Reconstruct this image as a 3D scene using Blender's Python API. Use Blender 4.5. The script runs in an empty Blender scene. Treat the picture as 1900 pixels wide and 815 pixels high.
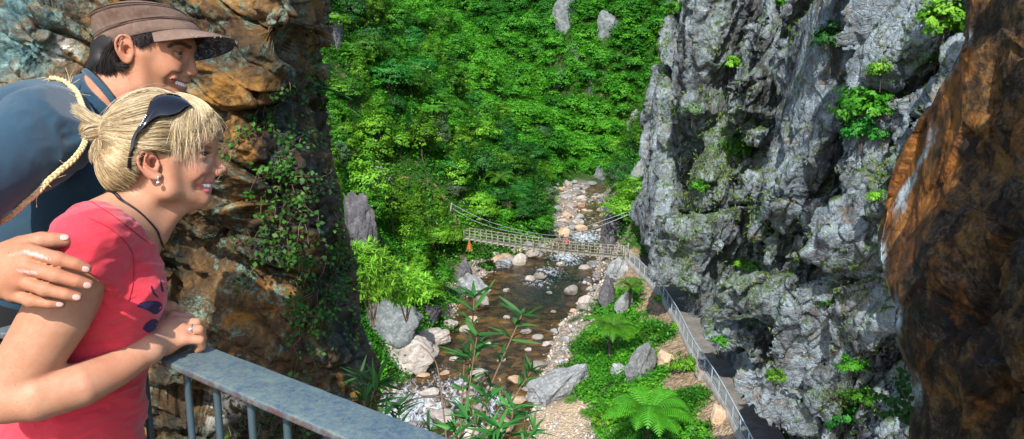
import bpy, math, random
import numpy as np
from mathutils import Vector, Matrix
from mathutils.bvhtree import BVHTree
random.seed(7)
RNG = np.random.default_rng(7)
SC = bpy.context.scene
COL = SC.collection
# ------------------------------------------------------------------ camera
FPX = 1491.0                      # focal length in photo pixels (photo 1900 x 815)
CAM = np.array([0.0, 0.0, 1.65])  # eye height above the lookout floor
PITCH = math.radians(11.6)
CP, SP = math.cos(PITCH), math.sin(PITCH)
cd = bpy.data.cameras.new('camera')
cam = bpy.data.objects.new('camera', cd)
COL.objects.link(cam)
cam.location = CAM
cam.rotation_euler = (math.radians(90) - PITCH, 0, 0)
cd.sensor_width = 36
cd.lens = 36 * FPX / 1900
cd.clip_start = 0.05
cd.clip_end = 3000
SC.camera = cam


def Q(px, py, t):
    """lens frame: x right, y depth, z up, in metres"""
    return np.array([(px - 950) / FPX * t, t, -(py - 407.5) / FPX * t])


def W(q):
    q = np.asarray(q, dtype=float)
    x, y, z = q[..., 0], q[..., 1], q[..., 2]
    return np.stack([x, y * CP + z * SP, z * CP - y * SP], -1) + CAM


def P(px, py, t):
    return W(Q(px, py, t))


def G(px, py, z):
    d = W(Q(px, py, 1.0)) - CAM
    return CAM + d * ((z - CAM[2]) / d[2])


# ------------------------------------------------------------------ numpy noise
def _hash(ix, iy, iz, seed):
    h = (ix.astype(np.int64) * 374761393 + iy.astype(np.int64) * 668265263 + iz.astype(np.int64) * 2147483647 + seed * 974634721) & 0xFFFFFFFF
    h = ((h ^ (h >> 13)) * 1274126177) & 0xFFFFFFFF
    h = ((h ^ (h >> 16)) * 2246822519) & 0xFFFFFFFF
    return (h ^ (h >> 15)) & 0xFFFFFFFF


def vnoise(p, seed=0):
    """smooth value noise, -1..1"""
    i = np.floor(p)
    f = p - i
    f = f * f * f * (f * (f * 6 - 15) + 10)
    i = i.astype(np.int64)
    r = 0
    for dx in (0, 1):
        wx = f[..., 0] if dx else 1 - f[..., 0]
        for dy in (0, 1):
            wy = f[..., 1] if dy else 1 - f[..., 1]
            for dz in (0, 1):
                wz = f[..., 2] if dz else 1 - f[..., 2]
                r = r + wx * wy * wz * (_hash(i[..., 0] + dx, i[..., 1] + dy, i[..., 2] + dz, seed) / 2147483647.5 - 1)
    return r


def fbm(p, oct=5, seed=0, gain=0.5, lac=2.03):
    a, s, r = 1.0, 0.0, 0
    p = np.asarray(p, dtype=float)
    for o in range(oct):
        r = r + a * vnoise(p + 17.3 * o, seed + o)
        s += a
        a *= gain
        p = p * lac
    return r / s


def ridged(p, oct=4, seed=0, gain=0.5):
    a, s, r = 1.0, 0.0, 0
    p = np.asarray(p, dtype=float)
    for o in range(oct):
        r = r + a * (1 - np.abs(vnoise(p + 11.1 * o, seed + o)) * 2)
        s += a
        a *= gain
        p = p * 2.1
    return r / s


def cells(p, seed=0):
    """Worley: F1, F2, and three random numbers of the nearest cell"""
    i = np.floor(p).astype(np.int64)
    n = p.shape[:-1]
    f1 = np.full(n, 9.0)
    f2 = np.full(n, 9.0)
    rid = np.zeros(n, dtype=np.int64)
    ctr = np.zeros(p.shape)
    for dx in (-1, 0, 1):
        for dy in (-1, 0, 1):
            for dz in (-1, 0, 1):
                c = i + np.array([dx, dy, dz])
                h = _hash(c[..., 0], c[..., 1], c[..., 2], seed)
                q = c + np.stack([(h & 1023) / 1023., ((h >> 10) & 1023) / 1023., ((h >> 20) & 1023) / 1023.], -1)
                d = np.sqrt(((q - p) ** 2).sum(-1))
                m = d < f1
                f2 = np.where(m, f1, np.minimum(f2, d))
                f1 = np.where(m, d, f1)
                rid = np.where(m, h, rid)
                ctr = np.where(m[..., None], q, ctr)
    r = _hash(rid, rid >> 7, rid >> 13, 5)
    return f1, f2, np.stack([(r & 1023) / 1023., ((r >> 10) & 1023) / 1023., ((r >> 20) & 1023) / 1023.], -1), ctr


def sstep(a, b, x):
    t = np.clip((x - a) / (b - a), 0, 1)
    return t * t * (3 - 2 * t)


def seg_dist2(V, pts):
    best = np.full(len(V), 1e6)
    for a, b in zip(pts[:-1], pts[1:]):
        ab = b - a
        t = np.clip(((V - a) @ ab) / (ab @ ab), 0, 1)
        best = np.minimum(best, np.linalg.norm(V - a - t[:, None] * ab, axis=1))
    return best


# ------------------------------------------------------------------ objects
def tag(o, label=None, cat=None, group=None, kind=None):
    if label: o['label'] = label
    if cat: o['category'] = cat
    if group: o['group'] = group
    if kind: o['kind'] = kind
    return o


def mesh_data(name, V, F, mats, smooth=True, attrs=None, midx=None):
    """V (n,3); F: an (m,k) array or a list of arrays / tuples"""
    me = bpy.data.meshes.new(name)
    V = np.asarray(V, dtype=np.float32)
    if isinstance(F, np.ndarray):
        Fs = [F]
    elif len(F) and isinstance(F[0], np.ndarray) and F[0].ndim == 2:
        Fs = F
    else:
        Fs = None
    if Fs is None:
        lens = np.array([len(f) for f in F], dtype=np.int32)
        loops = np.fromiter((i for f in F for i in f), dtype=np.int32)
    else:
        Fs = [f for f in Fs if len(f)]
        lens = np.concatenate([np.full(len(f), f.shape[1], dtype=np.int32) for f in Fs])
        loops = np.concatenate([f.ravel() for f in Fs]).astype(np.int32)
    starts = np.concatenate([[0], np.cumsum(lens)[:-1]]).astype(np.int32)
    me.vertices.add(len(V))
    me.vertices.foreach_set('co', V.ravel())
    me.loops.add(len(loops))
    me.loops.foreach_set('vertex_index', loops)
    me.polygons.add(len(lens))
    me.polygons.foreach_set('loop_start', starts)
    if smooth:
        me.polygons.foreach_set('use_smooth', np.ones(len(lens), dtype=bool))
    for m in (mats if isinstance(mats, (list, tuple)) else [mats]):
        me.materials.append(m)
    if midx is not None:
        me.polygons.foreach_set('material_index', np.asarray(midx, dtype=np.int32))
    me.update(calc_edges=True)
    for k, a in (attrs or {}).items():
        at = me.attributes.new(k, 'FLOAT', 'POINT')
        at.data.foreach_set('value', np.asarray(a, dtype=np.float32))
    return me


def link(name, me, parent=None, loc=None):
    o = bpy.data.objects.new(name, me)
    COL.objects.link(o)
    if loc is not None: o.location = loc
    if parent is not None: o.parent = parent
    return o


def mesh_obj(name, V, F, mats, parent=None, org=None, **k):
    """V in world coordinates; org = the world origin of the object (or of its parent)"""
    V = np.asarray(V, dtype=float)
    if org is not None:
        V = V - np.asarray(org)
    return link(name, mesh_data(name, V, F, mats, **k), parent, None if parent is not None else org)


def empty(name, loc, label, cat, group=None):
    o = bpy.data.objects.new(name, None)
    COL.objects.link(o)
    o.location = loc
    o.empty_display_size = 0.1
    return tag(o, label, cat, group)


def copy_tree(o, parent=None):
    c = o.copy()
    COL.objects.link(c)
    if parent is not None: c.parent = parent
    for ch in list(o.children):
        copy_tree(ch, c)
    return c


class MB:
    """collects pieces into one mesh"""
    def __init__(s):
        s.V, s.F, s.n = [], {3: [], 4: []}, 0

    def add(s, V, F):
        V = np.asarray(V, dtype=float)
        for f in (F if isinstance(F, list) else [F]):
            f = np.asarray(f)
            if len(f): s.F[f.shape[1]].append(f + s.n)
        s.V.append(V)
        s.n += len(V)

    def tube(s, pts, r, sides=6, cap=True):
        pts = np.asarray(pts, dtype=float)
        n = len(pts)
        r = np.broadcast_to(np.asarray(r, dtype=float), (n,))
        T = np.gradient(pts, axis=0)
        T /= np.linalg.norm(T, axis=1)[:, None] + 1e-12
        up = np.array([0, 0, 1.]) if abs(T[0][2]) < .9 else np.array([1., 0, 0])
        N = np.cross(T[0], up); N /= np.linalg.norm(N)
        Ns = []
        for i in range(n):
            N = N - T[i] * (N @ T[i]); N /= np.linalg.norm(N) + 1e-12
            Ns.append(N)
        Ns = np.array(Ns); B = np.cross(T, Ns)
        a = np.arange(sides) / sides * 2 * np.pi
        V = (pts[:, None] + r[:, None, None] * (np.cos(a)[None, :, None] * Ns[:, None] + np.sin(a)[None, :, None] * B[:, None])).reshape(-1, 3)
        i, j = np.meshgrid(np.arange(n - 1), np.arange(sides), indexing='ij')
        j2 = (j + 1) % sides
        F = np.stack([i * sides + j, i * sides + j2, (i + 1) * sides + j2, (i + 1) * sides + j], -1).reshape(-1, 4)
        s.add(V, F)
        if cap:
            for e in (0, n - 1):
                c = len(V) * 0 + sides * e
                ring = V[c:c + sides]
                cv = np.vstack([ring, pts[e][None]])
                k = np.arange(sides)
                s.add(cv, np.stack([k, (k + 1) % sides, np.full(sides, sides)], -1))
        return s

    def box(s, c, half, R=None, bevel=0):
        h = np.asarray(half, dtype=float)
        sg = np.array([[x, y, z] for x in (-1, 1) for y in (-1, 1) for z in (-1, 1)], dtype=float)
        V = sg * h
        if R is not None: V = V @ np.asarray(R).T
        s.add(V + np.asarray(c), np.array([[0, 1, 3, 2], [4, 6, 7, 5], [0, 4, 5, 1], [2, 3, 7, 6], [0, 2, 6, 4], [1, 5, 7, 3]]))
        return s

    def bar(s, a, b, w, h, up=(0, 0, 1)):
        a, b = np.asarray(a, float), np.asarray(b, float)
        d = b - a; L = np.linalg.norm(d); d /= L
        u = np.asarray(up, float); x = np.cross(d, u); x /= np.linalg.norm(x); u = np.cross(x, d)
        return s.box((a + b) / 2, (L / 2, w / 2, h / 2), np.stack([d, x, u], 1))

    def data(s, name, mats, **k):
        return mesh_data(name, np.vstack(s.V), [np.vstack(v) for v in s.F.values() if v], mats, **k)

    def build(s, name, mats, parent=None, org=None, **k):
        V = np.vstack(s.V)
        return mesh_obj(name, V, [np.vstack(v) for v in s.F.values() if v], mats, parent, org, **k)


# ------------------------------------------------------------------ implicit surfaces
class SDF:
    def __init__(s, lo, hi, h):
        s.h = h
        s.lo = np.asarray(lo, float)
        s.n = np.ceil((np.asarray(hi, float) - s.lo) / h).astype(int) + 1
        s.f = np.full(s.n, 0.1, dtype=np.float32)

    def like(s):
        o = object.__new__(SDF)
        o.h, o.lo, o.n = s.h, s.lo, s.n
        o.f = np.full(s.n, 0.1, dtype=np.float32)
        return o

    def region(s, lo, hi):
        a = np.clip(np.floor((np.asarray(lo) - s.lo) / s.h).astype(int), 0, s.n)
        b = np.clip(np.ceil((np.asarray(hi) - s.lo) / s.h).astype(int) + 1, 0, s.n)
        sl = tuple(slice(x, y) for x, y in zip(a, b))
        ax = [(s.lo[k] + s.h * np.arange(a[k], b[k])).astype(np.float32) for k in range(3)]
        return sl, ax[0][:, None, None], ax[1][None, :, None], ax[2][None, None, :]

    def op(s, sl, d, k, mode):
        f = s.f[sl]
        if mode == 'u':
            h = np.maximum(k - np.abs(f - d), 0) / k
            s.f[sl] = np.minimum(f, d) - h * h * k * .25
        elif mode == 's':
            d = -d
            h = np.maximum(k - np.abs(f - d), 0) / k
            s.f[sl] = np.maximum(f, d) + h * h * k * .25
        else:
            s.f[sl] = f + d

    def tube(s, pts, r, k=.01, mode='u', flat=None):
        """chain of tapered capsules; flat=(axis, factor) squashes the section along a unit axis"""
        pts = [np.asarray(p, float) for p in pts]
        r = list(np.broadcast_to(np.asarray(r, float), (len(pts),)))
        m = max(r) + k + .012
        A = np.array(pts)
        sl, X, Y, Z = s.region(A.min(0) - m, A.max(0) + m)
        best = None
        for (a, b, ra, rb) in zip(pts[:-1], pts[1:], r[:-1], r[1:]):
            ab = b - a
            L = ab @ ab + 1e-12
            t = np.clip(((X - a[0]) * ab[0] + (Y - a[1]) * ab[1] + (Z - a[2]) * ab[2]) / L, 0, 1)
            dx, dy, dz = X - a[0] - t * ab[0], Y - a[1] - t * ab[1], Z - a[2] - t * ab[2]
            q = dx * dx + dy * dy + dz * dz
            if flat is not None:
                n, fc = flat
                w = dx * n[0] + dy * n[1] + dz * n[2]
                q = q + w * w * (fc * fc - 1)
            d = np.sqrt(q) - (ra + (rb - ra) * t)
            best = d if best is None else np.minimum(best, d)
        s.op(sl, best.astype(np.float32), k, mode)

    def ell(s, c, r, R=None, k=.01, mode='u'):
        c = np.asarray(c, float)
        r = np.broadcast_to(np.asarray(r, float), (3,))
        m = max(r) + k + .012
        sl, X, Y, Z = s.region(c - m, c + m)
        x, y, z = X - c[0], Y - c[1], Z - c[2]
        if R is not None:
            R = np.asarray(R, float)   # rows = axes
            x, y, z = (R[i, 0] * x + R[i, 1] * y + R[i, 2] * z for i in range(3))
        k0 = np.sqrt((x / r[0]) ** 2 + (y / r[1]) ** 2 + (z / r[2]) ** 2)
        k1 = np.sqrt((x / r[0] ** 2) ** 2 + (y / r[1] ** 2) ** 2 + (z / r[2] ** 2) ** 2) + 1e-9
        s.op(sl, (k0 * (k0 - 1) / k1).astype(np.float32), k, mode)

    def plane(s, p, n, k=.002):
        """cut away the side the normal points to"""
        n = np.asarray(n, float) / np.linalg.norm(n)
        sl, X, Y, Z = s.region(s.lo, s.lo + s.h * s.n)
        s.op(sl, (-((X - p[0]) * n[0] + (Y - p[1]) * n[1] + (Z - p[2]) * n[2])).astype(np.float32), k, 's')

    def hit(s, px, py, t0=.9, t1=2.3):
        """first point of the surface under a photo pixel"""
        ts = np.arange(t0, t1, .0006)
        q = Q(px, py, 1.0) * ts[:, None]
        i = np.round((q - s.lo) / s.h).astype(int)
        ok = ((i >= 0) & (i < s.n)).all(1)
        v = np.where(ok, s.f[tuple(np.clip(i, 0, s.n - 1).T)], 1)
        k = np.argmax(v < 0)
        return q[k] if v[k] < 0 else None

    def coords(s):
        sl, X, Y, Z = s.region(s.lo, s.lo + s.h * s.n)
        return np.stack(np.broadcast_arrays(X, Y, Z), -1)

    def mesh(s):
        f = s.f
        n = np.array(f.shape)
        neg = f < 0
        c = np.zeros(n - 1, dtype=np.int8)
        for i in (0, 1):
            for j in (0, 1):
                for k in (0, 1):
                    c += neg[i:n[0] - 1 + i, j:n[1] - 1 + j, k:n[2] - 1 + k]
        act = (c > 0) & (c < 8)
        idx = np.argwhere(act)
        vid = np.full(n - 1, -1, dtype=np.int64)
        vid[act] = np.arange(len(idx))
        acc = np.zeros((len(idx), 3)); cnt = np.zeros(len(idx))
        cor = [(i, j, k) for i in (0, 1) for j in (0, 1) for k in (0, 1)]
        val = {o: f[idx[:, 0] + o[0], idx[:, 1] + o[1], idx[:, 2] + o[2]] for o in cor}
        for a in cor:
            for ax in range(3):
                if a[ax] == 0:
                    b = list(a); b[ax] = 1; b = tuple(b)
                    va, vb = val[a], val[b]
                    m = (va < 0) != (vb < 0)
                    t = np.where(m, va / np.where(m, va - vb, 1), 0)
                    p = np.tile(np.array(a, float), (len(idx), 1)); p[:, ax] = t
                    acc += p * m[:, None]; cnt += m
        V = (idx + acc / cnt[:, None]) * s.h + s.lo
        quads = []
        for ax in range(3):
            o1, o2 = [(1, 2), (2, 0), (0, 1)][ax]
            sh = n.copy(); sh[ax] -= 1
            A = [slice(0, n[0]), slice(0, n[1]), slice(0, n[2])]; B = list(A)
            A[ax] = slice(0, n[ax] - 1); B[ax] = slice(1, n[ax])
            A[o1] = B[o1] = slice(1, n[o1] - 1); A[o2] = B[o2] = slice(1, n[o2] - 1)
            na, nb = neg[tuple(A)], neg[tuple(B)]
            for flip, m in ((False, na & ~nb), (True, ~na & nb)):
                e = np.argwhere(m)
                e[:, o1] += 1; e[:, o2] += 1
                q = []
                for d1, d2 in ((-1, -1), (0, -1), (0, 0), (-1, 0)):
                    w = e.copy(); w[:, o1] += d1; w[:, o2] += d2
                    q.append(vid[w[:, 0], w[:, 1], w[:, 2]])
                q = np.stack(q, -1)
                quads.append(q[:, ::-1] if flip else q)
        return V, np.vstack(quads)


# ------------------------------------------------------------------ materials
class NT:
    def __init__(s, name):
        s.m = bpy.data.materials.new(name)
        s.m.use_nodes = True
        s.t = s.m.node_tree
        s.b = s.t.nodes['Principled BSDF']
        s.out = s.t.nodes['Material Output']
        s._co = None

    def n(s, typ, **kw):
        nd = s.t.nodes.new(typ)
        for k, v in kw.items():
            if hasattr(nd, k): setattr(nd, k, v)
            else: s.put(nd.inputs[k.replace('_', ' ')], v)
        return nd

    def put(s, sock, v):
        if isinstance(v, bpy.types.NodeSocket): s.t.links.new(v, sock)
        elif isinstance(v, bpy.types.Node): s.t.links.new(v.outputs[0], sock)
        else:
            if isinstance(v, (tuple, list)) and len(v) == 3 and sock.type == 'RGBA': v = (*v, 1)
            sock.default_value = v

    def co(s, kind='Object'):
        if s._co is None: s._co = s.t.nodes.new('ShaderNodeTexCoord')
        return s._co.outputs[kind]

    def pos(s):
        return s.t.nodes.new('ShaderNodeNewGeometry').outputs['Position']

    def noise(s, scale, detail=5, rough=.55, dist=0, co=None, st=None):
        nd = s.t.nodes.new('ShaderNodeTexNoise')
        v = co if co is not None else s.co()
        if st is not None:
            mp = s.t.nodes.new('ShaderNodeMapping'); mp.inputs['Scale'].default_value = st
            s.t.links.new(v, mp.inputs['Vector']); v = mp.outputs[0]
        s.t.links.new(v, nd.inputs['Vector'])
        nd.inputs['Scale'].default_value = scale; nd.inputs['Detail'].default_value = detail
        nd.inputs['Roughness'].default_value = rough; nd.inputs['Distortion'].default_value = dist
        return nd.outputs['Fac']

    def voro(s, scale, feature='F1', co=None, out='Distance', rand=1):
        nd = s.t.nodes.new('ShaderNodeTexVoronoi'); nd.feature = feature
        s.t.links.new(co if co is not None else s.co(), nd.inputs['Vector'])
        nd.inputs['Scale'].default_value = scale
        nd.inputs['Randomness'].default_value = rand
        return nd.outputs[out]

    def ramp(s, fac, stops, interp='LINEAR'):
        nd = s.t.nodes.new('ShaderNodeValToRGB')
        cr = nd.color_ramp; cr.interpolation = interp
        while len(cr.elements) < len(stops): cr.elements.new(.5)
        for e, (p, c) in zip(cr.elements, stops):
            e.position = p
            e.color = (c, c, c, 1) if not isinstance(c, (tuple, list)) else (*c, 1)
        s.put(nd.inputs[0], fac)
        return nd.outputs[0]

    def mix(s, fac, a, b, mode='MIX'):
        nd = s.t.nodes.new('ShaderNodeMix'); nd.data_type = 'RGBA'; nd.blend_type = mode
        s.put(nd.inputs[0], fac); s.put(nd.inputs[6], a); s.put(nd.inputs[7], b)
        return nd.outputs[2]

    def math(s, op, a, b=0.0, c=None):
        nd = s.t.nodes.new('ShaderNodeMath'); nd.operation = op
        s.put(nd.inputs[0], a); s.put(nd.inputs[1], b)
        if c is not None: s.put(nd.inputs[2], c)
        return nd.outputs[0]

    def attr(s, name):
        nd = s.t.nodes.new('ShaderNodeAttribute'); nd.attribute_name = name
        return nd.outputs['Fac']

    def nz(s):
        g = s.t.nodes.new('ShaderNodeNewGeometry')
        x = s.t.nodes.new('ShaderNodeSeparateXYZ'); s.t.links.new(g.outputs['Normal'], x.inputs[0])
        return x.outputs[2]

    def bump(s, h, strength=.5, dist=.01, prev=None):
        nd = s.t.nodes.new('ShaderNodeBump')
        s.put(nd.inputs['Height'], h); nd.inputs['Strength'].default_value = strength; nd.inputs['Distance'].default_value = dist
        if prev is not None: s.t.links.new(prev, nd.inputs['Normal'])
        s.t.links.new(nd.outputs[0], s.b.inputs['Normal'])
        return nd.outputs[0]

    def set(s, **k):
        for a, v in k.items():
            s.put(s.b.inputs[a.replace('_', ' ')], v)
        return s.m


def flat_mat(name, col, rough=.6, metal=0, **k):
    n = NT(name)
    v = n.noise(9, 4)
    c = n.mix(n.ramp(v, [(.3, 0.), (.7, 1.)]), tuple(x * .82 for x in col), tuple(min(x * 1.15, 1) for x in col))
    return n.set(Base_Color=c, Roughness=rough, Metallic=metal, **k)
# ================================================================== people
MM = .001


class Head:
    def __init__(s, px, py, t, yaw=0.0):
        s.H = Q(px, py, t)
        R = s.H / np.linalg.norm(s.H)
        F = np.array([1., 0, 0]) - R * R[0]
        F /= np.linalg.norm(F)
        U = np.cross(F, R)
        a = math.radians(yaw)
        s.F = math.cos(a) * F - math.sin(a) * R
        s.L = math.sin(a) * F + math.cos(a) * R
        s.U = U
        s.R = np.stack([s.F, s.L, s.U])

    def p(s, px, py, d=0.0, back=0.0):
        """the point of the plane d millimetres beyond the sagittal plane that stands at this photo pixel"""
        r = Q(px, py, 1.0)
        o = s.H + s.L * d * MM
        q = r * ((o @ s.L) / (r @ s.L))
        return q - s.F * back * MM

    def mir(s, q):
        return q - 2 * ((q - s.H) @ s.L) * s.L

    def both(s, q):
        return (q, s.mir(q))


def seg_dist(V, pts):
    best = np.full(len(V), 9.0)
    for a, b in zip(pts[:-1], pts[1:]):
        ab = b - a
        t = np.clip(((V - a) @ ab) / (ab @ ab), 0, 1)
        best = np.minimum(best, np.linalg.norm(V - a - t[:, None] * ab, axis=1))
    return best


def pix_dist(V, poly):
    """distance in photo pixels from each vertex to a line traced in the photo"""
    uv = np.stack([950 + FPX * V[:, 0] / V[:, 1], 407.5 - FPX * V[:, 2] / V[:, 1], np.zeros(len(V))], 1)
    return seg_dist2(uv, [np.array([*a, 0.]) for a in poly])


def lay_on(bv, pts, off):
    out = []
    for q in pts:
        loc, nn, _, dist = bv.find_nearest(Vector(q))
        loc, nn = np.array(loc), np.array(nn)
        out.append(q if (q - loc) @ nn > off and dist > off * 4 else loc + nn * off)
    return np.array(out)


def bvh(V, Fq):
    return BVHTree.FromPolygons([tuple(v) for v in V], [tuple(int(i) for i in x) for x in Fq])


def catmull(pts, n):
    p = np.asarray(pts, float)
    p = np.vstack([2 * p[0] - p[1], p, 2 * p[-1] - p[-2]])
    out = []
    m = len(p) - 3
    for u in np.linspace(0, m - 1e-6, n):
        i = int(u); t = u - i
        a, b, c, d = p[i:i + 4]
        out.append(.5 * (2 * b + (c - a) * t + (2 * a - 5 * b + 4 * c - d) * t * t + (3 * b - a - 3 * c + d) * t ** 3))
    return np.array(out)


def build_head(S, h, f):
    """f: dictionary of landmarks in photo pixels (+ lateral millimetres)"""
    p, R, F, L, U = h.p, h.R, h.F, h.L, h.U
    sx = f['sex']
    c = f['cranium']
    S.ell(p(*c[:2]), np.array(c[2:]) * MM, R, k=.01)
    S.ell(p(*f['fore'][:2]), np.array(f['fore'][2:]) * MM, R, k=.02)
    for q in h.both(p(*f['cheek'])): S.ell(q, np.array(f.get('cheek_r', (26, 20, 24))) * MM, R, k=.02)
    S.ell(p(*f['face'][:2]), np.array(f['face'][2:]) * MM, R, k=.02)
    S.tube([h.mir(p(*f['brow'][0])), h.mir(p(*f['brow'][1])), p(*f['brow'][1]), p(*f['brow'][0])], [.008, .009, .009, .008], k=.014)
    ja, ch = p(*f['jaw']), p(*f['chin'][:2])
    cr = f['chin'][2] * MM
    for q, sg in ((ja, -1), (h.mir(ja), 1)):
        S.tube([q, ch + L * sg * .010], [f.get('jaw_r', 16) * MM, cr * .95], k=.022)
        S.tube([p(f['jaw'][0] + 2, f['jaw'][1] - 55, sg * 60), q], [.014, .013], k=.02)
    S.ell(ch, (cr, cr * 1.35, cr), R, k=.012)
    # mouth and muzzle
    for k_ in ('midface', 'muzzle', 'mouthbox'): S.ell(p(*f[k_][:2]), np.array(f[k_][2:]) * MM, R, k=.014)
    # eyes
    inw = -F * .72 + L * .55; inw /= np.linalg.norm(inw)
    e = S.hit(*f['eye'][:2])
    e = p(*f['eye'], back=11) if e is None or np.linalg.norm(e - p(*f['eye'])) > .03 else e + inw * f.get('eye_in', .0125)
    for q in h.both(e): S.ell(q + F * .0150 + (q - h.H) @ L * L * .10, (.015, .018, .0115), R, k=.013, mode='s')
    for q in h.both(e): S.ell(q, .0133, R, k=.004)
    def on_eye(px, py):
        d = Q(px, py, 1.0); d = d / np.linalg.norm(d)
        b = d @ e; c = e @ e - .0130 ** 2; D = b * b - c
        return d * (b - math.sqrt(D)) if D > 0 else (lambda q: e + (q - e) / np.linalg.norm(q - e) * .0130)(d * b)
    ap = catmull([on_eye(*v[:2]) for v in f['aperture']], 7)
    rad = np.array([.0012, .0030, .0042, .0045, .0042, .0030, .0012]) * f.get('eye_open', 1)
    for m in (False, True):
        a = np.array([h.mir(x) for x in ap]) if m else ap
        S.tube(list(a), rad, k=.0012, mode='s')
    # nose
    nb, nm, nt = (p(*f[k]) for k in ('nasion', 'bridge', 'tip'))
    r1, r2, r3 = f.get('nose_r', (6, 6.5, 8.5))
    S.tube([nb - F * r1 * MM, nm - F * r2 * MM, nt - F * r3 * MM], [r1 * MM, r2 * MM, r3 * MM], k=.010)
    for q in h.both(p(*f['ala'])):
        S.ell(q, (.0085, .0062, .0068), R, k=.006)
    al = p(*f['ala'])
    for q in h.both(p(*f['ala'])): S.tube([q, nt - F * r3 * MM * 1.1 + ((q - h.H) @ L) * L * .35], [.0058, r3 * .75 * MM], k=.006)
    for q in h.both(nt * .5 + (al - (al - h.H) @ L * L) * .5 - L * .0065 - U * .0065 - F * .004):
        S.ell(q, (.0034, .0018, .0024), R, k=.002, mode='s')
    # smile fold, lips
    mc = p(*f['corner'])
    sf = lambda v: (lambda q, g: g if q is None or np.linalg.norm(q - g) > .045 else q)(S.hit(*v[:2]), p(*v[:2], -12))
    ulp = [sf(v) for v in f['lip_up']]; llp = [sf(v) for v in f['lip_lo']]
    for m in (False, True):
        g = (lambda x: h.mir(x)) if m else (lambda x: x)
        S.tube([g(sf(v)) for v in f['fold']], [.0014, .0026, .0026, .0014], k=.008, mode='s')
    ul, ll = p(*f['upper'], back=4), p(*f['lower'], back=5)
    mid = lambda q: q - ((q - h.H) @ L) * L
    up = catmull(ulp + [mid(ul)] + [h.mir(q) for q in ulp[::-1]], 15)
    lo = catmull(llp + [mid(ll)] + [h.mir(q) for q in llp[::-1]], 15)
    w = np.sin(np.linspace(.12, np.pi - .12, 15))
    S.tube(list(up), .0014 + .0028 * w * f.get('lip', 1), k=.004)
    S.tube(list(lo), .0014 + .0036 * w * f.get('lip', 1), k=.004)
    md = up * .52 + lo * .48
    ph = np.radians(62) * np.linspace(-1, 1, 15)
    outw = np.cos(ph)[:, None] * F + np.sin(ph)[:, None] * L
    S.tube(list(md + outw * .003), .0008 + .0032 * w * f['open'], k=.0012, mode='s')
    S.tube(list(md - outw * .001), .0008 + .0034 * w * f['open'], k=.0012, mode='s')
    # ear
    he = [p(*v) for v in f['helix']]
    for m in (False, True):
        g = (lambda x: h.mir(x)) if m else (lambda x: x)
        S.tube([g(x) for x in catmull(he, 14)], [.0030] * 11 + [.0036, .0042, .004], k=.003)
        a, b = he[0], he[-1]
        cc = sum(he) / len(he)
        S.ell(g(cc + F * .003 + L * .0035), np.array(f['ear_r']) * MM, R, k=.005)
        S.ell(g(p(*f['concha'])), (.0075, .006, .010), R, k=.004, mode='s')
        S.tube([g(x) for x in catmull([p(*v) for v in f['antihelix']], 6)], .0022, k=.003)
        S.ell(g(p(*f['tragus'])), (.004, .0032, .0055), R, k=.004)
    return dict(eye=e, ap=ap, up=up, lo=lo, md=md, w=w, out=outw)


def skin_mat(name, base, red, freckle, sss=.12):
    n = NT(name)
    blot = n.noise(14, 4, .6)
    c = n.mix(n.ramp(n.math('ADD', n.math('MULTIPLY', blot, .6), n.math('MULTIPLY', n.noise(70, 4, .7), .4)), [(.38, 0.), (.62, 1.)]), base, tuple(np.array(base) * np.array([.92, .74, .68])))
    fr = n.ramp(n.noise(230, 2, .5), [(.62, 0.), (.72, 1.)])
    fr = n.math('MULTIPLY', fr, n.ramp(n.noise(9, 2), [(.42, 0.), (.62, freckle)]))
    c = n.mix(fr, c, tuple(np.array(base) * np.array([.62, .5, .42])))
    c = n.mix(n.attr('flush'), c, red)
    c = n.mix(n.attr('lip'), c, tuple(np.array([.50, .15, .14])))
    hair = n.math('MULTIPLY', n.attr('brow'), n.ramp(n.noise(420, 2, .5, st=(.25, 1, 1)), [(.28, .55), (.5, 1.)]))
    c = n.mix(hair, c, (.03, .018, .012))
    c = n.mix(n.attr('pale'), c, (.72, .50, .50))
    c = n.mix(n.attr('scab'), c, (.08, .02, .03))
    n.bump(n.math('ADD', n.noise(320, 3, .6), n.math('MULTIPLY', n.voro(260), .6)), .24, .0007)
    n.b.inputs['Subsurface Radius'].default_value = (.6, .25, .12)
    n.b.inputs['Subsurface Scale'].default_value = .006
    return n.set(Base_Color=c, Roughness=n.ramp(n.noise(60, 4, .7), [(.3, .46), (.7, .66)]), Specular_IOR_Level=.28, Subsurface_Weight=sss * .5)


def fabric_mat(name, col, col2, weave=900, heather=60):
    n = NT(name)
    a = n.noise(heather * 8, 3, .7, st=(1, 1, 3))
    b = n.noise(5, 4, .6)
    c = n.mix(n.ramp(a, [(.3, 0.), (.7, 1.)]), col, col2)
    c = n.mix(n.ramp(b, [(.35, 0.), (.7, .35)]), c, tuple(np.array(col) * .7))
    n.bump(n.math('ADD', n.noise(weave, 2, .5), n.math('MULTIPLY', n.noise(45, 3), .7)), .35, .0014)
    n.b.inputs['Sheen Weight'].default_value = .25
    n.b.inputs['Sheen Roughness'].default_value = .5
    return n.set(Base_Color=c, Roughness=.9, Specular_IOR_Level=.15)


def hair_mat(name, dark, mid, light, rough=.38):
    n = NT(name)
    v = n.math('ADD', n.math('MULTIPLY', n.attr('rnd'), .75), n.math('MULTIPLY', n.noise(30, 3), .35))
    c = n.ramp(v, [(.18, dark), (.54, mid), (.98, light)])
    c = n.mix(n.attr('root'), c, dark)
    return n.set(Base_Color=c, Roughness=rough, Specular_IOR_Level=.5)


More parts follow.
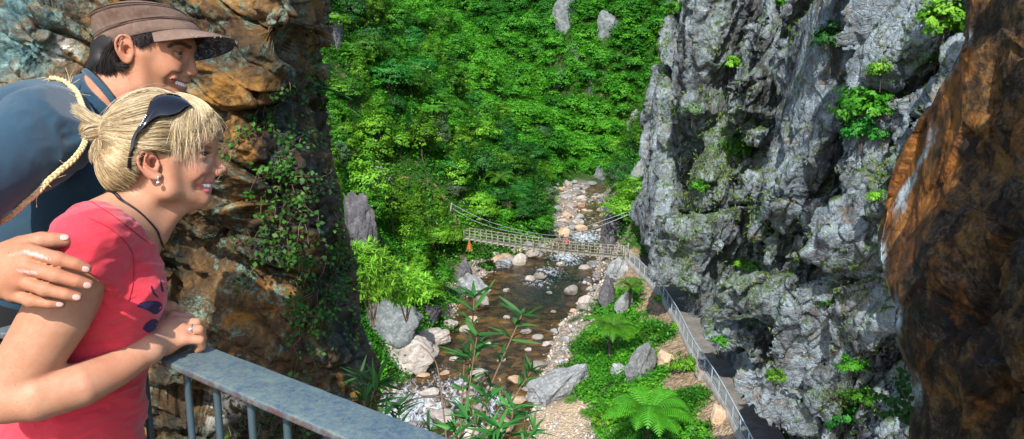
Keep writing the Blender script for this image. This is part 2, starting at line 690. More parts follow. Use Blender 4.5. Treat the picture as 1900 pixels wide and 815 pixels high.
M_skin_w = skin_mat('fair_skin', (.45, .245, .155), (.52, .15, .11), .5)
M_skin_m = skin_mat('tanned_skin', (.42, .21, .125), (.46, .14, .085), .9)
M_red = fabric_mat('red_jersey', (.56, .024, .045), (.68, .06, .085))
M_blue = fabric_mat('blue_jersey', (.014, .044, .076), (.038, .084, .125))
M_denim = fabric_mat('denim', (.03, .05, .11), (.08, .12, .2))
M_black = flat_mat('black_cloth', (.008, .008, .009), .8)
M_cord = flat_mat('black_cord', (.006, .006, .008), .5)
M_blonde = hair_mat('blonde_hair', (.085, .046, .016), (.46, .32, .15), (.88, .77, .54))
M_dark_hair = hair_mat('black_hair', (.006, .004, .004), (.012, .008, .007), (.035, .022, .018), .58)
M_teeth = flat_mat('teeth', (.82, .80, .74), .25)
M_mouth = flat_mat('mouth_inside', (.10, .015, .015), .5)
M_nail = flat_mat('finger_nail', (.58, .34, .30), .28)
M_silver = flat_mat('silver', (.75, .75, .78), .22, 1)
M_gem = flat_mat('gem', (.55, .60, .75), .08, .4)
M_shades = NT('sunglass_plastic').set(Base_Color=(.006, .005, .007), Roughness=.07, Coat_Weight=.6)
M_print = flat_mat('dark_blue_print', (.022, .012, .06), .8)


def eye_mat():
    n = NT('eye')
    a = n.attr('ang')
    c = n.ramp(a, [(0., (.004, .003, .003)), (.10, (.006, .004, .003)), (.13, (.045, .026, .012)), (.27, (.03, .018, .01)), (.30, (.42, .37, .34)), (1., (.45, .36, .33))])
    return n.set(Base_Color=c, Roughness=.06, Coat_Weight=1.0)


M_eye = eye_mat()


def sphere_grid(c, r, R=None, n=16):
    u, v = np.meshgrid(np.linspace(0, np.pi, n), np.linspace(0, 2 * np.pi, 2 * n, endpoint=False), indexing='ij')
    D = np.stack([np.cos(u), np.sin(u) * np.cos(v), np.sin(u) * np.sin(v)], -1).reshape(-1, 3)
    r = np.broadcast_to(np.asarray(r, float), (3,))
    V = D * r
    if R is not None: V = V @ np.asarray(R)
    i, j = np.meshgrid(np.arange(n - 1), np.arange(2 * n), indexing='ij')
    j2 = (j + 1) % (2 * n)
    Fq = np.stack([i * 2 * n + j, (i + 1) * 2 * n + j, (i + 1) * 2 * n + j2, i * 2 * n + j2], -1).reshape(-1, 4)
    return V + np.asarray(c), Fq, D


def add_eyes(h, L, parent, org):
    for q, m in ((L['eye'], 0), (h.mir(L['eye']), 1)):
        V, Fq, D = sphere_grid(q, .0119, h.R, 18)
        mesh_obj('eye', W(V), Fq, M_eye, parent, org, attrs={'ang': np.arccos(np.clip(D @ np.array([.88, (-.46 if m == 0 else -.10), -.08]), -1, 1)) / np.pi})


def add_teeth(h, L, parent, org, up=.0006):
    md = L['md']
    arc = catmull(list(md - L['out'] * .0036), 60)
    arc = arc + h.U * up
    S = SDF(arc.min(0) - .012, arc.max(0) + .012, .0007)
    d = np.concatenate([[0], np.cumsum(np.linalg.norm(np.diff(arc, axis=0), axis=1))])
    mid = d[-1] / 2
    offs, x = [], 0
    for w in (8.2, 6.4, 7.2, 6.6, 6.4): offs.append((x + w / 2, w)); x += w
    for sg in (-1, 1):
        for o, w in offs:
            s = mid + sg * o * MM
            if s < .006 or s > d[-1] - .006: continue
            c = np.array([np.interp(s, d, arc[:, k]) for k in range(3)])
            tg = np.array([np.interp(s + .002, d, arc[:, k]) for k in range(3)]) - c
            tg /= np.linalg.norm(tg)
            nn = np.cross(h.U, tg)
            S.ell(c, (w * .57 * MM, .0035, .0056), np.stack([tg, nn, h.U]), k=.0016)
    V, Fq = S.mesh()
    mesh_obj('teeth', W(V), Fq, M_teeth, parent, org)


def strand_mesh(curves, rnd, root=None, rad=.0007, sides=3, taper=.35):
    """all curves have the same number of points"""
    C = np.asarray(curves, float)
    n, m, _ = C.shape
    T = np.gradient(C, axis=1)
    T /= np.linalg.norm(T, axis=2)[..., None] + 1e-12
    up = np.array([.3, -1, .2])
    N = np.cross(T, up); N /= np.linalg.norm(N, axis=2)[..., None] + 1e-12
    B = np.cross(T, N)
    r = np.broadcast_to(np.asarray(rad, float), (n,))[:, None] * (taper + (1 - taper) * np.sin(np.linspace(.35, np.pi - .15, m)))[None]
    a = np.arange(sides) / sides * 2 * np.pi
    V = C[:, :, None] + r[:, :, None, None] * (np.cos(a)[None, None, :, None] * N[:, :, None] + np.sin(a)[None, None, :, None] * B[:, :, None])
    k, i, j = np.meshgrid(np.arange(n), np.arange(m - 1), np.arange(sides), indexing='ij')
    j2 = (j + 1) % sides
    b = k * m * sides
    Fq = np.stack([b + i * sides + j, b + i * sides + j2, b + (i + 1) * sides + j2, b + (i + 1) * sides + j], -1).reshape(-1, 4)
    at = {'rnd': np.repeat(rnd, m * sides)}
    rt = np.zeros(m) if root is None else root
    at['root'] = np.tile(np.repeat(rt, sides), n)
    return V.reshape(-1, 3), Fq, at


def push_out(C, c, r, R, off):
    """keep points outside an ellipsoid grown by off"""
    d = (C - c) @ R.T
    rr = np.asarray(r) + off
    k = np.sqrt(((d / rr) ** 2).sum(-1))
    s = np.where(k < 1, 1 / np.maximum(k, .05), 1)
    return c + (d * s[..., None]) @ R


def family(h, guides, n, m=12, jit=.002, jit_end=None, rs=None, cut=0.0):
    """strands between neighbouring guides (each a list of (px, py, d))"""
    rs = rs or RNG
    g = np.array([catmull([h.p(*v) for v in q], m) for q in guides])
    out = []
    for _ in range(n):
        u = rs.random() * (len(g) - 1)
        i = min(int(u), len(g) - 2); t = u - i
        c = g[i] * (1 - t) + g[i + 1] * t
        if cut:
            k = np.linspace(0, (m - 1) * (1 - cut * rs.random() ** 1.5), m)
            c = np.stack([np.interp(k, range(m), c[:, q]) for q in range(3)], 1)
        a = rs.normal(size=3) * jit
        b = rs.normal(size=3) * (jit if jit_end is None else jit_end)
        w = np.linspace(0, 1, m)[:, None]
        wob = np.sin(np.linspace(0, rs.uniform(2, 6), m) + rs.uniform(0, 6))[:, None] * rs.normal(size=3) * jit * .5
        out.append(c + a * (1 - w) + b * w + wob)
    return out


def finger(S, pts, r, k=.004):
    S.tube(pts, r, k=k)


def nail(pos, d, n, w=.0055, l=.0065):
    """small domed plate: d along the finger, n outward"""
    d = d / np.linalg.norm(d); n = n - d * (n @ d); n /= np.linalg.norm(n); b = np.cross(d, n)
    V, Fq, D = sphere_grid(pos, (l, w, .0016), np.stack([d, b, n]), 8)
    return V, Fq


# ------------------------------------------------------------------ the woman
def make_woman():
    org = np.array([-.62, 1.30, 0.0])
    root = empty('person', org, 'blonde woman in a red t-shirt leaning on the handrail, sunglasses on her hair', 'person')
    h = Head(300, 290, 1.46)
    p = h.p
    T = 1.46
    # ---- body: one continuous surface
    S = SDF(Q(-130, 880, 1.46) + (-.02, -.40, -.03), Q(430, 165, 1.46) + (.02, .42, .02), .0024)
    f = dict(sex='f', cranium=(297, 262, 92, 71, 77), fore=(352, 256, 46, 55, 42), face=(342, 300, 46, 53, 54), cheek=(357, 318, -36), cheek_r=(24, 18, 21),
             brow=[(377, 277, -34), (391, 275, -10)], jaw=(313, 352, -50), jaw_r=13, chin=(373, 367.5, 12.8), midface=(376, 308, 17, 21, 27), muzzle=(376, 331, 20, 23, 17), mouthbox=(371, 348, 17, 22, 17),
             eye=(381, 288, -31), aperture=[(368, 288), (374, 286.5), (380, 287), (385, 289), (388, 291)], eye_open=.52,
             nasion=(399.5, 280), bridge=(409, 296), tip=(420, 315), ala=(402.5, 320, -10.5), nose_r=(5.5, 5.5, 6.6),
             corner=(371.5, 341, -26), upper=(399, 336.5), lower=(392.5, 352), open=.62, lip=.66,
             fold=[(395, 326), (378, 329), (366, 339), (366, 348)], lip_up=[(371, 341), (377, 338.5), (386, 336.5), (394, 335.5)], lip_lo=[(371, 341), (375, 347), (382, 353), (388, 354)],
             helix=[(281, 303, -72), (285, 289, -76), (272, 280, -80), (259, 286, -83), (255.5, 298, -83), (260, 311, -81), (270, 321, -78), (281, 329, -75), (291, 331, -73), (297, 326, -71)],
             ear_r=(15, 4.0, 23), concha=(284, 304, -76), antihelix=[(272, 287, -80), (268, 298, -81), (274, 310, -79), (286, 315, -76)], tragus=(292, 307, -73))
    L = build_head(S, h, f)
    S.tube([p(292, 330), p(262, 372), p(218, 425)], [.046, .045, .050], k=.03)
    S.tube([p(345, 372), p(318, 396), p(286, 425)], [.016, .018, .03], k=.03)   # throat

    def torso(S, g):
        R = h.R
        S.ell(p(190, 535, 25), (.098 + g, .135 + g, .150 + g), R, k=.03)
        S.ell(p(205, 450), (.066 + g, .125 + g, .072 + g), R, k=.05)
        for d in (-55, 80): S.ell(p(238, 556, d), (.046 + g, .052 + g, .058 + g), R, k=.05)
        S.ell(p(150, 700, 40), (.106 + g, .112 + g, .165 + g), R, k=.05)
        S.ell(p(120, 850, 45), (.118 + g, .130 + g, .14 + g), R, k=.05)
        S.tube([p(168, 438, -140), p(222, 428, -40), p(222, 428, 40), p(170, 436, 148)], [.044 + g, .036 + g, .036 + g, .044 + g], k=.04)

    torso(S, -.004)
    # near arm (photo left, towards the camera), elbow bent, hand on the rail
    sh, el = Q(148, 478, 1.31), Q(14, 733, 1.285)
    S.tube([sh, Q(104, 588, 1.29), el], [.053, .0515, .044], k=.03)
    wr = Q(277, 648, 1.405)
    S.tube([el, Q(70, 733, 1.285), Q(150, 714, 1.315), Q(215, 685, 1.36), wr], [.043, .041, .0365, .0305, .0240], k=.008)
    # near hand, closed over the rail
    kn = {'little': (342, 629, 1.452), 'ring': (338, 613, 1.462), 'middle': (332, 600, 1.478), 'index': (322, 590, 1.497)}
    S.tube([wr, Q(302, 632, 1.447)], [.0245, .024], k=.01)
    for a in kn.values():
        S.tube([Q(296, 638, 1.447) * .8 + Q(*a) * .2, Q(*a)], [.019, .0118], k=.014)
    S.ell(Q(312, 616, 1.465), (.028, .026, .017), k=.016)
    fing = {'little': [(342, 629, 1.452), (371, 631, 1.458), (375, 643, 1.470), (366, 650, 1.482)],
            'ring': [(338, 613, 1.462), (369, 612, 1.470), (376, 628, 1.484), (368, 642, 1.494)],
            'middle': [(332, 600, 1.478), (364, 600, 1.487), (374, 616, 1.502), (367, 634, 1.512)],
            'index': [(322, 590, 1.497), (352, 591, 1.508), (364, 607, 1.522), (358, 626, 1.53)]}
    for nme, r in (('little', .0080), ('ring', .0088), ('middle', .0092), ('index', .0090)):
        S.tube([Q(*a) for a in fing[nme]], [r * 1.18, r * 1.06, r * .92, r * .78], k=.0035)
    S.tube([Q(300, 620, 1.485), Q(322, 618, 1.52), Q(345, 632, 1.53)], [.013, .011, .009], k=.01)   # thumb under the palm
    # far arm
    fs = p(160, 462, 150)
    S.tube([fs, p(120, 640, 205), p(215, 640, 140), Q(268, 606, 1.56)], [.05, .04, .036, .024], k=.012)
    S.tube([Q(268, 606, 1.56), Q(300, 577, 1.55), Q(318, 572, 1.55)], [.024, .018, .0125], k=.012)
    for i, (a, b, c) in enumerate([((318, 570, 1.555), (334, 580, 1.565), (340, 600, 1.57)), ((314, 568, 1.57), (332, 576, 1.585), (340, 596, 1.59)), ((310, 568, 1.585), (328, 574, 1.60), (338, 594, 1.60)), ((308, 576, 1.545), (322, 588, 1.55), (334, 606, 1.555))]):
        S.tube([Q(*a), Q(*b), Q(*c)], [.0105, .0088, .0074], k=.004)
    S.tube([Q(290, 590, 1.54), Q(304, 604, 1.53), Q(312, 616, 1.53)], [.011, .0095, .008], k=.008)
    V, Fq = S.mesh()
    bodybv = bvh(V, Fq)
    dl = np.minimum(seg_dist(V, L['up']) - .0042, seg_dist(V, L['lo']) - .0050)
    inner = ((V - L['md'].mean(0)) @ h.F)
    lip = sstep(.0010, -.0006, dl)
    VM = V - 2 * ((V - h.H) @ h.L)[:, None] * h.L
    bpl = [(364, 279), (372, 273.5), (383, 272), (392, 275)]
    brow = np.zeros(len(V))
    for v_ in (V, VM): brow = np.maximum(brow, sstep(3.0, .8, pix_dist(v_, bpl)) * .5 * ((v_ - h.H) @ h.L < -.008) * ((v_ - h.H) @ h.F > .03))
    lash = sstep(.0016, .0006, seg_dist(V, L['ap'] + h.U * .0036)) * .95
    brow = np.maximum(brow, lash)
    flush = .34 * sstep(.030, .004, np.linalg.norm(V - p(360, 320, -45), axis=1)) + .42 * sstep(.014, .003, np.linalg.norm(V - p(416, 318, 0), axis=1)) \
        + .4 * sstep(.03, .01, np.linalg.norm(V - p(270, 303, -80), axis=1)) + .25 * sstep(.02, .004, np.minimum(seg_dist(V, [Q(*a) for a in kn.values()]), 1))
    tan = sstep(.02, .10, np.linalg.norm(V - Q(320, 610, 1.46), axis=1)) * sstep(480, 560, 407.5 - V[:, 2] / V[:, 1] * FPX)
    body = mesh_obj('body', W(V), Fq, M_skin_w, root, org, attrs={'lip': lip, 'brow': brow, 'flush': np.clip(flush, 0, .6)})
    add_eyes(h, L, root, org)
    add_teeth(h, L, root, org)
    # lashes
    mb = MB()
    for t in np.linspace(.05, .85, 13):
        a = L['ap'][0] * 0 + np.array([np.interp(t * 6, range(7), L['ap'][:, k]) for k in range(3)]) + h.U * .0034
        mb.tube([a, a + h.F * .004 + h.U * .0008 - h.L * .001, a + h.F * .0068 + h.U * .0030 - h.L * .0015], [.0005, .0004, .0002], 3, False)
    mb.V = [W(v) for v in mb.V]
    mb.build('eyelashes', M_black, root, org)
    # ---- shirt
    S = SDF(Q(-130, 880, 1.46) + (-.03, -.40, -.03), Q(320, 350, 1.46) + (.04, .42, .02), .0034)
    torso(S, .004)
    ax = (Q(104, 588, 1.29) - sh); ax /= np.linalg.norm(ax)
    pre = S.f.copy()
    for sgn in (0, 1):
        a, b = (sh, sh + ax * .075) if sgn == 0 else (fs, fs + (p(120, 640, 205) - fs) * .4)
        S2 = S.like()
        S2.tube([a - (b - a) * .3, a, b + (b - a) * .4], [.058, .0605, .0635], k=.01)
        if sgn == 0:
            nn = Q(203, 520, 1.29) - Q(100, 459, 1.27)
            nrm = np.cross(nn, Q(150, 490, 1.0)); nrm *= -np.sign(nrm[2])
            S2.plane(Q(163, 492, 1.26), nrm, .003)
        else:
            S2.plane(b, b - a, .003)
        kk = .02
        hh = np.maximum(kk - np.abs(S.f - S2.f), 0) / kk
        S.f = np.minimum(S.f, S2.f) - hh * hh * kk * .25
    X = S.coords()
    band = np.abs(S.f) < .03
    q = X[band]
    fold = ridged(np.stack([q[:, 0] * 9 + q[:, 2] * 7, q[:, 1] * 7, q[:, 2] * 26 - q[:, 0] * 9], -1), 3, 3)
    arm = sstep(.20, .05, np.linalg.norm(q - Q(205, 540, 1.33), axis=1))
    big = vnoise(np.stack([q[:, 0] * 8, q[:, 1] * 8, q[:, 2] * 20], -1), 8)
    waist = sstep(600, 760, 407.5 - q[:, 2] / q[:, 1] * FPX)
    S.f[band] -= (fold * (.0035 + .0095 * arm + .007 * waist) + big * (.004 + .006 * waist)).astype(np.float32)
    ndir = np.array([77., 0, 110.]); ndir /= np.linalg.norm(ndir)
    S.plane(p(215, 404, -60), h.F * .58 + h.U * .72 + h.L * .38, .004)
    S.plane(Q(100, 835, 1.46), np.array([-.12, 0, -1.]), .006)
    V, Fq = S.mesh()
    shirt = mesh_obj('t_shirt', W(V), Fq, M_red, root, org)
    # collar rib and sleeve seam as stitched bands
    bv = BVHTree.FromPolygons([tuple(v) for v in V], [tuple(int(i) for i in x) for x in Fq])

    def onshirt(px, py, off=.0008):
        d = Vector(Q(px, py, 1.0)).normalized()
        loc, n, _, _ = bv.ray_cast(Vector((0, 0, 0)), d)
        return None if loc is None else np.array(loc) + np.array(n) * off * (1 if n @ -d > 0 else -1)

    M_seam = flat_mat('red_seam', (.42, .012, .03), .9)
    for px_pts in ([(168, 374), (215, 405), (262, 441), (276, 453)], [(165, 405), (205, 425), (243, 465), (247, 520), (238, 560)]):
        pts = [x for x in (onshirt(*v) for v in catmull([(*v, 0) for v in px_pts], 40)[:, :2]) if x is not None]
        if len(pts) > 3:
            m = MB().tube(pts, .0007, 5); m.V = [W(v) for v in m.V]
            m.build('seam', M_seam, shirt, org)
    # printed motif on the chest: dark wings, laid on the cloth
    for poly in ([(253, 569), (262, 561), (280, 558), (296, 561), (300, 572), (288, 583), (272, 575)], [(264, 610), (270, 600), (282, 592), (292, 595), (288, 608), (276, 617)],
                 [(281, 530), (285, 541), (292, 550), (293, 553), (284, 545), (279, 534)], [(296, 517), (300, 528), (303, 541), (300, 541), (297, 530)]):
        ctr = np.mean(poly, 0)
        ring = catmull([(*v, 0) for v in poly + [poly[0]]], 30)[:-1, :2]
        rows = []
        for s in (0.02, .35, .7, 1.0):
            rows.append([onshirt(*(ctr + (v - ctr) * s), off=.0011) for v in ring])
        if any(x is None for r_ in rows for x in r_): continue
        Vp = np.array(rows).reshape(-1, 3); m = len(ring)
        i, j = np.meshgrid(np.arange(3), np.arange(m), indexing='ij'); j2 = (j + 1) % m
        mesh_obj('print', W(Vp), np.stack([i * m + j, (i + 1) * m + j, (i + 1) * m + j2, i * m + j2], -1).reshape(-1, 4), M_print, shirt, org)
    # ---- jeans down to the floor
    S = SDF(Q(60, 850, 1.46) + (-.55, -.35, -.80), Q(60, 850, 1.46) + (.35, .35, .15), .008)
    hip = p(112, 880, 45)
    S.ell(hip, (.122, .138, .14), h.R, k=.03)
    flo = lambda q, z: q + np.array([0, -SP, -CP]) * 0 + np.array([0, -SP * 0, 0])
    up = np.array([0, SP, CP])          # world up in the lens frame
    zw = lambda q: W(q)[2]
    feet = []
    for d in (-35, 125):
        a = p(112, 890, d)
        kn_ = a - up * (zw(a) * .50) + h.F * .05
        an = a - up * (zw(a) - .09) - h.F * .06
        S.tube([a, kn_, an], [.085, .062, .048], k=.03)
        feet.append(an)
    V, Fq = S.mesh()
    mesh_obj('jeans', W(V), Fq, M_denim, root, org)
    for an in feet:
        S = SDF(an - .22, an + .22, .006)
        g = an - up * .045
        S.tube([g - h.F * .04, g + h.F * .08, g + h.F * .17], [.042, .042, .032], k=.02)
        V, Fq = S.mesh()
        mesh_obj('shoe', W(V), Fq, M_black, root, org)
    # ---- hair
    cc, cr = p(297, 262), np.array([92, 71, 77]) * MM
    lo_, hi_ = p(150, 380) - .12, p(420, 160) + .12
    lo_, hi_ = np.minimum(lo_, hi_), np.maximum(lo_, hi_)
    A = SDF(lo_, hi_, .003)
    A.ell(cc + h.U * .002 - h.F * .001, cr + .0065, h.R, k=.01)
    A.ell(p(343, 224), (.046, .055, .038), h.R, k=.02)
    A.plane(p(393, 214), np.cross(p(393, 214) - p(308, 292, 0), h.L) * 1.0 if (np.cross(p(393, 214) - p(308, 292), h.L) @ (h.F - h.U)) > 0 else -np.cross(p(393, 214) - p(308, 292), h.L), .006)
    A.ell(p(279, 306, -82), (.023, .030, .030), h.R, k=.006, mode='s')
    B = A.like()
    B.ell(p(243, 296), (.054, .062, .052), h.R, k=.02)
    B.ell(p(226, 318), (.034, .050, .038), h.R, k=.02)
    B.plane(p(251, 300), h.F * .95 - h.U * .30, .004)
    kk = .012
    hh = np.maximum(kk - np.abs(A.f - B.f), 0) / kk
    A.f = np.minimum(A.f, B.f) - hh * hh * kk * .25
    A.tube([p(212, 244), p(186, 240)], [.016, .014], k=.012)
    A.ell(p(172, 240), (.023, .022, .017), h.R, k=.012)
    A.tube([p(188, 240), p(166, 222), p(146, 206)], [.012, .011, .006], k=.01)
    V, Fq = A.mesh()
    hair = mesh_obj('hair', W(V), Fq, M_blonde, root, org, attrs={'rnd': np.full(len(V), .22), 'root': np.full(len(V), .45)})
    tie = (203, 245, 0)
    hbv = BVHTree.FromPolygons([tuple(v) for v in V], [tuple(int(i) for i in x) for x in Fq])
    cur, rnd = [], []

    def fam(g, n, jit=.0018, je=None, tone=(0.0, 1.0), m=12, off=(.0004, .0036), push=True, cut=0.0):
        c = np.array(family(h, g, n, m, jit, je, cut=cut))
        o = RNG.uniform(*off, n)
        for a_ in range(n):
            for b_ in range(m):
                if not push and b_ > m - 4: continue
                loc, nn, _, dist = hbv.find_nearest(Vector(c[a_, b_]))
                if dist > .03: continue
                loc, nn = np.array(loc), np.array(nn)
                s_ = (c[a_, b_] - loc) @ nn
                if s_ < o[a_]: c[a_, b_] = loc + nn * o[a_]
        cur.extend(list(c)); rnd.extend(list(RNG.uniform(*tone, n)))
    # combed back over the crown and the side to the tie
    fam([[(352, 192, 10), (300, 172, 25), (245, 185, 22), (206, 240, 3)], [(352, 194, -10), (300, 174, -12), (240, 195, -20), (205, 243, -4)],
         [(345, 205, -38), (300, 196, -55), (245, 216, -45), (206, 245, -7)], [(335, 232, -62), (295, 232, -80), (250, 244, -62), (208, 248, -9)],
         [(325, 262, -74), (290, 262, -88), (250, 262, -70), (208, 251, -9)], [(312, 285, -77), (285, 276, -90), (250, 275, -72), (207, 253, -8)]], 2600, .0022, .0022)
    fam([[(352, 192, 10), (300, 172, 25), (245, 185, 22), (206, 240, 3)], [(340, 225, 60), (300, 225, 82), (245, 236, 55), (206, 245, 6)], [(318, 285, 77), (285, 270, 88), (250, 268, 70), (206, 250, 6)]], 300, .0022, .0022)
    # behind the ear and the nape, swept up
    fam([[(258, 286, -80), (238, 280, -66), (208, 252, -8)], [(252, 318, -70), (228, 300, -62), (206, 254, -8)], [(246, 338, -56), (218, 318, -56), (203, 256, -7)],
         [(228, 348, -42), (202, 330, -42), (200, 256, -5)], [(205, 350, -20), (189, 325, -16), (198, 256, 0)], [(200, 345, 12), (188, 318, 14), (198, 255, 3)]], 1500, .0028, .0022, (0.0, .70), push=False)
    fam([[(258, 282, -84), (240, 274, -70), (207, 250, -8)], [(256, 296, -82), (232, 290, -68), (207, 252, -8)], [(246, 306, -72), (222, 300, -62), (204, 254, -8)], [(230, 322, -58), (206, 306, -46), (201, 255, -6)]], 1100, .0025, .0022, (.15, .85), push=False)
    # fringe
    fam([[(346, 198, -30), (325, 230, -66), (322, 262, -76), (314, 292, -77)], [(348, 197, -26), (334, 228, -62), (334, 262, -74), (336, 296, -73)],
         [(350, 196, -22), (347, 226, -56), (348, 256, -68), (345, 292, -68)], [(352, 196, -18), (362, 222, -45), (366, 250, -56), (360, 278, -60)],
         [(354, 196, -12), (376, 216, -36), (378, 238, -46), (370, 258, -52)]], 700, .0026, .0075, (.30, 1.0), off=(.001, .006), cut=.58)
    fam([[(354, 196, -12), (380, 214, -32), (390, 240, -40), (383, 258, -44)], [(356, 196, -6), (390, 214, -22), (396, 236, -26), (394, 252, -26)],
         [(357, 196, 0), (391, 213, -6), (403, 240, -6), (404, 258, -6)], [(357, 196, 6), (391, 214, 16), (403, 240, 16), (401, 258, 16)]], 700, .0022, .0050, (.30, 1.0), off=(.001, .006), cut=.55)
    fam([[(332, 190, 0), (352, 192, 0), (383, 206, 0), (402, 238, 0)], [(330, 190, 14), (355, 192, 16), (386, 208, 18), (402, 240, 20)], [(325, 195, 40), (350, 200, 46), (380, 220, 50), (396, 262, 50)]], 700, .0026, .0045, (.30, 1.0), off=(.0004, .006))
    fam([[(332, 190, -2), (352, 192, -4), (383, 206, -6), (402, 238, -6)], [(330, 192, -16), (354, 196, -20), (384, 212, -26), (397, 240, -26)], [(328, 196, -28), (350, 204, -38), (374, 226, -48), (384, 258, -48)]], 800, .0026, .0045, (.30, 1.0), off=(.0004, .006))
    # bun and loose ends
    fam([[(206, 243, -10), (184, 228, -16), (160, 210, -10), (137, 198, -4)], [(206, 245, -14), (182, 236, -22), (160, 222, -18), (142, 208, -6)], [(204, 247, 4), (180, 222, 10), (158, 206, 8), (140, 194, 4)]], 380, .0025, .004, (.2, 1.), push=False)
    fam([[(203, 246, -12), (180, 232, -24), (158, 238, -20), (156, 250, -6)], [(203, 250, -10), (182, 248, -22), (164, 252, -16), (156, 244, -2)], [(202, 252, -4), (186, 258, -14), (168, 258, -8), (158, 250, 4)]], 480, .0028, .004, (.25, 1.), push=False)
    fam([[(202, 252, -10), (186, 258, -20), (176, 275, -18), (184, 304, -14)], [(201, 254, -8), (178, 262, -18), (168, 282, -14), (172, 298, -10)], [(208, 258, -12), (194, 272, -30), (184, 290, -26), (182, 304, -20)]], 170, .0025, .0035, (.3, 1.), push=False)
    # fly-away hairs
    fam([[(345, 190, 0), (290, 165, 0), (230, 180, 0), (190, 225, 0)], [(345, 195, -30), (290, 168, -25), (225, 190, -30), (190, 240, -10)]], 26, .005, .008, (.4, 1.), push=False)
    Vs, Fs, at = strand_mesh(cur, np.array(rnd), root=np.linspace(.15, 0, 12), rad=RNG.uniform(.00020, .00048, len(cur)))
    mesh_obj('strands', W(Vs), Fs, M_blonde, hair, org, attrs=at)
    m = MB()
    a = np.linspace(0, 2 * np.pi, 20)
    cT = p(203, 246)
    dirT = (p(190, 242) - p(212, 247)); dirT /= np.linalg.norm(dirT)
    b1 = np.cross(dirT, h.L); b1 /= np.linalg.norm(b1)
    m.tube(cT + .0165 * (np.cos(a)[:, None] * b1 + np.sin(a)[:, None] * h.L), .0032, 6, False)
    m.V = [W(v) for v in m.V]
    m.build('hair_tie', M_cord, hair, org)
    # ---- earring, necklace, ring
    m = MB()
    e0 = p(293, 327, -75)
    m.tube([e0 - h.L * .003 + h.U * .001, e0 - h.L * .005 - h.U * .001, e0 - h.L * .004 - h.U * .008], .0006, 5)
    V, Fq, _ = sphere_grid(e0 - h.L * .004 - h.U * .0115, .0042, None, 8); m.add(V, Fq)
    m.V = [W(v) for v in m.V]
    m.build('earring', M_silver, root, org)
    m = MB()
    for o in (0, 4.5):
        m.tube(lay_on(bodybv, catmull([p(196, 360, 10), p(209 + o, 356, -34), p(222 + o, 370, -54), p(240 + o, 394, -58), p(258 + o, 418, -44), p(273 + o * .6, 437, -18), p(283, 446, 12), p(262, 425, 48), p(222, 375, 54), p(200, 358, 20)], 60), .0022), .0015, 5)
    m.V = [W(v) for v in m.V]
    m.build('necklace', M_cord, root, org)
    m = MB()
    for c, d in ((Q(357, 612, 1.467), Q(369, 612, 1.470) - Q(338, 613, 1.462)),):
        d = d / np.linalg.norm(d); b1 = np.cross(d, [0, 0, 1.]); b1 /= np.linalg.norm(b1); b2 = np.cross(d, b1)
        m.tube(c + .0100 * (np.cos(a)[:, None] * b1 + np.sin(a)[:, None] * b2), .0012, 5, False)
        st = c - np.array([0, .0104, -.002])
    m.V = [W(v) for v in m.V]
    rg = m.build('ring', M_silver, root, org)
    V, Fq, _ = sphere_grid(st, (.0034, .003, .0034), None, 6)
    mesh_obj('gem', W(V), Fq, M_gem, rg, org, smooth=False)
    # ---- sunglasses, pushed up on the hair
    org2 = W(p(300, 190, 0))
    sg = empty('sunglasses', org2, 'large glossy black wraparound sunglasses pushed up on the blonde hair', 'sunglasses')

    def surf(px, py, off):
        d = Q(px, py, 1.0); d = d / np.linalg.norm(d)
        o = -cc
        rr = cr + off
        oo, dd = (h.R @ o) / rr, (h.R @ d) / rr
        A_, B_, C_ = dd @ dd, 2 * oo @ dd, oo @ oo - 1
        D_ = B_ * B_ - 4 * A_ * C_
        t = (-B_ - math.sqrt(max(D_, 0))) / (2 * A_)
        return d * t
    top = catmull([(356, 195, 0), (342, 182, 0), (318, 173.5, 0), (294, 176, 0), (279, 188, 0), (272, 208, 0), (262, 228, 0), (253, 246, 0)], 24)[:, :2]
    bot = catmull([(357, 198, 0), (348, 203, 0), (330, 213, 0), (312, 218, 0), (296, 219, 0), (283, 228, 0), (270, 241, 0), (256, 248, 0)], 24)[:, :2]
    for mir_ in (False, True):
        rows = []
        for t in np.linspace(0, 1, 9):
            q = top * (1 - t) + bot * t
            bul = .006 * math.sin(math.pi * t)
            rows.append([surf(*v, .019 + bul) for v in q])
        G_ = np.array(rows)
        cen = cc
        Vo = G_.reshape(-1, 3)
        Vi = cen + (Vo - cen) * .975
        if mir_:
            Vo = np.array([h.mir(x) for x in Vo]); Vi = np.array([h.mir(x) for x in Vi])
        na, nb_ = G_.shape[:2]
        i, j = np.meshgrid(np.arange(na - 1), np.arange(nb_ - 1), indexing='ij')
        q4 = np.stack([i * nb_ + j, (i + 1) * nb_ + j, (i + 1) * nb_ + j + 1, i * nb_ + j + 1], -1).reshape(-1, 4)
        N = na * nb_
        rim = [k for k in range(nb_)] + [k * nb_ + nb_ - 1 for k in range(1, na)] + [(na - 1) * nb_ + k for k in range(nb_ - 2, -1, -1)] + [k * nb_ for k in range(na - 2, 0, -1)]
        rim = np.array(rim); r2 = np.roll(rim, -1)
        side = np.stack([rim, r2, r2 + N, rim + N], -1)
        mesh_obj('lens', W(np.vstack([Vo, Vi])), np.vstack([q4, q4[:, ::-1] + N, side]), M_shades, sg, org2)
        g = (lambda x: h.mir(x)) if mir_ else (lambda x: x)
        m = MB()
        m.tube([g(x) for x in catmull([surf(262, 236, .018), surf(250, 256, .017), p(246, 275, -84), p(241, 297, -79), p(240, 312, -76)], 14)], np.linspace(.0046, .0034, 14), 8)
        m.V = [W(v) for v in m.V]
        ta = m.build('temple_arm', M_shades, sg, org2)
        m = MB()
        for t in np.linspace(0, 1, 6):
            a_, b_ = surf(272 - 10 * t - 2, 214 + 18 * t, .0205), surf(284 - 12 * t, 218 + 18 * t, .0205)
            m.tube([g(a_), g((a_ + b_) / 2 + (a_ - cc) * .008), g(b_)], .0008, 5)
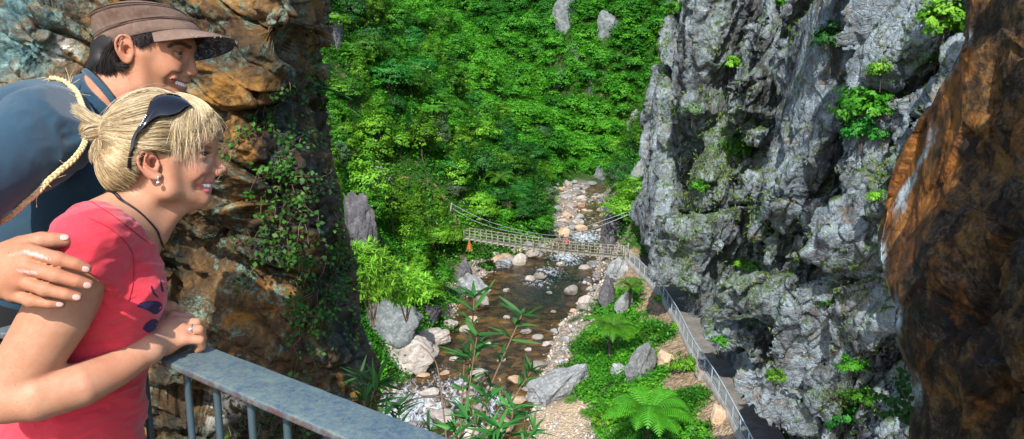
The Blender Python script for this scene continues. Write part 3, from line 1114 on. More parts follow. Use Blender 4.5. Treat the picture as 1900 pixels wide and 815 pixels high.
        m.V = [W(v) for v in m.V]
        m.build('trim', M_silver, ta, org2)
    m = MB().tube(catmull([surf(352, 191, .016), p(357, 192, 0), h.mir(surf(352, 191, .016))], 9), .0035, 8)
    m.V = [W(v) for v in m.V]
    m.build('bridge', M_shades, sg, org2)
    return root


# ------------------------------------------------------------------ the man
def make_man():
    org = np.array([-.85, 1.75, 0.0])
    root = empty('person', org, 'dark haired man in a brown cap and blue t-shirt leaning in behind the woman', 'person')
    h = Head(272, 100, 1.72, 17.5)
    p = h.p
    S = SDF(Q(-330, 620, 1.6) + (-.05, -.42, -.05), Q(400, -20, 1.72) + (.02, .36, .02), .0027)
    f = dict(sex='m', cranium=(266, 82, 97, 74, 80), fore=(314, 76, 46, 58, 44), face=(302, 116, 50, 60, 64), cheek=(312, 126, -40), cheek_r=(25, 19, 24),
             brow=[(332, 88, -34), (350, 87, -10)], jaw=(262, 158, -54), jaw_r=17, chin=(324, 176, 16), midface=(334, 122, 20, 24, 32), muzzle=(333, 146, 20, 24, 18), mouthbox=(325, 161, 18, 25, 18),
             eye=(333, 100, -33), aperture=[(321, 97), (326, 97.5), (332, 99), (338, 101), (343, 103.5)], eye_open=.55,
             nasion=(357.5, 101), bridge=(362, 115), tip=(366.5, 135), ala=(346, 136, -12), nose_r=(7, 7, 8.8),
             corner=(317.5, 146, -27), upper=(352.5, 152.5), lower=(344.5, 164), open=.95, lip=.55,
             fold=[(338, 138), (322, 137), (311, 146), (311, 158)], lip_up=[(317.5, 146), (325, 147), (335, 149), (345, 151.5)], lip_lo=[(317.5, 146), (322, 153), (330, 160), (338, 164)],
             helix=[(239, 92, -76), (244, 74, -78), (233, 66, -84), (221, 67, -90), (214.5, 78, -92), (216, 92, -90), (223, 105, -86), (231, 114, -82), (238, 115, -79), (242, 110, -77)],
             ear_r=(16, 4.5, 27), concha=(236, 94, -81), antihelix=[(226, 76, -86), (222, 90, -87), (228, 102, -84), (236, 106, -80)], tragus=(242, 98, -77))
    L = build_head(S, h, f)
    S.tube([p(250, 128), p(222, 175), p(190, 215)], [.057, .058, .068], k=.03)
    S.tube([p(296, 172), p(268, 205), p(240, 235)], [.018, .022, .03], k=.03)
    up = np.array([0, SP, CP])

    def torso(S, g):
        S.tube([Q(205, 196, 1.72), Q(120, 205, 1.66), Q(75, 232, 1.55)], [.062 + g, .058 + g, .070 + g], k=.05)
        S.tube([Q(205, 196, 1.72), Q(160, 205, 1.82), Q(130, 225, 1.93)], [.060 + g, .055 + g, .066 + g], k=.05)
        S.tube([Q(120, 285, 1.74), Q(40, 420, 1.74), Q(-20, 600, 1.74)], [.125 + g, .125 + g, .12 + g], k=.05)
        S.tube([Q(60, 240, 1.74), Q(-60, 330, 1.74)], [.10 + g, .12 + g], k=.06)
        S.tube([Q(158, 330, 1.69), Q(110, 400, 1.70)], [.065 + g, .075 + g], k=.05)

    torso(S, -.005)
    sh, el = Q(78, 248, 1.52), Q(-190, 470, 1.22)
    S.tube([sh, Q(-60, 345, 1.38), el], [.056, .052, .044], k=.02)
    wr = Q(-22, 512, 1.225)
    S.tube([el, Q(-100, 492, 1.215), wr], [.044, .042, .031], k=.012)
    fs = Q(120, 250, 1.95)
    S.tube([fs, Q(190, 420, 2.02), Q(250, 520, 1.98)], [.06, .05, .04], k=.03)
    # hand flat on the woman's arm: back to the camera, thumb up
    n_back = np.array([0, -1., 0])
    kn = [(56, 467, 1.205), (48, 495, 1.200), (38, 521, 1.203), (22, 545, 1.212)]
    for a in kn: S.tube([Q(-14, 508, 1.222) * .85 + Q(*a) * .15, Q(*a)], [.026, .0125], k=.016)
    S.ell(Q(34, 500, 1.213), (.036, .014, .034), k=.016)
    fing = [[(56, 467, 1.205), (107, 480, 1.198), (140, 490, 1.205), (160, 498, 1.214)],
            [(48, 495, 1.200), (104, 511, 1.193), (142, 522, 1.201), (163, 528, 1.211)],
            [(38, 521, 1.203), (83, 537, 1.195), (122, 546, 1.202), (143, 551, 1.211)],
            [(22, 545, 1.212), (58, 558, 1.204), (92, 563, 1.207), (112, 564, 1.215)]]
    rads = [(.0120, .0100, .0095, .0080), (.0124, .0104, .0099, .0084), (.0118, .0098, .0092, .0079), (.0110, .0090, .0082, .0071)]
    for g, r in zip(fing, rads):
        S.tube([Q(*a) for a in g], r, k=.0028)
        S.ell(Q(*g[1]) - np.array([0, .0012, 0]), (.0108, .0098, .0103), k=.005)
        
    th = [(4, 482, 1.225), (40, 460, 1.225), (76, 446, 1.228), (97, 446, 1.234), (120, 446, 1.243)]
    S.tube([Q(*a) for a in th], [.026, .019, .0135, .0125, .0102], k=.008)
    V, Fq = S.mesh()
    bodybv = bvh(V, Fq)
    lip = sstep(.0010, -.0006, np.minimum(seg_dist(V, L['up']) - .0034, seg_dist(V, L['lo']) - .0040)) * .38
    VM = V - 2 * ((V - h.H) @ h.L)[:, None] * h.L
    bpl = [(314, 86), (323, 81), (336, 80), (353, 88)]
    brow = np.zeros(len(V))
    for v_ in (V, VM): brow = np.maximum(brow, sstep(5.0, 2.6, pix_dist(v_, bpl)) * ((v_ - h.H) @ h.L < -.008) * ((v_ - h.H) @ h.F > .03))
    brow = np.maximum(brow, sstep(.0020, .0008, seg_dist(V, L['ap'] + h.U * .0034)) * .9)
    flush = .22 * sstep(.035, .006, np.linalg.norm(V - p(318, 122, -48), axis=1)) + .3 * sstep(.018, .004, np.linalg.norm(V - p(362, 134, 0), axis=1)) + .35 * sstep(.04, .015, np.linalg.norm(V - p(226, 88, -88), axis=1))
    kd = np.min([np.linalg.norm(V - (Q(*g[1]) - np.array([0, .010, 0])), axis=1) for g in fing], axis=0)
    flush = flush + .30 * sstep(.009, .003, kd)
    nz = vnoise(V * 260, 4) * .0014 + vnoise(V * 700, 5) * .0006
    front = V[:, 1] < 1.21
    s1 = seg_dist(V, [Q(20, 475, 1.195), Q(45, 467, 1.195), Q(70, 474, 1.19), Q(91, 482, 1.187)]) + nz
    s2 = seg_dist(V, [Q(0, 500, 1.195), Q(14, 496, 1.195), Q(40, 502, 1.19), Q(68, 506, 1.188)]) + nz
    pale = sstep(.0040, .0016, np.minimum(s1, s2)) * sstep(.22, .20, np.linalg.norm(V - Q(40, 490, 1.2), axis=1)) * .6
    scab = sstep(.0026, .0014, np.linalg.norm(V - Q(89, 481, 1.187), axis=1)) * .8
    mesh_obj('body', W(V), Fq, M_skin_m, root, org, attrs={'lip': lip, 'brow': brow, 'flush': np.clip(flush, 0, .5), 'pale': pale, 'scab': scab})
    add_eyes(h, L, root, org)
    add_teeth(h, L, root, org)
    for (px, py), g, wn in (((159, 500), fing[0], 1), ((162, 530), fing[1], 1.05), ((142, 552), fing[2], 1), ((111, 565), fing[3], .88), ((119, 440.5), th[1:], 1.1)):
        d = Q(px, py, 1.0); d = d / np.linalg.norm(d)
        loc, nn, _, _ = bodybv.ray_cast(Vector((0, 0, 0)), Vector(d))
        if loc is None: continue
        Vn, Fn = nail(np.array(loc) - np.array(nn) * .0002, Q(*g[3]) - Q(*g[2]), np.array(nn), .0047 * wn, .0060 * wn)
        mesh_obj('finger_nail', W(Vn), Fn, M_nail, root, org)
    # shirt
    S = SDF(Q(-330, 620, 1.6) + (-.05, -.30, -.05), Q(260, 120, 1.72) + (.03, .36, .02), .0038)
    torso(S, .004)
    S2 = S.like()
    for a, b in ((sh, Q(-60, 345, 1.38)), (fs, Q(190, 420, 2.02))):
        S2.tube([a - (b - a) * .25, a, b + (b - a) * .55], [.064, .077, .079], k=.01)
    kk = .03
    hh = np.maximum(kk - np.abs(S.f - S2.f), 0) / kk
    S.f = np.minimum(S.f, S2.f) - hh * hh * kk * .25
    X = S.coords(); band = np.abs(S.f) < .03
    q = X[band]
    fold = ridged(np.stack([q[:, 0] * 14 + q[:, 2] * 9, q[:, 1] * 7, q[:, 2] * 9 - q[:, 0] * 8], -1), 3, 21)
    arm = sstep(.16, .03, np.linalg.norm(q - Q(150, 270, 1.52), axis=1))
    big = vnoise(q * 9, 9)
    S.f[band] -= (fold * (.003 + .012 * arm) + big * .007).astype(np.float32)
    S.plane(p(205, 178, -40), h.F * .70 + h.U * .70 - h.L * .10, .004)
    V, Fq = S.mesh()
    shirt = mesh_obj('t_shirt', W(V), Fq, M_blue, root, org)
    m = MB()
    m.tube(lay_on(bodybv, catmull([p(168, 150, 0), p(174, 150, -36), p(196, 174, -62), p(217, 198, -58), p(240, 224, -30), p(250, 228, 10)], 26), .0045), .0062, 7)
    m.V = [W(v) for v in m.V]
    m.build('collar', M_blue, shirt, org)
    m = MB()
    m.tube(lay_on(bodybv, catmull([p(174, 140, 0), p(184, 147, -40), p(204, 172, -64), p(222, 193, -60), p(240, 214, -34)], 26), .0028), .0020, 6)
    m.V = [W(v) for v in m.V]
    m.build('necklace', M_cord, root, org)
    # trousers and shoes
    hip = Q(-20, 620, 1.74)
    S = SDF(hip + (-.35, -.45, -1.0), hip + (.4, .35, .25), .009)
    S.ell(hip, (.15, .18, .14), k=.03)
    zw = lambda q: W(q)[2]
    feet = []
    for d in (-.09, .09):
        a = hip + np.array([0, d, -.02]); b = a - up * (zw(a) - .09)
        S.tube([a, (a + b) / 2 + np.array([.05, 0, 0]), b], [.09, .07, .05], k=.03)
        feet.append(b)
    V, Fq = S.mesh()
    mesh_obj('trousers', W(V), Fq, M_black, root, org)
    for an in feet:
        S = SDF(an - .24, an + .24, .007)
        g = an - up * .042
        S.tube([g - h.F * .05, g + h.F * .10, g + h.F * .19], [.046, .046, .035], k=.02)
        V, Fq = S.mesh()
        mesh_obj('shoe', W(V), Fq, M_black, root, org)
    # hair
    A = SDF(p(150, 170) - .15, p(300, 40) + .15, .003)
    A.ell(p(262, 84), (.098, .079, .068), h.R, k=.01)
    A.plane(p(232, 80), h.F * .9 - h.U * .35, .006)
    ca, sa = math.cos(math.radians(13.2)), math.sin(math.radians(13.2))
    A.plane(p(282, 64), (h.U * ca - h.F * sa) * math.cos(.29) + h.L * math.sin(.29), .004)
    A.ell(p(200, 116), (.030, .056, .036), h.R, k=.02)
    A.tube([p(190, 112, -48), p(172, 130, -30), p(160, 146, -8)], [.018, .014, .006], k=.015)
    A.tube([p(190, 112, 48), p(172, 130, 30), p(160, 146, 8)], [.018, .014, .006], k=.015)
    V, Fq = A.mesh()
    hair = mesh_obj('hair', W(V), Fq, M_dark_hair, root, org, attrs={'rnd': np.full(len(V), .3), 'root': np.zeros(len(V))})
    cur = []
    cur += family(h, [[(214, 82, -78), (206, 106, -74), (214, 128, -68)], [(205, 88, -72), (194, 116, -66), (196, 136, -58)], [(196, 92, -60), (178, 122, -50), (180, 142, -40)], [(186, 96, -40), (166, 126, -30), (160, 148, -20)], [(180, 98, -10), (160, 128, -6), (154, 146, 0)]], 2200, 8, .003, .006)
    cur += family(h, [[(216, 92, -80), (216, 112, -76), (226, 128, -72)], [(206, 100, -76), (214, 120, -72), (238, 124, -70)]], 240, 8, .002, .004)
    cur += family(h, [[(246, 66, -79), (250, 74, -80), (254, 88, -80)], [(262, 63, -79), (266, 70, -80), (270, 84, -79)], [(278, 62, -76), (280, 66, -76), (284, 74, -75)]], 260, 8, .002, .003)
    Vs, Fs, at = strand_mesh(cur, RNG.random(len(cur)), rad=RNG.uniform(.0004, .0008, len(cur)))
    mesh_obj('strands', W(Vs), Fs, M_dark_hair, hair, org, attrs=at)
    # ---- cap
    a, b = math.radians(13.4), math.radians(15.5)
    Fc = h.F * math.cos(a) + h.U * math.sin(a)
    Un = h.U * math.cos(a) - h.F * math.sin(a)
    Lc = h.L * math.cos(b) - Un * math.sin(b)
    Uc = Un * math.cos(b) + h.L * math.sin(b)
    n = NT('brown_canvas')
    wv = n.noise(700, 2, .6)
    c = n.mix(n.ramp(n.noise(11, 5, .65), [(.3, 0.), (.72, 1.)]), (.105, .062, .046), (.185, .125, .098))
    c = n.mix(n.ramp(n.noise(90, 3, .7), [(.45, 0.), (.8, .5)]), c, (.26, .19, .16))
    n.bump(n.math('ADD', wv, n.noise(60, 3)), .4, .0015)
    M_cap = n.set(Base_Color=c, Roughness=.92, Specular_IOR_Level=.1)
    M_capseam = flat_mat('cap_seam', (.05, .03, .024), .9)
    n = NT('cap_lining')
    c = n.ramp(n.noise(55, 3, .6, 1.5), [(.38, (.02, .022, .03)), (.52, (.07, .08, .11)), (.62, (.22, .25, .32))])
    M_lining = n.set(Base_Color=c, Roughness=.7)
    rings = [((283.3, 86.2), 108, 82, 13.4), ((283, 85), 110.5, 84, 13.4), ((276, 74), 107, 81, 13.2), ((270, 64.5), 104, 78.5, 12.8), ((269.5, 63), 102.6, 77.2, 12.6), ((266.5, 53), 101, 81, 10.5), ((263, 44), 97, 85, 8), ((259.5, 34), 91.5, 87, 5.5), ((258.5, 30.5), 88.5, 85.5, 5), ((258, 26), 82, 79, 5), ((257, 19), 62, 60, 5), ((257, 15.5), 36, 35, 5), ((257, 14.8), 6, 5, 5)]

    def cap_axes(tilt):
        a_ = math.radians(tilt)
        un = h.U * math.cos(a_) - h.F * math.sin(a_)
        return h.F * math.cos(a_) + h.U * math.sin(a_), h.L * math.cos(b) - un * math.sin(b)
    th = np.linspace(0, 2 * np.pi, 96, endpoint=False)
    Vc = []
    for (c_, la, lb, tl_) in rings:
        fc_, lc_ = cap_axes(tl_)
        wob = 1 + .010 * np.sin(th * 3 + c_[1] * .1) + .006 * np.sin(th * 7 + c_[1] * .23)
        Vc.append(p(*c_) + (np.cos(th) * la * MM * wob)[:, None] * fc_ + (np.sin(th) * lb * MM * wob)[:, None] * lc_)
    Vc = np.array(Vc)
    nr, nt_ = Vc.shape[:2]
    ruck = fbm(Vc.reshape(-1, 3) * 30, 3, 4) * .0022
    ctr = p(265, 50)
    Vv = Vc.reshape(-1, 3)
    Vv = Vv + (Vv - ctr) / np.linalg.norm(Vv - ctr, axis=1)[:, None] * ruck[:, None]
    i, j = np.meshgrid(np.arange(nr - 1), np.arange(nt_), indexing='ij'); j2 = (j + 1) % nt_
    Fq = np.stack([i * nt_ + j, i * nt_ + j2, (i + 1) * nt_ + j2, (i + 1) * nt_ + j], -1).reshape(-1, 4)
    cap = mesh_obj('cap', W(Vv), Fq, M_cap, root, org)
    m = MB()
    for (c_, la, lb, tl_, r_) in (((269.7, 63.7), 105.4, 79.8, 12.7, .0010), ((268.6, 60), 104.2, 80.6, 12, .0007), ((258.6, 31), 90.6, 87.4, 5, .0010), ((259.8, 35), 93.6, 88.6, 5.7, .0007), ((283.2, 85.6), 111.6, 85.2, 13.4, .0010)):
        fc_, lc_ = cap_axes(tl_)
        th2 = np.linspace(0, 2 * np.pi, 90)
        m.tube(p(*c_) + (np.cos(th2) * la * MM)[:, None] * fc_ + (np.sin(th2) * lb * MM)[:, None] * lc_, r_, 5, False)
    m.V = [W(v) for v in m.V]
    m.build('seam', M_capseam, cap, org)
    # brim
    ns, nrr = 41, 9
    s = np.linspace(-1, 1, ns); r = np.linspace(0, 1, nrr)
    Sg, Rg = np.meshgrid(s, r, indexing='xy')
    tb = Sg * math.radians(74)
    base = p(283, 85.5) + (np.cos(tb) * .1095)[..., None] * Fc + (np.sin(tb) * .0832)[..., None] * Lc
    ln = .064 * (1 - np.abs(Sg) ** 3.2) * Rg
    dr = math.radians(21)
    out = (Fc * math.cos(dr) - Uc * math.sin(dr))
    lat = np.sin(tb)[..., None] * Lc * .22
    Bm = base + ln[..., None] * (out + lat) - ((Sg ** 2) * .016 * Rg)[..., None] * Uc - ((Rg ** 2) * .006)[..., None] * Uc
    edge = (Rg == 1) * 1.0
    Bm = Bm + (edge * vnoise(np.stack([Sg * 30, Sg * 0, Sg * 0], -1), 6) * .0012)[..., None] * Fc
    Bt = (Bm + Uc * .0015).reshape(-1, 3); Bb = (Bm - Uc * .0015).reshape(-1, 3)
    i, j = np.meshgrid(np.arange(nrr - 1), np.arange(ns - 1), indexing='ij')
    q4 = np.stack([i * ns + j, i * ns + j + 1, (i + 1) * ns + j + 1, (i + 1) * ns + j], -1).reshape(-1, 4)
    N = ns * nrr
    rim = np.array([(nrr - 1) * ns + k for k in range(ns)])
    side = np.stack([rim[:-1], rim[1:], rim[1:] + N, rim[:-1] + N], -1)
    Fall = np.vstack([q4, side, q4[:, ::-1] + N])
    br = mesh_obj('brim', W(np.vstack([Bt, Bb])), Fall, [M_cap, M_lining], cap, org, midx=[0] * (len(q4) + len(side)) + [1] * len(q4))
    m = MB()
    ed = Bm[-1]
    M_fray = flat_mat('frayed_threads', (.42, .38, .36), .9)
    for k in range(60):
        u = RNG.uniform(.12, .98) * (ns - 1)
        i0 = int(u); a_ = ed[i0] * (1 - u + i0) + ed[min(i0 + 1, ns - 1)] * (u - i0)
        if vnoise(np.array([[u * .35, 3., 1.]]), 2)[0] < .05: continue
        a_ = a_ - out * .001
        m.tube([a_, a_ + out * RNG.uniform(.001, .003) + RNG.normal(size=3) * .0015, a_ + RNG.normal(size=3) * .003], .0006, 3, False)
    m.V = [W(v) for v in m.V]
    m.build('fraying', M_fray, br, org)
    # ---- braided strap of his bag, over the shoulder and under the arm
    org2 = W(Q(60, 300, 1.6))
    path = catmull([Q(96, 166, 1.70), Q(120, 178, 1.60), Q(146, 192, 1.56), Q(156, 225, 1.53), Q(158, 262, 1.50), Q(140, 292, 1.465), Q(110, 318, 1.45), Q(60, 358, 1.43), Q(10, 392, 1.42), Q(-60, 432, 1.42), Q(-150, 480, 1.5), Q(-190, 500, 1.7)], 150)
    bv = BVHTree.FromPolygons([tuple(x) for x in MESH_V(shirt)], [tuple(pl.vertices) for pl in shirt.data.polygons])
    W2 = []
    for q in W(path):
        loc, nn, _, dist = bv.find_nearest(Vector(q - org))
        loc, nn = np.array(loc), np.array(nn)
        dq = q - org
        sd = (dq - loc) @ nn
        W2.append(q + nn * max(0, .0065 - sd) if sd < .0065 and dist < .06 else q)
    path = np.array(W2)
    for _ in range(4): path[1:-1] = path[1:-1] * .5 + (path[:-2] + path[2:]) * .25
    Tn = np.gradient(path, axis=0); Tn /= np.linalg.norm(Tn, axis=1)[:, None]
    vd = path - CAM; vd /= np.linalg.norm(vd, axis=1)[:, None]
    Sd = np.cross(Tn, vd); Sd /= np.linalg.norm(Sd, axis=1)[:, None]
    arc = np.concatenate([[0], np.cumsum(np.linalg.norm(np.diff(path, axis=0), axis=1))])
    n = NT('flax_fibre')
    c = n.mix(n.ramp(n.noise(160, 3, .6), [(.3, 0.), (.7, 1.)]), (.42, .29, .13), (.72, .58, .33))
    M_flax = n.set(Base_Color=c, Roughness=.8)
    m = MB()
    for k in range(3):
        ph = arc / .026 * 2 * np.pi + k * 2 * np.pi / 3
        m.tube(path + Sd * (np.sin(ph) * .0034)[:, None] - vd * (np.sin(2 * ph) * .0019)[:, None], .0028, 6)
    for k in range(26):
        i0 = RNG.integers(4, 100)
        d = RNG.normal(size=3); d -= vd[i0] * (d @ vd[i0]) * .6
        a_ = path[i0]
        m.tube([a_, a_ + d * .006 + Tn[i0] * .006, a_ + d * .012 + Tn[i0] * .006], [.0008, .0006, .0004], 3, False)
    for b0, dirs in ((path[14], 5), (path[2], 4), (path[52], 2)):
        for _ in range(dirs):
            d = RNG.normal(size=3) * .5 + np.array([.3, -.4, .5])
            m.tube([b0, b0 + d * .014, b0 + d * .026 + RNG.normal(size=3) * .006], [.0010, .0008, .0004], 3, False)
    o = m.build('bag_strap', M_flax, None, org2)
    tag(o, 'braided pale flax bag strap slung over the man\'s blue shoulder', 'bag strap')
    return root


def MESH_V(o):
    a = np.zeros(len(o.data.vertices) * 3, dtype=np.float32)
    o.data.vertices.foreach_get('co', a)
    return a.reshape(-1, 3)
# ================================================================== valley: terrain, river, cliff, near rocks
WL = -26.5            # water level
DECK = -21.2          # walkway / bridge deck level


def river_edges():
    L = [(560, 940), (640, 850), (700, 770), (745, 715), (790, 665), (838, 615), (856, 570), (882, 532), (915, 506), (955, 490), (985, 474), (1020, 458), (1045, 442), (1062, 426), (1078, 405), (1080, 382), (1076, 360)]
    Rr = [(1060, 940), (1000, 850), (972, 790), (980, 740), (1000, 680), (1022, 630), (1044, 590), (1078, 562), (1092, 540), (1100, 505), (1108, 462), (1113, 430), (1116, 405), (1116, 382), (1112, 360)]
    l = np.array([G(*v, WL) for v in L]); r = np.array([G(*v, WL) for v in Rr])
    return l, r


RL, RR = river_edges()


def xl(y):
    v = np.interp(y, RL[:, 1], RL[:, 0])
    return v + np.clip(y - RL[-1, 1], 0, 60) * .35


def xr(y):
    v = np.interp(y, RR[:, 1], RR[:, 0])
    return v + np.clip(y - RR[-1, 1], 0, 60) * .45


PATH_PX = [(1160, 478), (1190, 507), (1219, 538), (1255, 594), (1285, 655), (1331, 727), (1377, 814), (1440, 940)]
PATH = np.array([G(*v, DECK) for v in PATH_PX])      # outer edge of the walkway


def xpath(y):
    return np.interp(y, PATH[::-1, 1], PATH[::-1, 0])


def smax(a, b, k):
    h = np.clip(.5 + .5 * (a - b) / k, 0, 1)
    return b + (a - b) * h + k * h * (1 - h)


def height(x, y):
    x = np.asarray(x, float); y = np.asarray(y, float)
    p3 = np.stack([x, y, 0 * x], -1)
    n1 = fbm(p3 * .045, 4, 31); n2 = fbm(p3 * .22, 4, 41)
    dl, dr = xl(y) - x, x - xr(y)
    bar = 1.0 + 5.0 * sstep(86, 98, y) * sstep(112, 106, y) + 5 * sstep(118, 135, y)
    slope = 1.35 - .35 * sstep(75, 110, y) - .22 * sstep(130, 200, y)
    hl = WL - .1 + np.minimum(dl, bar) * .16 + np.maximum(dl - bar, 0) * slope + n1 * 5 * sstep(6, 25, dl) + n2 * .8 * sstep(1, 6, dl)
    # right: the bench below the walkway, then the steep bank beyond the bridge
    xp = xpath(y)
    t = np.clip(dr / np.maximum(xp - .1 - xr(y), 2), 0, 1.0)
    bench = WL - .1 + np.minimum(dr, 3.5) * .16 + (DECK - .95 - WL) * (t ** 1.6) + n2 * .7 * sstep(1, 4, dr) * sstep(1., .8, t)
    steep = WL - .1 + np.minimum(dr, 1.0) * .25 + np.maximum(dr - 1.0, 0) * 2.0 + n1 * 3 * sstep(3, 10, dr) + n2 * 1.2 * sstep(1, 5, dr)
    steep = np.minimum(steep, 26 + n1 * 6)
    hr = np.where(y > 93, steep, bench) * 1.0
    w = sstep(90, 96, y)
    hr = bench * (1 - w) + steep * w
    h = np.where(dl > 0, hl, np.where(dr > 0, hr, WL - .1))
    inside = np.minimum(-dl, -dr)
    h = np.where(inside > 0, WL - .1 - np.minimum(inside * .5, 1.2), h)
    # head of the gorge: two slopes meeting in a gully that climbs away to the left
    xg = 22 - .62 * (y - 190)
    far = WL - 1 + .40 * np.maximum(y - 190, 0) + np.where(x < xg, .72 * (xg - x), .92 * (x - xg)) + n1 * 6 + n2 * 1.2
    w = sstep(176, 206, y)
    h = np.where(y > 150, h * (1 - w) + smax(far, h * 0 + WL - .5, 1.5) * w, h)
    ridge = 10 * ridged(np.stack([x * .018 + y * .012, y * .010 - x * .006, 0 * x], -1), 3, 57)
    h = h + ridge * sstep(20, 50, dl) * sstep(60, 110, y)
    return np.minimum(h, 75 + n1 * 8)


def grid_faces(nu, nv):
    i, j = np.meshgrid(np.arange(nu - 1), np.arange(nv - 1), indexing='ij')
    return np.stack([i * nv + j, i * nv + j + 1, (i + 1) * nv + j + 1, (i + 1) * nv + j], -1).reshape(-1, 4)


# ---- ground sheet
def make_ground():
    ys = np.concatenate([np.linspace(8, 40, 20), np.linspace(41, 140, 220), np.linspace(141, 300, 170), np.linspace(310, 1500, 20)])
    xs = np.concatenate([np.linspace(-700, -95, 16), np.linspace(-92, -22, 90), np.linspace(-21.5, 26, 150), np.linspace(27, 75, 50), np.linspace(85, 700, 14)])
    Y, X = np.meshgrid(ys, xs, indexing='ij')
    Z = height(X, Y)
    Z = np.where(Y < 38, np.minimum(Z, -20), Z)
    V = np.stack([X, Y, Z], -1).reshape(-1, 3)
    dl, dr = xl(Y) - X, X - xr(Y)
    bar = 1.0 + 5.0 * sstep(86, 98, Y) * sstep(112, 106, Y) + 5 * sstep(118, 135, Y)
    nn = fbm(np.stack([X, Y, Z * 0], -1) * .3, 3, 77)
    grav = np.maximum(np.where(dl > -1, sstep(bar * 1.1 + nn * 2.5, bar * .7 + nn * 2.5, dl), 1), 0) * (dr < 0) + np.where(dr > 0, sstep(5.0 + nn * 5, 3.0 + nn * 5, dr), 0)
    grav = grav * sstep(182, 168, Y + nn * 8)
    sand = sstep(3.4, 1.6, np.hypot(X - SAND[0], (Y - SAND[1]) * .8))
    n = NT('valley_soil')
    g1 = n.noise(.8, 6, .65, co=n.pos()); g2 = n.noise(5, 5, .7, co=n.pos()); g3 = n.noise(2.2, 4, .6, co=n.pos())
    green = n.ramp(g2, [(.3, (.010, .030, .004)), (.52, (.022, .080, .008)), (.7, (.06, .14, .016))])
    earth = n.ramp(g2, [(.3, (.12, .075, .04)), (.7, (.30, .21, .12))])
    soil = n.mix(n.ramp(g1, [(.56, 0.), (.66, 1.)]), green, earth)
    stones = n.ramp(n.voro(3.2, co=n.pos(), out='Color'), [(.2, (.16, .14, .12)), (.6, (.34, .29, .24)), (.9, (.52, .47, .41))])
    st2 = n.ramp(n.voro(9, co=n.pos(), out='Color'), [(.2, (.20, .16, .12)), (.9, (.46, .39, .31))])
    stones = n.mix(.45, stones, st2)
    soil = n.mix(n.attr('bank'), soil, n.mix(n.ramp(g3, [(.4, 0.), (.6, 1.)]), (.22, .15, .09), (.42, .32, .22)))
    c = n.mix(n.attr('gravel'), soil, stones)
    sandc = n.ramp(n.noise(14, 5, .7, co=n.pos()), [(.3, (.38, .28, .18)), (.7, (.58, .46, .32))])
    c = n.mix(n.attr('sand'), c, sandc)
    n.bump(n.math('ADD', g2, n.voro(5, co=n.pos())), .8, .25)
    m = n.set(Base_Color=c, Roughness=.9, Specular_IOR_Level=.2)
    o = mesh_obj('ground', V, grid_faces(len(ys), len(xs))[:, ::-1], m, attrs={'gravel': grav.ravel(), 'sand': sand.ravel(), 'bank': (sstep(2.6 + nn * 3, 1.2 + nn * 3, np.abs(xpath(Y) - X)) * (Y < 92)).ravel()})
    return tag(o, 'valley floor and slopes of green undergrowth, earth and river gravel', 'ground', kind='structure')


SAND = G(1040, 785, WL + .4)


def make_river():
    ys = np.linspace(36, 240, 260)
    us = np.linspace(-.25, 1.25, 60)
    U, Y = np.meshgrid(us, ys)
    X = xl(Y) * (1 - U) + xr(Y) * U
    # small standing waves where the stream is fast
    d = CAM - np.stack([X, Y, Y * 0 + WL], -1)
    px = lambda *v: G(*v, WL)
    rap = np.zeros_like(X)
    for (a, b, r, s) in ((1050, 475, 3.2, 1.), (1020, 505, 2.4, .9), (1000, 520, 2.6, .8), (1085, 440, 4, 1.), (1075, 520, 2.0, .4), (760, 760, 4.2, 1.), (840, 730, 3.4, .85), (800, 700, 3, .6), (905, 745, 3.0, .8), (720, 800, 3, 1.), (880, 800, 3, .8), (1090, 410, 5, .6), (1085, 370, 6, .7)):
        q = px(a, b)
        rap = np.maximum(rap, s * np.exp(-(((X - q[0]) / r) ** 2 + ((Y - q[1]) / (r * 1.9)) ** 2)))
    deep = np.zeros_like(X)
    for (a, b, r, s) in ((1010, 545, 5.0, 1.), (960, 560, 4.0, .7), (1060, 485, 4.5, .9), (1040, 520, 4, 1.), (870, 690, 3.5, .4), (1095, 450, 5, .8)):
        q = px(a, b)
        deep = np.maximum(deep, s * np.exp(-(((X - q[0]) / r) ** 2 + ((Y - q[1]) / (r * 1.8)) ** 2)))
    P3 = np.stack([X * 1.6, Y * .9, X * 0], -1)
    Z = WL + fbm(P3, 3, 91) * (.03 + .16 * rap)
    n = NT('river_water')
    co = n.pos()
    bed = n.ramp(n.voro(1.3, co=co, out='Color'), [(.1, (.010, .006, .002)), (.5, (.060, .030, .006)), (.9, (.24, .13, .03))])
    bed2 = n.ramp(n.noise(.55, 5, .6, co=co), [(.38, (.003, .003, .002)), (.52, (.036, .018, .004)), (.66, (.22, .11, .013))])
    c = n.mix(.55, bed, bed2)
    c = n.mix(n.math('MULTIPLY', n.attr('deep'), .93), c, (.004, .010, .012))
    fo = n.noise(1.5, 8, .72, .9, co=co, st=(1.5, .55, 1))
    foam = n.ramp(n.math('ADD', fo, n.math('MULTIPLY', n.attr('rapid'), .28)), [(.68, 0.), (.84, 1.)])
    foam = n.math('MULTIPLY', foam, n.ramp(n.attr('rapid'), [(.10, 0.), (.40, .9)]))
    c = n.mix(foam, c, (.62, .70, .78))
    rip = n.noise(3.2, 5, .6, .6, co=co, st=(1.2, .6, 1))
    rip2 = n.noise(9, 3, .6, .5, co=co)
    n.bump(n.math('ADD', rip, n.math('MULTIPLY', rip2, .3)), .55, .16)
    m = n.set(Base_Color=c, Roughness=n.ramp(foam, [(0., .06), (1., .6)]), IOR=1.33, Specular_IOR_Level=.40)
    o = mesh_obj('water', np.stack([X, Y, Z], -1).reshape(-1, 3), grid_faces(len(ys), len(us))[:, ::-1], m, attrs={'rapid': rap.ravel(), 'deep': deep.ravel()})
    return tag(o, 'shallow amber river with dark pools and white riffles', 'river', kind='structure')


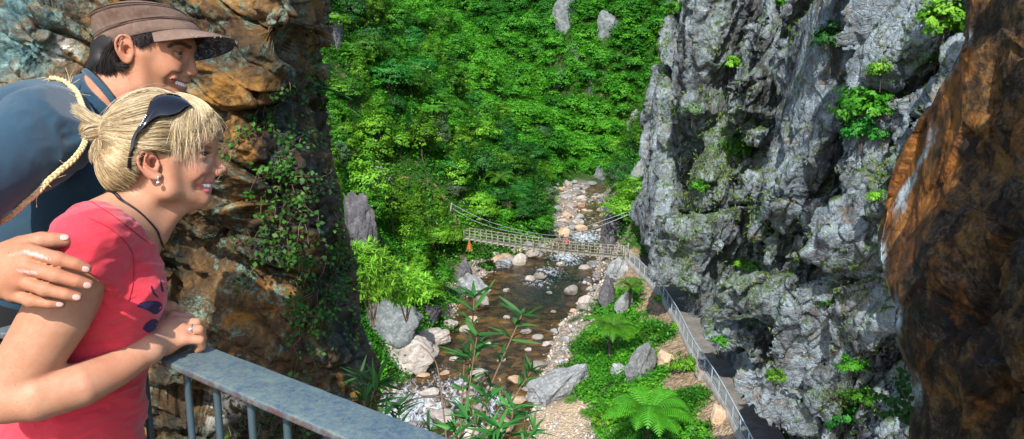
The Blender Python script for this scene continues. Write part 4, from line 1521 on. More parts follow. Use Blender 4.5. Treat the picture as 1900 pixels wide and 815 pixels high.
# ---- rock materials
def rock_mat(name, dark, mid, light, lichen, scale=1., moss=None, lichen_amt=.5, rough=.9, bump=.7, bd=.06, warm=None, ct=.165):
    n = NT(name)
    co = n.pos()
    a = n.noise(.55 * scale, 6, .62, .5, co=co)
    b = n.noise(3.1 * scale, 6, .7, .3, co=co)
    d = n.noise(16 * scale, 5, .75, co=co)
    c = n.ramp(n.math('ADD', n.math('MULTIPLY', a, .55), n.math('MULTIPLY', b, .45)), [(.5 - ct, dark), (.50, mid), (.5 + ct, light)])
    c = n.mix(n.ramp(d, [(.30, .75), (.48, 0.)]), c, tuple(x * .35 for x in dark))
    if warm is not None:
        c = n.mix(n.ramp(n.noise(.9 * scale, 5, .7, 1., co=co), [(.54, 0.), (.66, .85)]), c, warm)
    lf = n.math('MULTIPLY', n.ramp(n.noise(2.3 * scale, 6, .8, .6, co=co), [(.50, 0.), (.60, 1.)]), n.ramp(n.noise(22 * scale, 3, .7, co=co), [(.42, 0.), (.60, 1.)]))
    c = n.mix(n.math('MULTIPLY', lf, lichen_amt), c, lichen)
    if moss is not None:
        up = n.ramp(n.nz(), [(.18, 0.), (.62, 1.)])
        mm = n.math('MULTIPLY', up, n.ramp(n.noise(1.1 * scale, 5, .7, co=co), [(.40, 0.), (.56, 1.)]))
        c = n.mix(mm, c, n.ramp(b, [(.35, tuple(x * .5 for x in moss)), (.65, moss)]))
    vor = n.voro(2.4 * scale, 'DISTANCE_TO_EDGE', co=co)
    hgt = n.math('ADD', n.math('ADD', n.math('MULTIPLY', b, 1.2), n.math('MULTIPLY', d, .5)), n.math('MULTIPLY', n.ramp(vor, [(0., 0.), (.12, 1.)]), .25))
    n.bump(hgt, bump, bd)
    n._c = c
    return n, c


def block_noise(p, seed, amp, tilt):
    """faceted blocks: every Worley cell gets its own height and its own tilt"""
    f1, f2, r, c = cells(p, seed)
    d = p - c
    r = r - .5
    return amp * (r[..., 0] + tilt * ((r[..., 1]) * d[..., 0] + (r[..., 2]) * d[..., 1] + (r[..., 0] - r[..., 1]) * d[..., 2]) * 2), f2 - f1


def proj(p):
    q = np.asarray(p) - CAM
    y = q[..., 1] * CP - q[..., 2] * SP; z = q[..., 1] * SP + q[..., 2] * CP
    return 950 + FPX * q[..., 0] / y, 407.5 - FPX * z / y, y


CLIFF_PTS = {}


def make_cliff():
    # relief over the mean face as a height map in (y, z), later turned into a solid with an even mesh
    lg = np.linspace(math.log(20.5), math.log(98), 760)
    zs = np.linspace(-24, 19, 560)
    YY, ZZ = np.meshgrid(np.exp(lg), zs, indexing='ij')
    EX = np.zeros_like(YY)
    base = lambda y, z: np.interp(y, PATH[::-1, 1], PATH[::-1, 0]) * .55 + 13.6 * .45 + 1.35 + .095 * (z + 21)
    a = YY + .36 * ZZ - EX * .8
    b = ZZ - .36 * YY

    def at(px, py):
        """where the ray through this photo pixel meets the mean cliff face"""
        d = W(Q(px, py, 1.0)) - CAM
        t = 40.0
        for _ in range(40): t = base(CAM[1] + d[1] * t, CAM[2] + d[2] * t) / d[0]
        return CAM + d * t

    warp = fbm(np.stack([YY * .12, ZZ * .12, EX * .1], -1), 3, 5)
    p1 = np.stack([a / 6.5 + warp * .5, b / 15, EX * .06], -1)
    d1, e1 = block_noise(p1, 12, 4.4, 1.15)
    p2 = np.stack([a / 2.3 + warp, b / 7.5, EX * .2], -1)
    d2, e2 = block_noise(p2, 23, 1.35, 1.1)
    p3_ = np.stack([a / .85, b / 2.6 + warp, EX * .5], -1)
    d3, e3 = block_noise(p3_, 37, .42, .8)
    P3 = np.stack([YY, ZZ, EX], -1)
    fine = fbm(np.stack([a * .75, b * .26, EX], -1), 5, 61, .58) * .62 + ridged(np.stack([a * .55, b * .16, EX], -1), 4, 71) * .42
    micro = fbm(np.stack([a * 3.4, b * 2.0, EX * 2], -1), 4, 85, .6) * .15
    disp = d1 + d2 + d3 * .6 + fine * .55
    disp -= .7 * sstep(.10, .0, e2) + .34 * sstep(.08, .0, e3) + 2.2 * sstep(.10, .0, e1)
    disp = disp * (1 - .35 * sstep(70, 90, YY))
    # the long smooth slab high up
    def blob(px, py, rw, rh, sh=.36, pw=2):
        q = at(px, py)
        da = (YY + sh * ZZ) - (q[1] + sh * q[2]); dz = ZZ - q[2]
        return np.exp(-(np.abs(da / rw) ** pw + np.abs(dz / rh) ** pw)) * (EX < .3)
    s = blob(1535, 90, 4.2, 7.5, .36, 5)
    q = at(1535, 90)
    slab = .95 + ((YY + .36 * ZZ) - (q[1] + .36 * q[2])) * -.12 + fine * .22 + micro * .8
    disp = disp * (1 - s) + slab * s
    s = blob(1195, 400, 5.0, 5.5, .2, 4)
    disp = disp * (1 - s) + (.5 + d3 * .6 + fine * .35 + micro) * s
    for (px, py, rw, rh, dep) in ((1500, 668, 1.9, 1.0, 2.3), (1405, 100, 2.0, 1.5, 2.2), (1398, 205, 1.5, 2.6, 1.9), (1352, 385, 2.2, 1.4, 1.8), (1618, 120, .75, 3.8, 2.6), (1585, 300, .9, 2.2, 1.8),
                                 (1240, 520, 5, 1.0, 1.9), (1200, 500, 4, 1.0, 1.6), (1420, 610, 2.3, .7, 1.5), (1310, 620, 4, .9, 1.3), (1380, 740, 3.0, .9, 1.4), (1330, 450, 1.2, 2, 1.2), (1275, 170, 1.5, 5, 1.5), (1245, 280, 1.6, 2.2, 1.5), (1445, 480, 1.0, 2.2, 1.4), (1560, 600, .7, 1.8, 1.6), (1440, 800, 2, .8, 1.2)):
        disp -= 1.35 * dep * blob(px, py, rw, rh, .36, 4)
    for (px, py, rw, rh, dep) in ((1440, 560, 2.6, 1.3, 1.4), (1490, 585, 2.2, 1.0, 1.3), (1390, 330, 1.6, 2.0, 1.0), (1500, 400, 2.0, 3.0, .9), (1180, 420, 4, 4, .6), (1560, 740, 2.5, 1.5, 1.2), (1620, 640, 1.6, 2.5, .8), (1460, 700, 1.6, .8, .9)):
        disp += dep * blob(px, py, rw, rh, .36, 3)
    # long open cracks between the slabs
    for w_, dep, pl in ((1.12, 4.5, [(1662, -10), (1622, 120), (1592, 220), (1562, 292)]), (0.60, 2.7, [(1585, 258), (1522, 350), (1472, 440), (1452, 490)]), (0.60, 2.7, [(1366, 60), (1362, 200), (1386, 300), (1380, 372)]),
                        (0.52, 2.2, [(1606, 400), (1545, 442), (1502, 522)]), (0.75, 2.4, [(1232, 0), (1240, 120), (1254, 230), (1268, 286)]), (0.60, 2.5, [(1326, 490), (1345, 402), (1392, 350)]), (0.52, 2.8, [(1352, 556), (1420, 607), (1500, 636), (1535, 640)]),
                        (0.52, 2.1, [(1432, 780), (1456, 704), (1486, 690)]), (0.52, 2.2, [(1445, -10), (1424, 110), (1410, 250), (1402, 330)]), (0.45, 2.1, [(1560, 560), (1530, 640), (1500, 720)]), (0.45, 2.0, [(1310, 0), (1298, 130), (1285, 260), (1275, 340)]), (0.45, 2.0, [(1480, 300), (1452, 390), (1440, 420)])):
        q = [at(*v) for v in pl]
        L2 = np.stack([YY.ravel(), ZZ.ravel(), 0 * YY.ravel()], 1)
        dd = seg_dist2(L2, [np.array([a_[1], a_[2], 0.]) for a_ in q]).reshape(YY.shape)
        wv = w_ * (1 + .6 * fbm(np.stack([YY * .6, ZZ * .6, EX], -1), 2, 66))
        disp -= dep * np.exp(-(dd / wv) ** 4)
    # undercut above the walkway, so that people can pass
    hgt = ZZ - DECK
    under = sstep(4.2, 2.3, hgt)
    disp = disp * (1 - under * .8) - 1.3 * under
    disp = np.where(hgt < 2.6, np.minimum(disp, .1), disp)
    D = np.clip(disp, -5.5, 4.2 - 2.9 * sstep(62, 84, YY)).astype(np.float32)
    h = .0027
    S = object.__new__(SDF)
    S.h, S.lo = h, np.array([.10, math.log(22.), -.57])
    S.n = np.ceil((np.array([.61, math.log(97.), .135]) - S.lo) / h).astype(int)
    xi = (S.lo[0] + h * np.arange(S.n[0])).astype(np.float32)
    sy = S.lo[1] + h * np.arange(S.n[1])
    yv = np.exp(sy).astype(np.float32)
    ze = (S.lo[2] + h * np.arange(S.n[2])).astype(np.float32)
    S.f = np.empty(S.n, dtype=np.float32)
    bs = (base(yv[:, None], CAM[2] + yv[:, None] * ze[None])).astype(np.float32)
    zz = (CAM[2] + yv[:, None] * ze[None])
    zi = np.clip((zz - zs[0]) / (zs[1] - zs[0]), 0, len(zs) - 1.001)
    z0 = zi.astype(int); fz = (zi - z0).astype(np.float32)
    endw = fbm(np.stack([zz * .25, zz * 0, yv[:, None] * .05 + zz * 0], -1), 3, 8).astype(np.float32) * 1.6
    for k in range(S.n[0]):
        x = xi[k] * yv[:, None]
        off = np.clip(bs - x, -4, 5)
        yq = np.clip(yv[:, None] - np.where(off > 0, .30, -1.1) * off, 20.6, 97.9)      # the slabs run obliquely into the hill
        yi = np.clip((np.log(yq) - lg[0]) / (lg[1] - lg[0]), 0, len(lg) - 1.001)
        y0 = yi.astype(int); fy = (yi - y0).astype(np.float32)
        d = (D[y0, z0] * (1 - fy) + D[y0 + 1, z0] * fy) * (1 - fz) + (D[y0, z0 + 1] * (1 - fy) + D[y0 + 1, z0 + 1] * fy) * fz
        S.f[k] = np.maximum(bs - d - x, yv[:, None] - 92.5 - endw)
    V, Fq = S.mesh()
    yy = np.exp(V[:, 1])
    V = np.stack([V[:, 0] * yy, yy, CAM[2] + V[:, 2] * yy], 1)
    # smooth the grid steps a little, then break the surface up evenly in all directions
    fn = np.cross(V[Fq[:, 2]] - V[Fq[:, 0]], V[Fq[:, 3]] - V[Fq[:, 1]])
    vn = np.zeros_like(V)
    for k in range(4): np.add.at(vn, Fq[:, k], fn)
    vn /= np.linalg.norm(vn, axis=1)[:, None] + 1e-9
    cal = .35 + .65 * (1 - np.exp(-(((proj(V)[0] - 1530) / 95) ** 4 + ((proj(V)[1] - 90) / 110) ** 4)))
    sa, sb = V[:, 1] + .36 * V[:, 2], V[:, 2] - .36 * V[:, 1]
    ww = fbm(V * .5, 2, 90)
    b3, e3_ = block_noise(np.stack([V[:, 0] * .8 + ww * .5, sa * .8, sb * .36 + ww * .4], -1), 91, .26, 1.1)
    b4, e4_ = block_noise(np.stack([V[:, 0] * 2.2, sa * 2.2, sb * 1.1 + ww], -1), 93, .085, 1.1)
    dd = b3 + b4 - .16 * sstep(.07, 0, e3_) - .045 * sstep(.08, 0, e4_) + fbm(V * 2.0, 4, 95, .5) * .045 + fbm(V * 9, 3, 97, .6) * .018
    V = V + vn * (dd * cal)[:, None]
    print('cliff verts', len(V))
    n, c = rock_mat('cliff_rock', (.080, .086, .098), (.235, .28, .325), (.42, .49, .55), (.50, .66, .70), 1., (.07, .13, .02), .6, bump=1., bd=.16, warm=(.24, .17, .11))
    co = n.pos()
    gr = n.math('MAXIMUM', n.attr('moss'), n.ramp(n.noise(.24, 5, .65, .8, co=co), [(.54, 0.), (.62, 1.)]))
    gr = n.math('MULTIPLY', gr, n.ramp(n.noise(2.6, 5, .8, .3, co=co, st=(1, 1, .45)), [(.46, 0.), (.58, 1.)]))
    c = n.mix(gr, c, n.ramp(n.noise(6, 4, .7, co=co), [(.35, (.05, .085, .018)), (.55, (.12, .17, .035)), (.75, (.24, .22, .09))]))
    stain = n.ramp(n.math('ADD', n.noise(.30, 6, .72, .6, co=co, st=(1, 1, .30)), n.math('MULTIPLY', n.noise(1.6, 5, .7, .4, co=co, st=(1, 1, .4)), .35)), [(.66, 0.), (.80, .88)])
    c = n.mix(stain, c, (.035, .033, .036))
    m = n.set(Base_Color=c, Roughness=.9, Specular_IOR_Level=.25)
    px, py, _ = proj(V)
    nm_ = fbm(V * .35, 3, 33)
    gb = lambda x, y, rx, ry, sl=0: np.exp(-(((px - x + sl * (py - y)) / rx) ** 2 + ((py - y) / ry) ** 2))
    moss = np.clip(1.5 * np.maximum.reduce([gb(1335, 300, 45, 140, .35), gb(1272, 470, 34, 90, .2), gb(1385, 250, 20, 90, .3), gb(1700, 110, 50, 60), gb(1620, 330, 30, 60), gb(1330, 110, 30, 90), gb(1570, 520, 40, 40), gb(1450, 470, 60, 40), gb(1560, 760, 60, 50), gb(1390, 560, 40, 50) * .6]) + nm_ * 1.0 - .35, 0, 1)
    o = mesh_obj('cliff', V, Fq, m, attrs={'moss': moss})
    tag(o, 'tall grey lichen covered rock cliff rising straight from the walkway', 'cliff')
    CLIFF_PTS['bv'] = BVHTree.FromPolygons(V.tolist(), Fq.tolist())
    return o


def on_cliff(px, py):
    d = Vector(W(Q(px, py, 1.0)) - CAM).normalized()
    loc, nn, _, _ = CLIFF_PTS['bv'].ray_cast(Vector(CAM), d)
    if loc is None: return None, None
    nn = np.array(nn)
    if nn @ np.array(d) > 0: nn = -nn
    return np.array(loc), nn


def grow_sheet(rows):
    V = np.array(rows)
    return V


def near_rock(name, label, edge, side, tfun, disp, mat, pys, nu=300, back=.9, extent=0):
    """a rock face seen from close by; `edge` is its outline against the valley, round which it turns away from us"""
    e = np.array(edge, float)
    rows = []
    nw = 36
    for py in pys:
        ex = np.interp(py, e[:, 1], e[:, 0])
        u = np.concatenate([np.linspace(0, 1, nu), np.ones(nw)])
        px = extent + (ex - extent) * u
        t = tfun(px, py, ex)
        t_end = t[nu - 1]
        w = np.linspace(0, 1, nw)
        # round over the edge and run back into the hill
        px[nu:] = ex - side * (w ** 1.5) * 26
        t[nu:] = t_end + back * w
        rows.append(P(px, np.full_like(px, py), t) if False else W(np.stack([(px - 950) / FPX * t, t, -(py - 407.5) / FPX * t], -1)))
    V = np.array(rows)
    du = np.gradient(V, axis=1); dv = np.gradient(V, axis=0)
    N = np.cross(du, dv)
    N /= np.linalg.norm(N, axis=2)[..., None] + 1e-9
    vd = V - CAM
    flip = np.sign((N * vd).sum(-1).mean())
    N = -N * flip
    ks = np.linspace(-2, 2, 5)
    Ns = N.copy()
    for _ in range(12):
        Ns[1:-1] = (Ns[:-2] + Ns[1:-1] + Ns[2:]) / 3
        Ns[:, 1:-1] = (Ns[:, :-2] + Ns[:, 1:-1] + Ns[:, 2:]) / 3
    Ns /= np.linalg.norm(Ns, axis=2)[..., None] + 1e-9
    V = V + Ns * disp(V)[..., None]
    Fq = grid_faces(*V.shape[:2])
    if flip > 0: Fq = Fq[:, ::-1]
    o = mesh_obj(name, V.reshape(-1, 3), Fq, mat)
    tag(o, label, 'rock')
    return o, V, Fq


LEFT_EDGE = [(616, -60), (611, 0), (612, 45), (609, 68), (588, 92), (594, 130), (597, 170), (606, 205), (612, 240), (615, 270), (626, 300), (634, 350), (637, 400), (641, 470), (640, 520), (642, 553), (653, 604), (670, 660), (677, 715), (690, 770), (702, 830), (720, 900)]
RIGHT_EDGE = [(1812, -60), (1797, 0), (1791, 78), (1770, 120), (1742, 165), (1712, 225), (1690, 262), (1664, 318), (1644, 395), (1632, 445), (1631, 490), (1648, 535), (1662, 575), (1660, 620), (1676, 655), (1697, 705), (1700, 750), (1686, 800), (1680, 880)]


def make_near_rocks():
    # left wall, behind the two people
    def tl(px, py, ex):
        t = 2.75 - .00028 * (px - 300) + .0006 * (py - 400) * .5
        t = t + .55 * sstep(90, 0, ex - px) ** 2
        # boulder that juts out at the top right
        bx = np.exp(-(((px - 545) / 75) ** 4 + ((py - 10) / 75) ** 4))
        t = t - .22 * bx
        t = t + .16 * np.exp(-(((px - 330) / 55) ** 2 + ((py - 500) / 60) ** 2)) + .25 * np.exp(-(((px - 400) / 120) ** 2 + ((py - 790) / 70) ** 2))
        t = t - .16 * np.exp(-(((px - 40) / 90) ** 2 + ((py - 70) / 110) ** 2))
        t = t + .10 * np.exp(-(((px - 540) / 70) ** 2 + ((py - 300) / 200) ** 2))
        return t

    def dl_(V):
        q = V.copy()
        q_ = V - CAM; cy_ = q_[..., 1] * CP - q_[..., 2] * SP
        px_ = 950 + FPX * q_[..., 0] / cy_; py_ = 407.5 - FPX * (q_[..., 1] * SP + q_[..., 2] * CP) / cy_
        calm = .34 + .66 * sstep(10, 130, np.interp(py_, np.array(LEFT_EDGE)[:, 1], np.array(LEFT_EDGE)[:, 0]) - px_)
        # beds dip towards the lower left
        s = np.stack([q[..., 0] * .82 - q[..., 2] * .57, q[..., 1], q[..., 0] * .57 + q[..., 2] * .82], -1)
        d1, e1 = block_noise(np.stack([s[..., 0] * 1.1, s[..., 1] * 1.2, s[..., 2] * 3.2], -1), 3, .15, .9)
        d2, e2 = block_noise(np.stack([s[..., 0] * 4, s[..., 1] * 4, s[..., 2] * 9], -1), 4, .045, .8)
        return calm * (d1 * .62 + d2 - .05 * sstep(.06, 0, e1)) - .012 * sstep(.08, 0, e2) + fbm(q * 3, 5, 6, .6) * .08 + fbm(q * 16, 4, 9, .62) * .028 + ridged(np.stack([s[..., 0] * 5, s[..., 1] * 6, s[..., 2] * 16], -1), 2, 13) * .014
    n, c = rock_mat('brown_rock', (.012, .007, .003), (.090, .047, .015), (.26, .145, .042), (.15, .32, .27), 3.2, None, .75, rough=.7, bump=.8, bd=.020, warm=(.34, .155, .022), ct=.105)
    blue = n.attr('bluish')
    co = n.pos()
    c = n.mix(n.math('MULTIPLY', blue, n.ramp(n.noise(7, 5, .7, co=co), [(.38, 0.), (.56, 1.)])), c, n.ramp(n.noise(30, 4, .7, co=co), [(.35, (.02, .05, .06)), (.55, (.09, .17, .17)), (.75, (.30, .40, .34))]))
    c = n.mix(n.math('MULTIPLY', n.attr('painted_shade'), n.ramp(n.noise(9, 5, .7, co=co), [(.36, .96), (.62, .45)])), c, (.006, .008, .005))  # black shade among the creepers, painted into the rock colour
    wl = n.math('MULTIPLY', n.attr('chalk'), n.ramp(n.noise(20, 5, .75, co=co), [(.46, 0.), (.54, 1.)]))
    c = n.mix(wl, c, (.62, .60, .54))
    m = n.set(Base_Color=c, Roughness=.72, Specular_IOR_Level=.35)
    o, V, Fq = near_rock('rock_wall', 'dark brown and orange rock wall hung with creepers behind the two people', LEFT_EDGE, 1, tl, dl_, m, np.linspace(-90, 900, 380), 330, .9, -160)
    q = V.reshape(-1, 3) - CAM
    cy = q[:, 1] * CP - q[:, 2] * SP; cz = q[:, 1] * SP + q[:, 2] * CP
    px, py = 950 + FPX * q[:, 0] / cy, 407.5 - FPX * cz / cy
    nz_ = fbm(V.reshape(-1, 3) * 3.5, 4, 51)
    g = lambda x, y, rx, ry: np.exp(-(((px - x) / rx) ** 2 + ((py - y) / ry) ** 2))
    painted_shade = np.clip(1.65 * np.maximum.reduce([g(545, 210, 75, 90), g(560, 380, 70, 130), g(600, 500, 50, 130), g(520, 340, 60, 60), g(470, 120, 110, 50) * .8, g(330, 470, 40, 90), g(420, 790, 160, 60), g(300, 620, 40, 150), g(640, 640, 50, 90) * .8]) + nz_ * .5 - .2, 0, 1)  # where shade is painted on: behind the creepers, in hollows, below the rail
    blu = np.clip(1.3 * np.maximum.reduce([g(30, 60, 75, 110), g(640, 620, 40, 60) * .5]) + nz_ * .3, 0, 1)
    chalk = np.maximum.reduce([g(125, 95, 26, 18), g(120, 92, 12, 8) * 1.4, g(430, 742, 22, 24) * 1.6, g(390, 760, 10, 30)])
    for k, a in (('painted_shade', painted_shade), ('bluish', blu), ('chalk', np.clip(chalk, 0, 1))):
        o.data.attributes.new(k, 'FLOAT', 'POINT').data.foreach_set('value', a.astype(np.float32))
    CLIFF_PTS['left'] = BVHTree.FromPolygons([tuple(v) for v in V.reshape(-1, 3)], [tuple(f) for f in Fq.tolist()])

    # right rock: a rusty facet towards the valley, a dark broken face towards us
    RID = np.array([(1830, -60), (1800, 0), (1792, 80), (1790, 170), (1782, 250), (1768, 340), (1735, 430), (1700, 520), (1690, 600), (1700, 680), (1722, 760), (1710, 900)], float)

    def tr(px, py, ex):
        rx = np.interp(py, RID[:, 1], RID[:, 0])
        near = 2.55 - .0024 * np.maximum(px - rx, 0) - .0011 * np.maximum(px - rx - 60, 0)
        near = np.maximum(near, 1.38)
        fac = 2.55 + np.maximum(rx - px, 0) * .0050
        return np.where(px > rx, near, fac) + .14 * np.exp(-(((px - 1830) / 60) ** 2 + ((py - 560) / 90) ** 2)) + .08 * np.exp(-(((px - 1860) / 30) ** 2 + ((py - 200) / 90) ** 2))

    def dr_(V):
        q_ = V - CAM; cy_ = q_[..., 1] * CP - q_[..., 2] * SP
        px_ = 950 + FPX * q_[..., 0] / cy_; py_ = 407.5 - FPX * (q_[..., 1] * SP + q_[..., 2] * CP) / cy_
        calm = .16 + .84 * sstep(60, 150, px_ - np.interp(py_, np.array(RIGHT_EDGE)[:, 1], np.array(RIGHT_EDGE)[:, 0]))
        d1, e1 = block_noise(V * np.array([2.2, 2.2, 1.3]), 43, .11, .9)
        d2, e2 = block_noise(V * np.array([7, 7, 5]), 44, .035, .8)
        return calm * (d1 * .7 + d2 - .02 * sstep(.06, 0, e1)) + fbm(V * 4, 5, 46, .6) * .05 * calm + fbm(V * 18, 4, 49, .6) * .022 * calm
    n, c = rock_mat('rusty_rock', (.006, .004, .003), (.034, .018, .008), (.20, .10, .026), (.30, .24, .17), 4., None, .25, bump=.8, bd=.018, warm=(.24, .085, .012), ct=.085)
    co = n.pos()
    rust = n.ramp(n.noise(9, 5, .72, .4, co=co), [(.36, (.03, .012, .005)), (.5, (.22, .075, .012)), (.66, (.42, .165, .03))])
    c = n.mix(n.math('MULTIPLY', n.attr('rust'), n.ramp(n.noise(5, 5, .7, co=co), [(.34, .25), (.55, 1.)])), c, rust)
    wl = n.math('MULTIPLY', n.attr('pale'), n.ramp(n.noise(16, 5, .75, co=co), [(.42, 0.), (.52, 1.)]))
    c = n.mix(wl, c, (.46, .58, .62))
    m = n.set(Base_Color=c, Roughness=.75, Specular_IOR_Level=.35)
    o, V, Fq = near_rock('rock_face', 'dark rust streaked rock framing the view on the side of the cliff', RIGHT_EDGE, -1, tr, dr_, m, np.linspace(-90, 900, 330), 310, 1.6, 2160)
    q = V.reshape(-1, 3) - CAM
    cy = q[:, 1] * CP - q[:, 2] * SP; cz = q[:, 1] * SP + q[:, 2] * CP
    px, py = 950 + FPX * q[:, 0] / cy, 407.5 - FPX * cz / cy
    rx = np.interp(py, RID[:, 1], RID[:, 0]); ex = np.interp(py, np.array(RIGHT_EDGE)[:, 1], np.array(RIGHT_EDGE)[:, 0])
    nz_ = fbm(V.reshape(-1, 3) * 6, 4, 52)
    rust = sstep(12, -6, px - rx + nz_ * 40) * sstep(560, 430, py + nz_ * 60) * sstep(30, 110, py)
    rust = np.maximum(rust, .45 * np.exp(-(((px - 1880) / 30) ** 2 + ((py - 720) / 25) ** 2)))
    seg = np.maximum.reduce([np.exp(-((py - c_) / w_) ** 2) for c_, w_ in ((110, 40), (600, 45), (722, 28), (470, 25))])
    pale = np.maximum(sstep(12, 3, np.abs(px - ex - 4)) * .9 * seg * sstep(-.25, .1, nz_), sstep(13, 4, np.abs(px - (1700 + (330 - py) * .45) + nz_ * 26)) * sstep(235, 290, py + nz_ * 40) * sstep(430, 380, py + nz_ * 40) * .75)
    for k, a in (('rust', rust), ('pale', np.clip(pale, 0, 1))):
        o.data.attributes.new(k, 'FLOAT', 'POINT').data.foreach_set('value', a.astype(np.float32))
# ================================================================== plants
def leaf_mat(name, dark, mid, light, trans=.25, vary=.5):
    n = NT(name)
    oi = n.t.nodes.new('ShaderNodeObjectInfo')
    v = n.math('ADD', n.math('MULTIPLY', n.attr('tone'), .65), n.math('MULTIPLY', oi.outputs['Random'], .35))
    c = n.ramp(v, [(.08, dark), (.5, mid), (.92, light)])
    hs = n.t.nodes.new('ShaderNodeHueSaturation')
    n.put(hs.inputs['Hue'], n.math('ADD', n.math('MULTIPLY', oi.outputs['Random'], .045 * vary), .5 - .0225 * vary))
    n.put(hs.inputs['Value'], n.math('ADD', n.math('MULTIPLY', n.math('FRACT', n.math('MULTIPLY', oi.outputs['Random'], 7.31)), .7 * vary), 1 - .38 * vary))
    n.put(hs.inputs['Color'], c)
    c = hs.outputs[0]
    n.set(Base_Color=c, Roughness=.55, Specular_IOR_Level=.3)
    tr = n.t.nodes.new('ShaderNodeBsdfTranslucent'); n.put(tr.inputs[0], c)
    mx = n.t.nodes.new('ShaderNodeMixShader'); mx.inputs[0].default_value = trans
    n.t.links.new(n.b.outputs[0], mx.inputs[1]); n.t.links.new(tr.outputs[0], mx.inputs[2])
    n.t.links.new(mx.outputs[0], n.out.inputs[0])
    return n.m


M_leaf = leaf_mat('leaf_green', (.010, .060, .003), (.042, .205, .007), (.13, .40, .018), .32)
M_leaf_pale = leaf_mat('leaf_pale_green', (.035, .115, .006), (.12, .34, .015), (.27, .52, .04), .32)
M_leaf_dark = leaf_mat('leaf_dark_green', (.006, .05, .007), (.022, .145, .016), (.065, .28, .03), .32)
M_leaf_grey = leaf_mat('leaf_grey_green', (.03, .07, .03), (.09, .17, .07), (.20, .30, .16))
M_fern = leaf_mat('fern_green', (.02, .10, .004), (.065, .27, .010), (.15, .44, .03), .32)
M_near_leaf = leaf_mat('lance_leaf', (.006, .035, .008), (.022, .105, .016), (.07, .22, .04), .2)
M_ivy = leaf_mat('creeper_leaf', (.006, .030, .003), (.022, .095, .008), (.075, .21, .02), .15)
M_dry = leaf_mat('dry_grass', (.03, .085, .010), (.085, .18, .022), (.22, .25, .07), .2)
M_bark = flat_mat('bark', (.075, .055, .042), .9)
M_dbark = flat_mat('fern_trunk', (.022, .014, .010), .95)
M_twig = flat_mat('twig', (.16, .10, .06), .8)


def leaves(C, N, size, aspect=.55, rs=RNG, droop=0.0, nsides=4, fold=.25):
    """one leaf per row of C, facing N, as a small diamond-shaped blade"""
    n = len(C)
    N = N / (np.linalg.norm(N, axis=1)[:, None] + 1e-9)
    a = rs.normal(size=(n, 3))
    D = a - N * (a * N).sum(1)[:, None]
    D[:, 2] -= droop
    D /= np.linalg.norm(D, axis=1)[:, None] + 1e-9
    B = np.cross(N, D)
    s = np.broadcast_to(np.asarray(size, float), (n,))[:, None]
    V = np.stack([C - D * s * .5, C + B * s * aspect * .5 + N * s * fold * .12, C + D * s * .5 - N * s * fold * .3, C - B * s * aspect * .5 + N * s * fold * .12], 1)
    F = np.arange(n * 4).reshape(n, 4)
    return V.reshape(-1, 3), F


def crown(rs, nclump, per, rx, rz, cz, leaf, flat=.6, layered=False, cone=False, hollow=.35):
    """foliage as many leaf sprays scattered through an uneven volume"""
    Cs, Ns, ton = [], [], []
    for _ in range(nclump):
        d = rs.normal(size=3); d /= np.linalg.norm(d)
        if d[2] < -.35: d[2] *= -.6
        r = hollow + (1 - hollow) * rs.random() ** .5
        lump = 1 + .28 * math.sin(3 * math.atan2(d[1], d[0]) + 7 * d[2]) * rs.uniform(.3, 1)
        c = d * r * lump * np.array([rx, rx, rz])
        if cone:
            h = rs.random()
            ang = rs.uniform(0, 2 * np.pi)
            rr = rx * (1 - h) ** .8 * rs.uniform(.45, 1.05)
            c = np.array([math.cos(ang) * rr, math.sin(ang) * rr, (h * 2 - 1) * rz])
        if layered: c[2] = np.round(c[2] / (rz * .34)) * rz * .34 + rs.normal() * rz * .05
        cr = rx * rs.uniform(.11, .24)
        q = rs.normal(size=(per, 3)) * np.array([cr, cr, cr * flat]) * .62
        n_ = q * np.array([.5, .5, 1.0]) + np.array([0, 0, cr * .9]) + c * .35 + rs.normal(size=(per, 3)) * cr * .55
        Cs.append(c + q); Ns.append(n_)
        ton.append(np.clip(rs.uniform(.05, .85) + (q[:, 2] / cr) * .18 + rs.normal(size=per) * .12, 0, 1))
    C = np.vstack(Cs) + np.array([0, 0, cz])
    V, F = leaves(C, np.vstack(Ns), leaf * rs.uniform(.6, 1.35, len(C)), .62, rs)
    return V, F, np.repeat(np.concatenate(ton), 4)


def trunk_mesh(rs, h, r, spread, top):
    mb = MB()
    mid = np.array([rs.normal() * .12 * spread, rs.normal() * .12 * spread, h * .5])
    tp = np.array([rs.normal() * .2 * spread, rs.normal() * .2 * spread, h])
    mb.tube(catmull([np.array([0, 0, -.8]), np.array([0, 0, .0]), mid, tp], 7), np.linspace(r, r * .4, 7), 6)
    for k in range(6):
        a = rs.uniform(0, 2 * np.pi); s = rs.uniform(.35, .85)
        b = mid * (1 - s) + tp * s
        e = b + np.array([math.cos(a) * spread * .6, math.sin(a) * spread * .6, top * rs.uniform(.25, .7)])
        mb.tube(catmull([b, (b + e) / 2 + np.array([0, 0, .1 * top]), e], 5), np.linspace(r * .42, r * .1, 5), 4, False)
    return mb


PROTO = {}


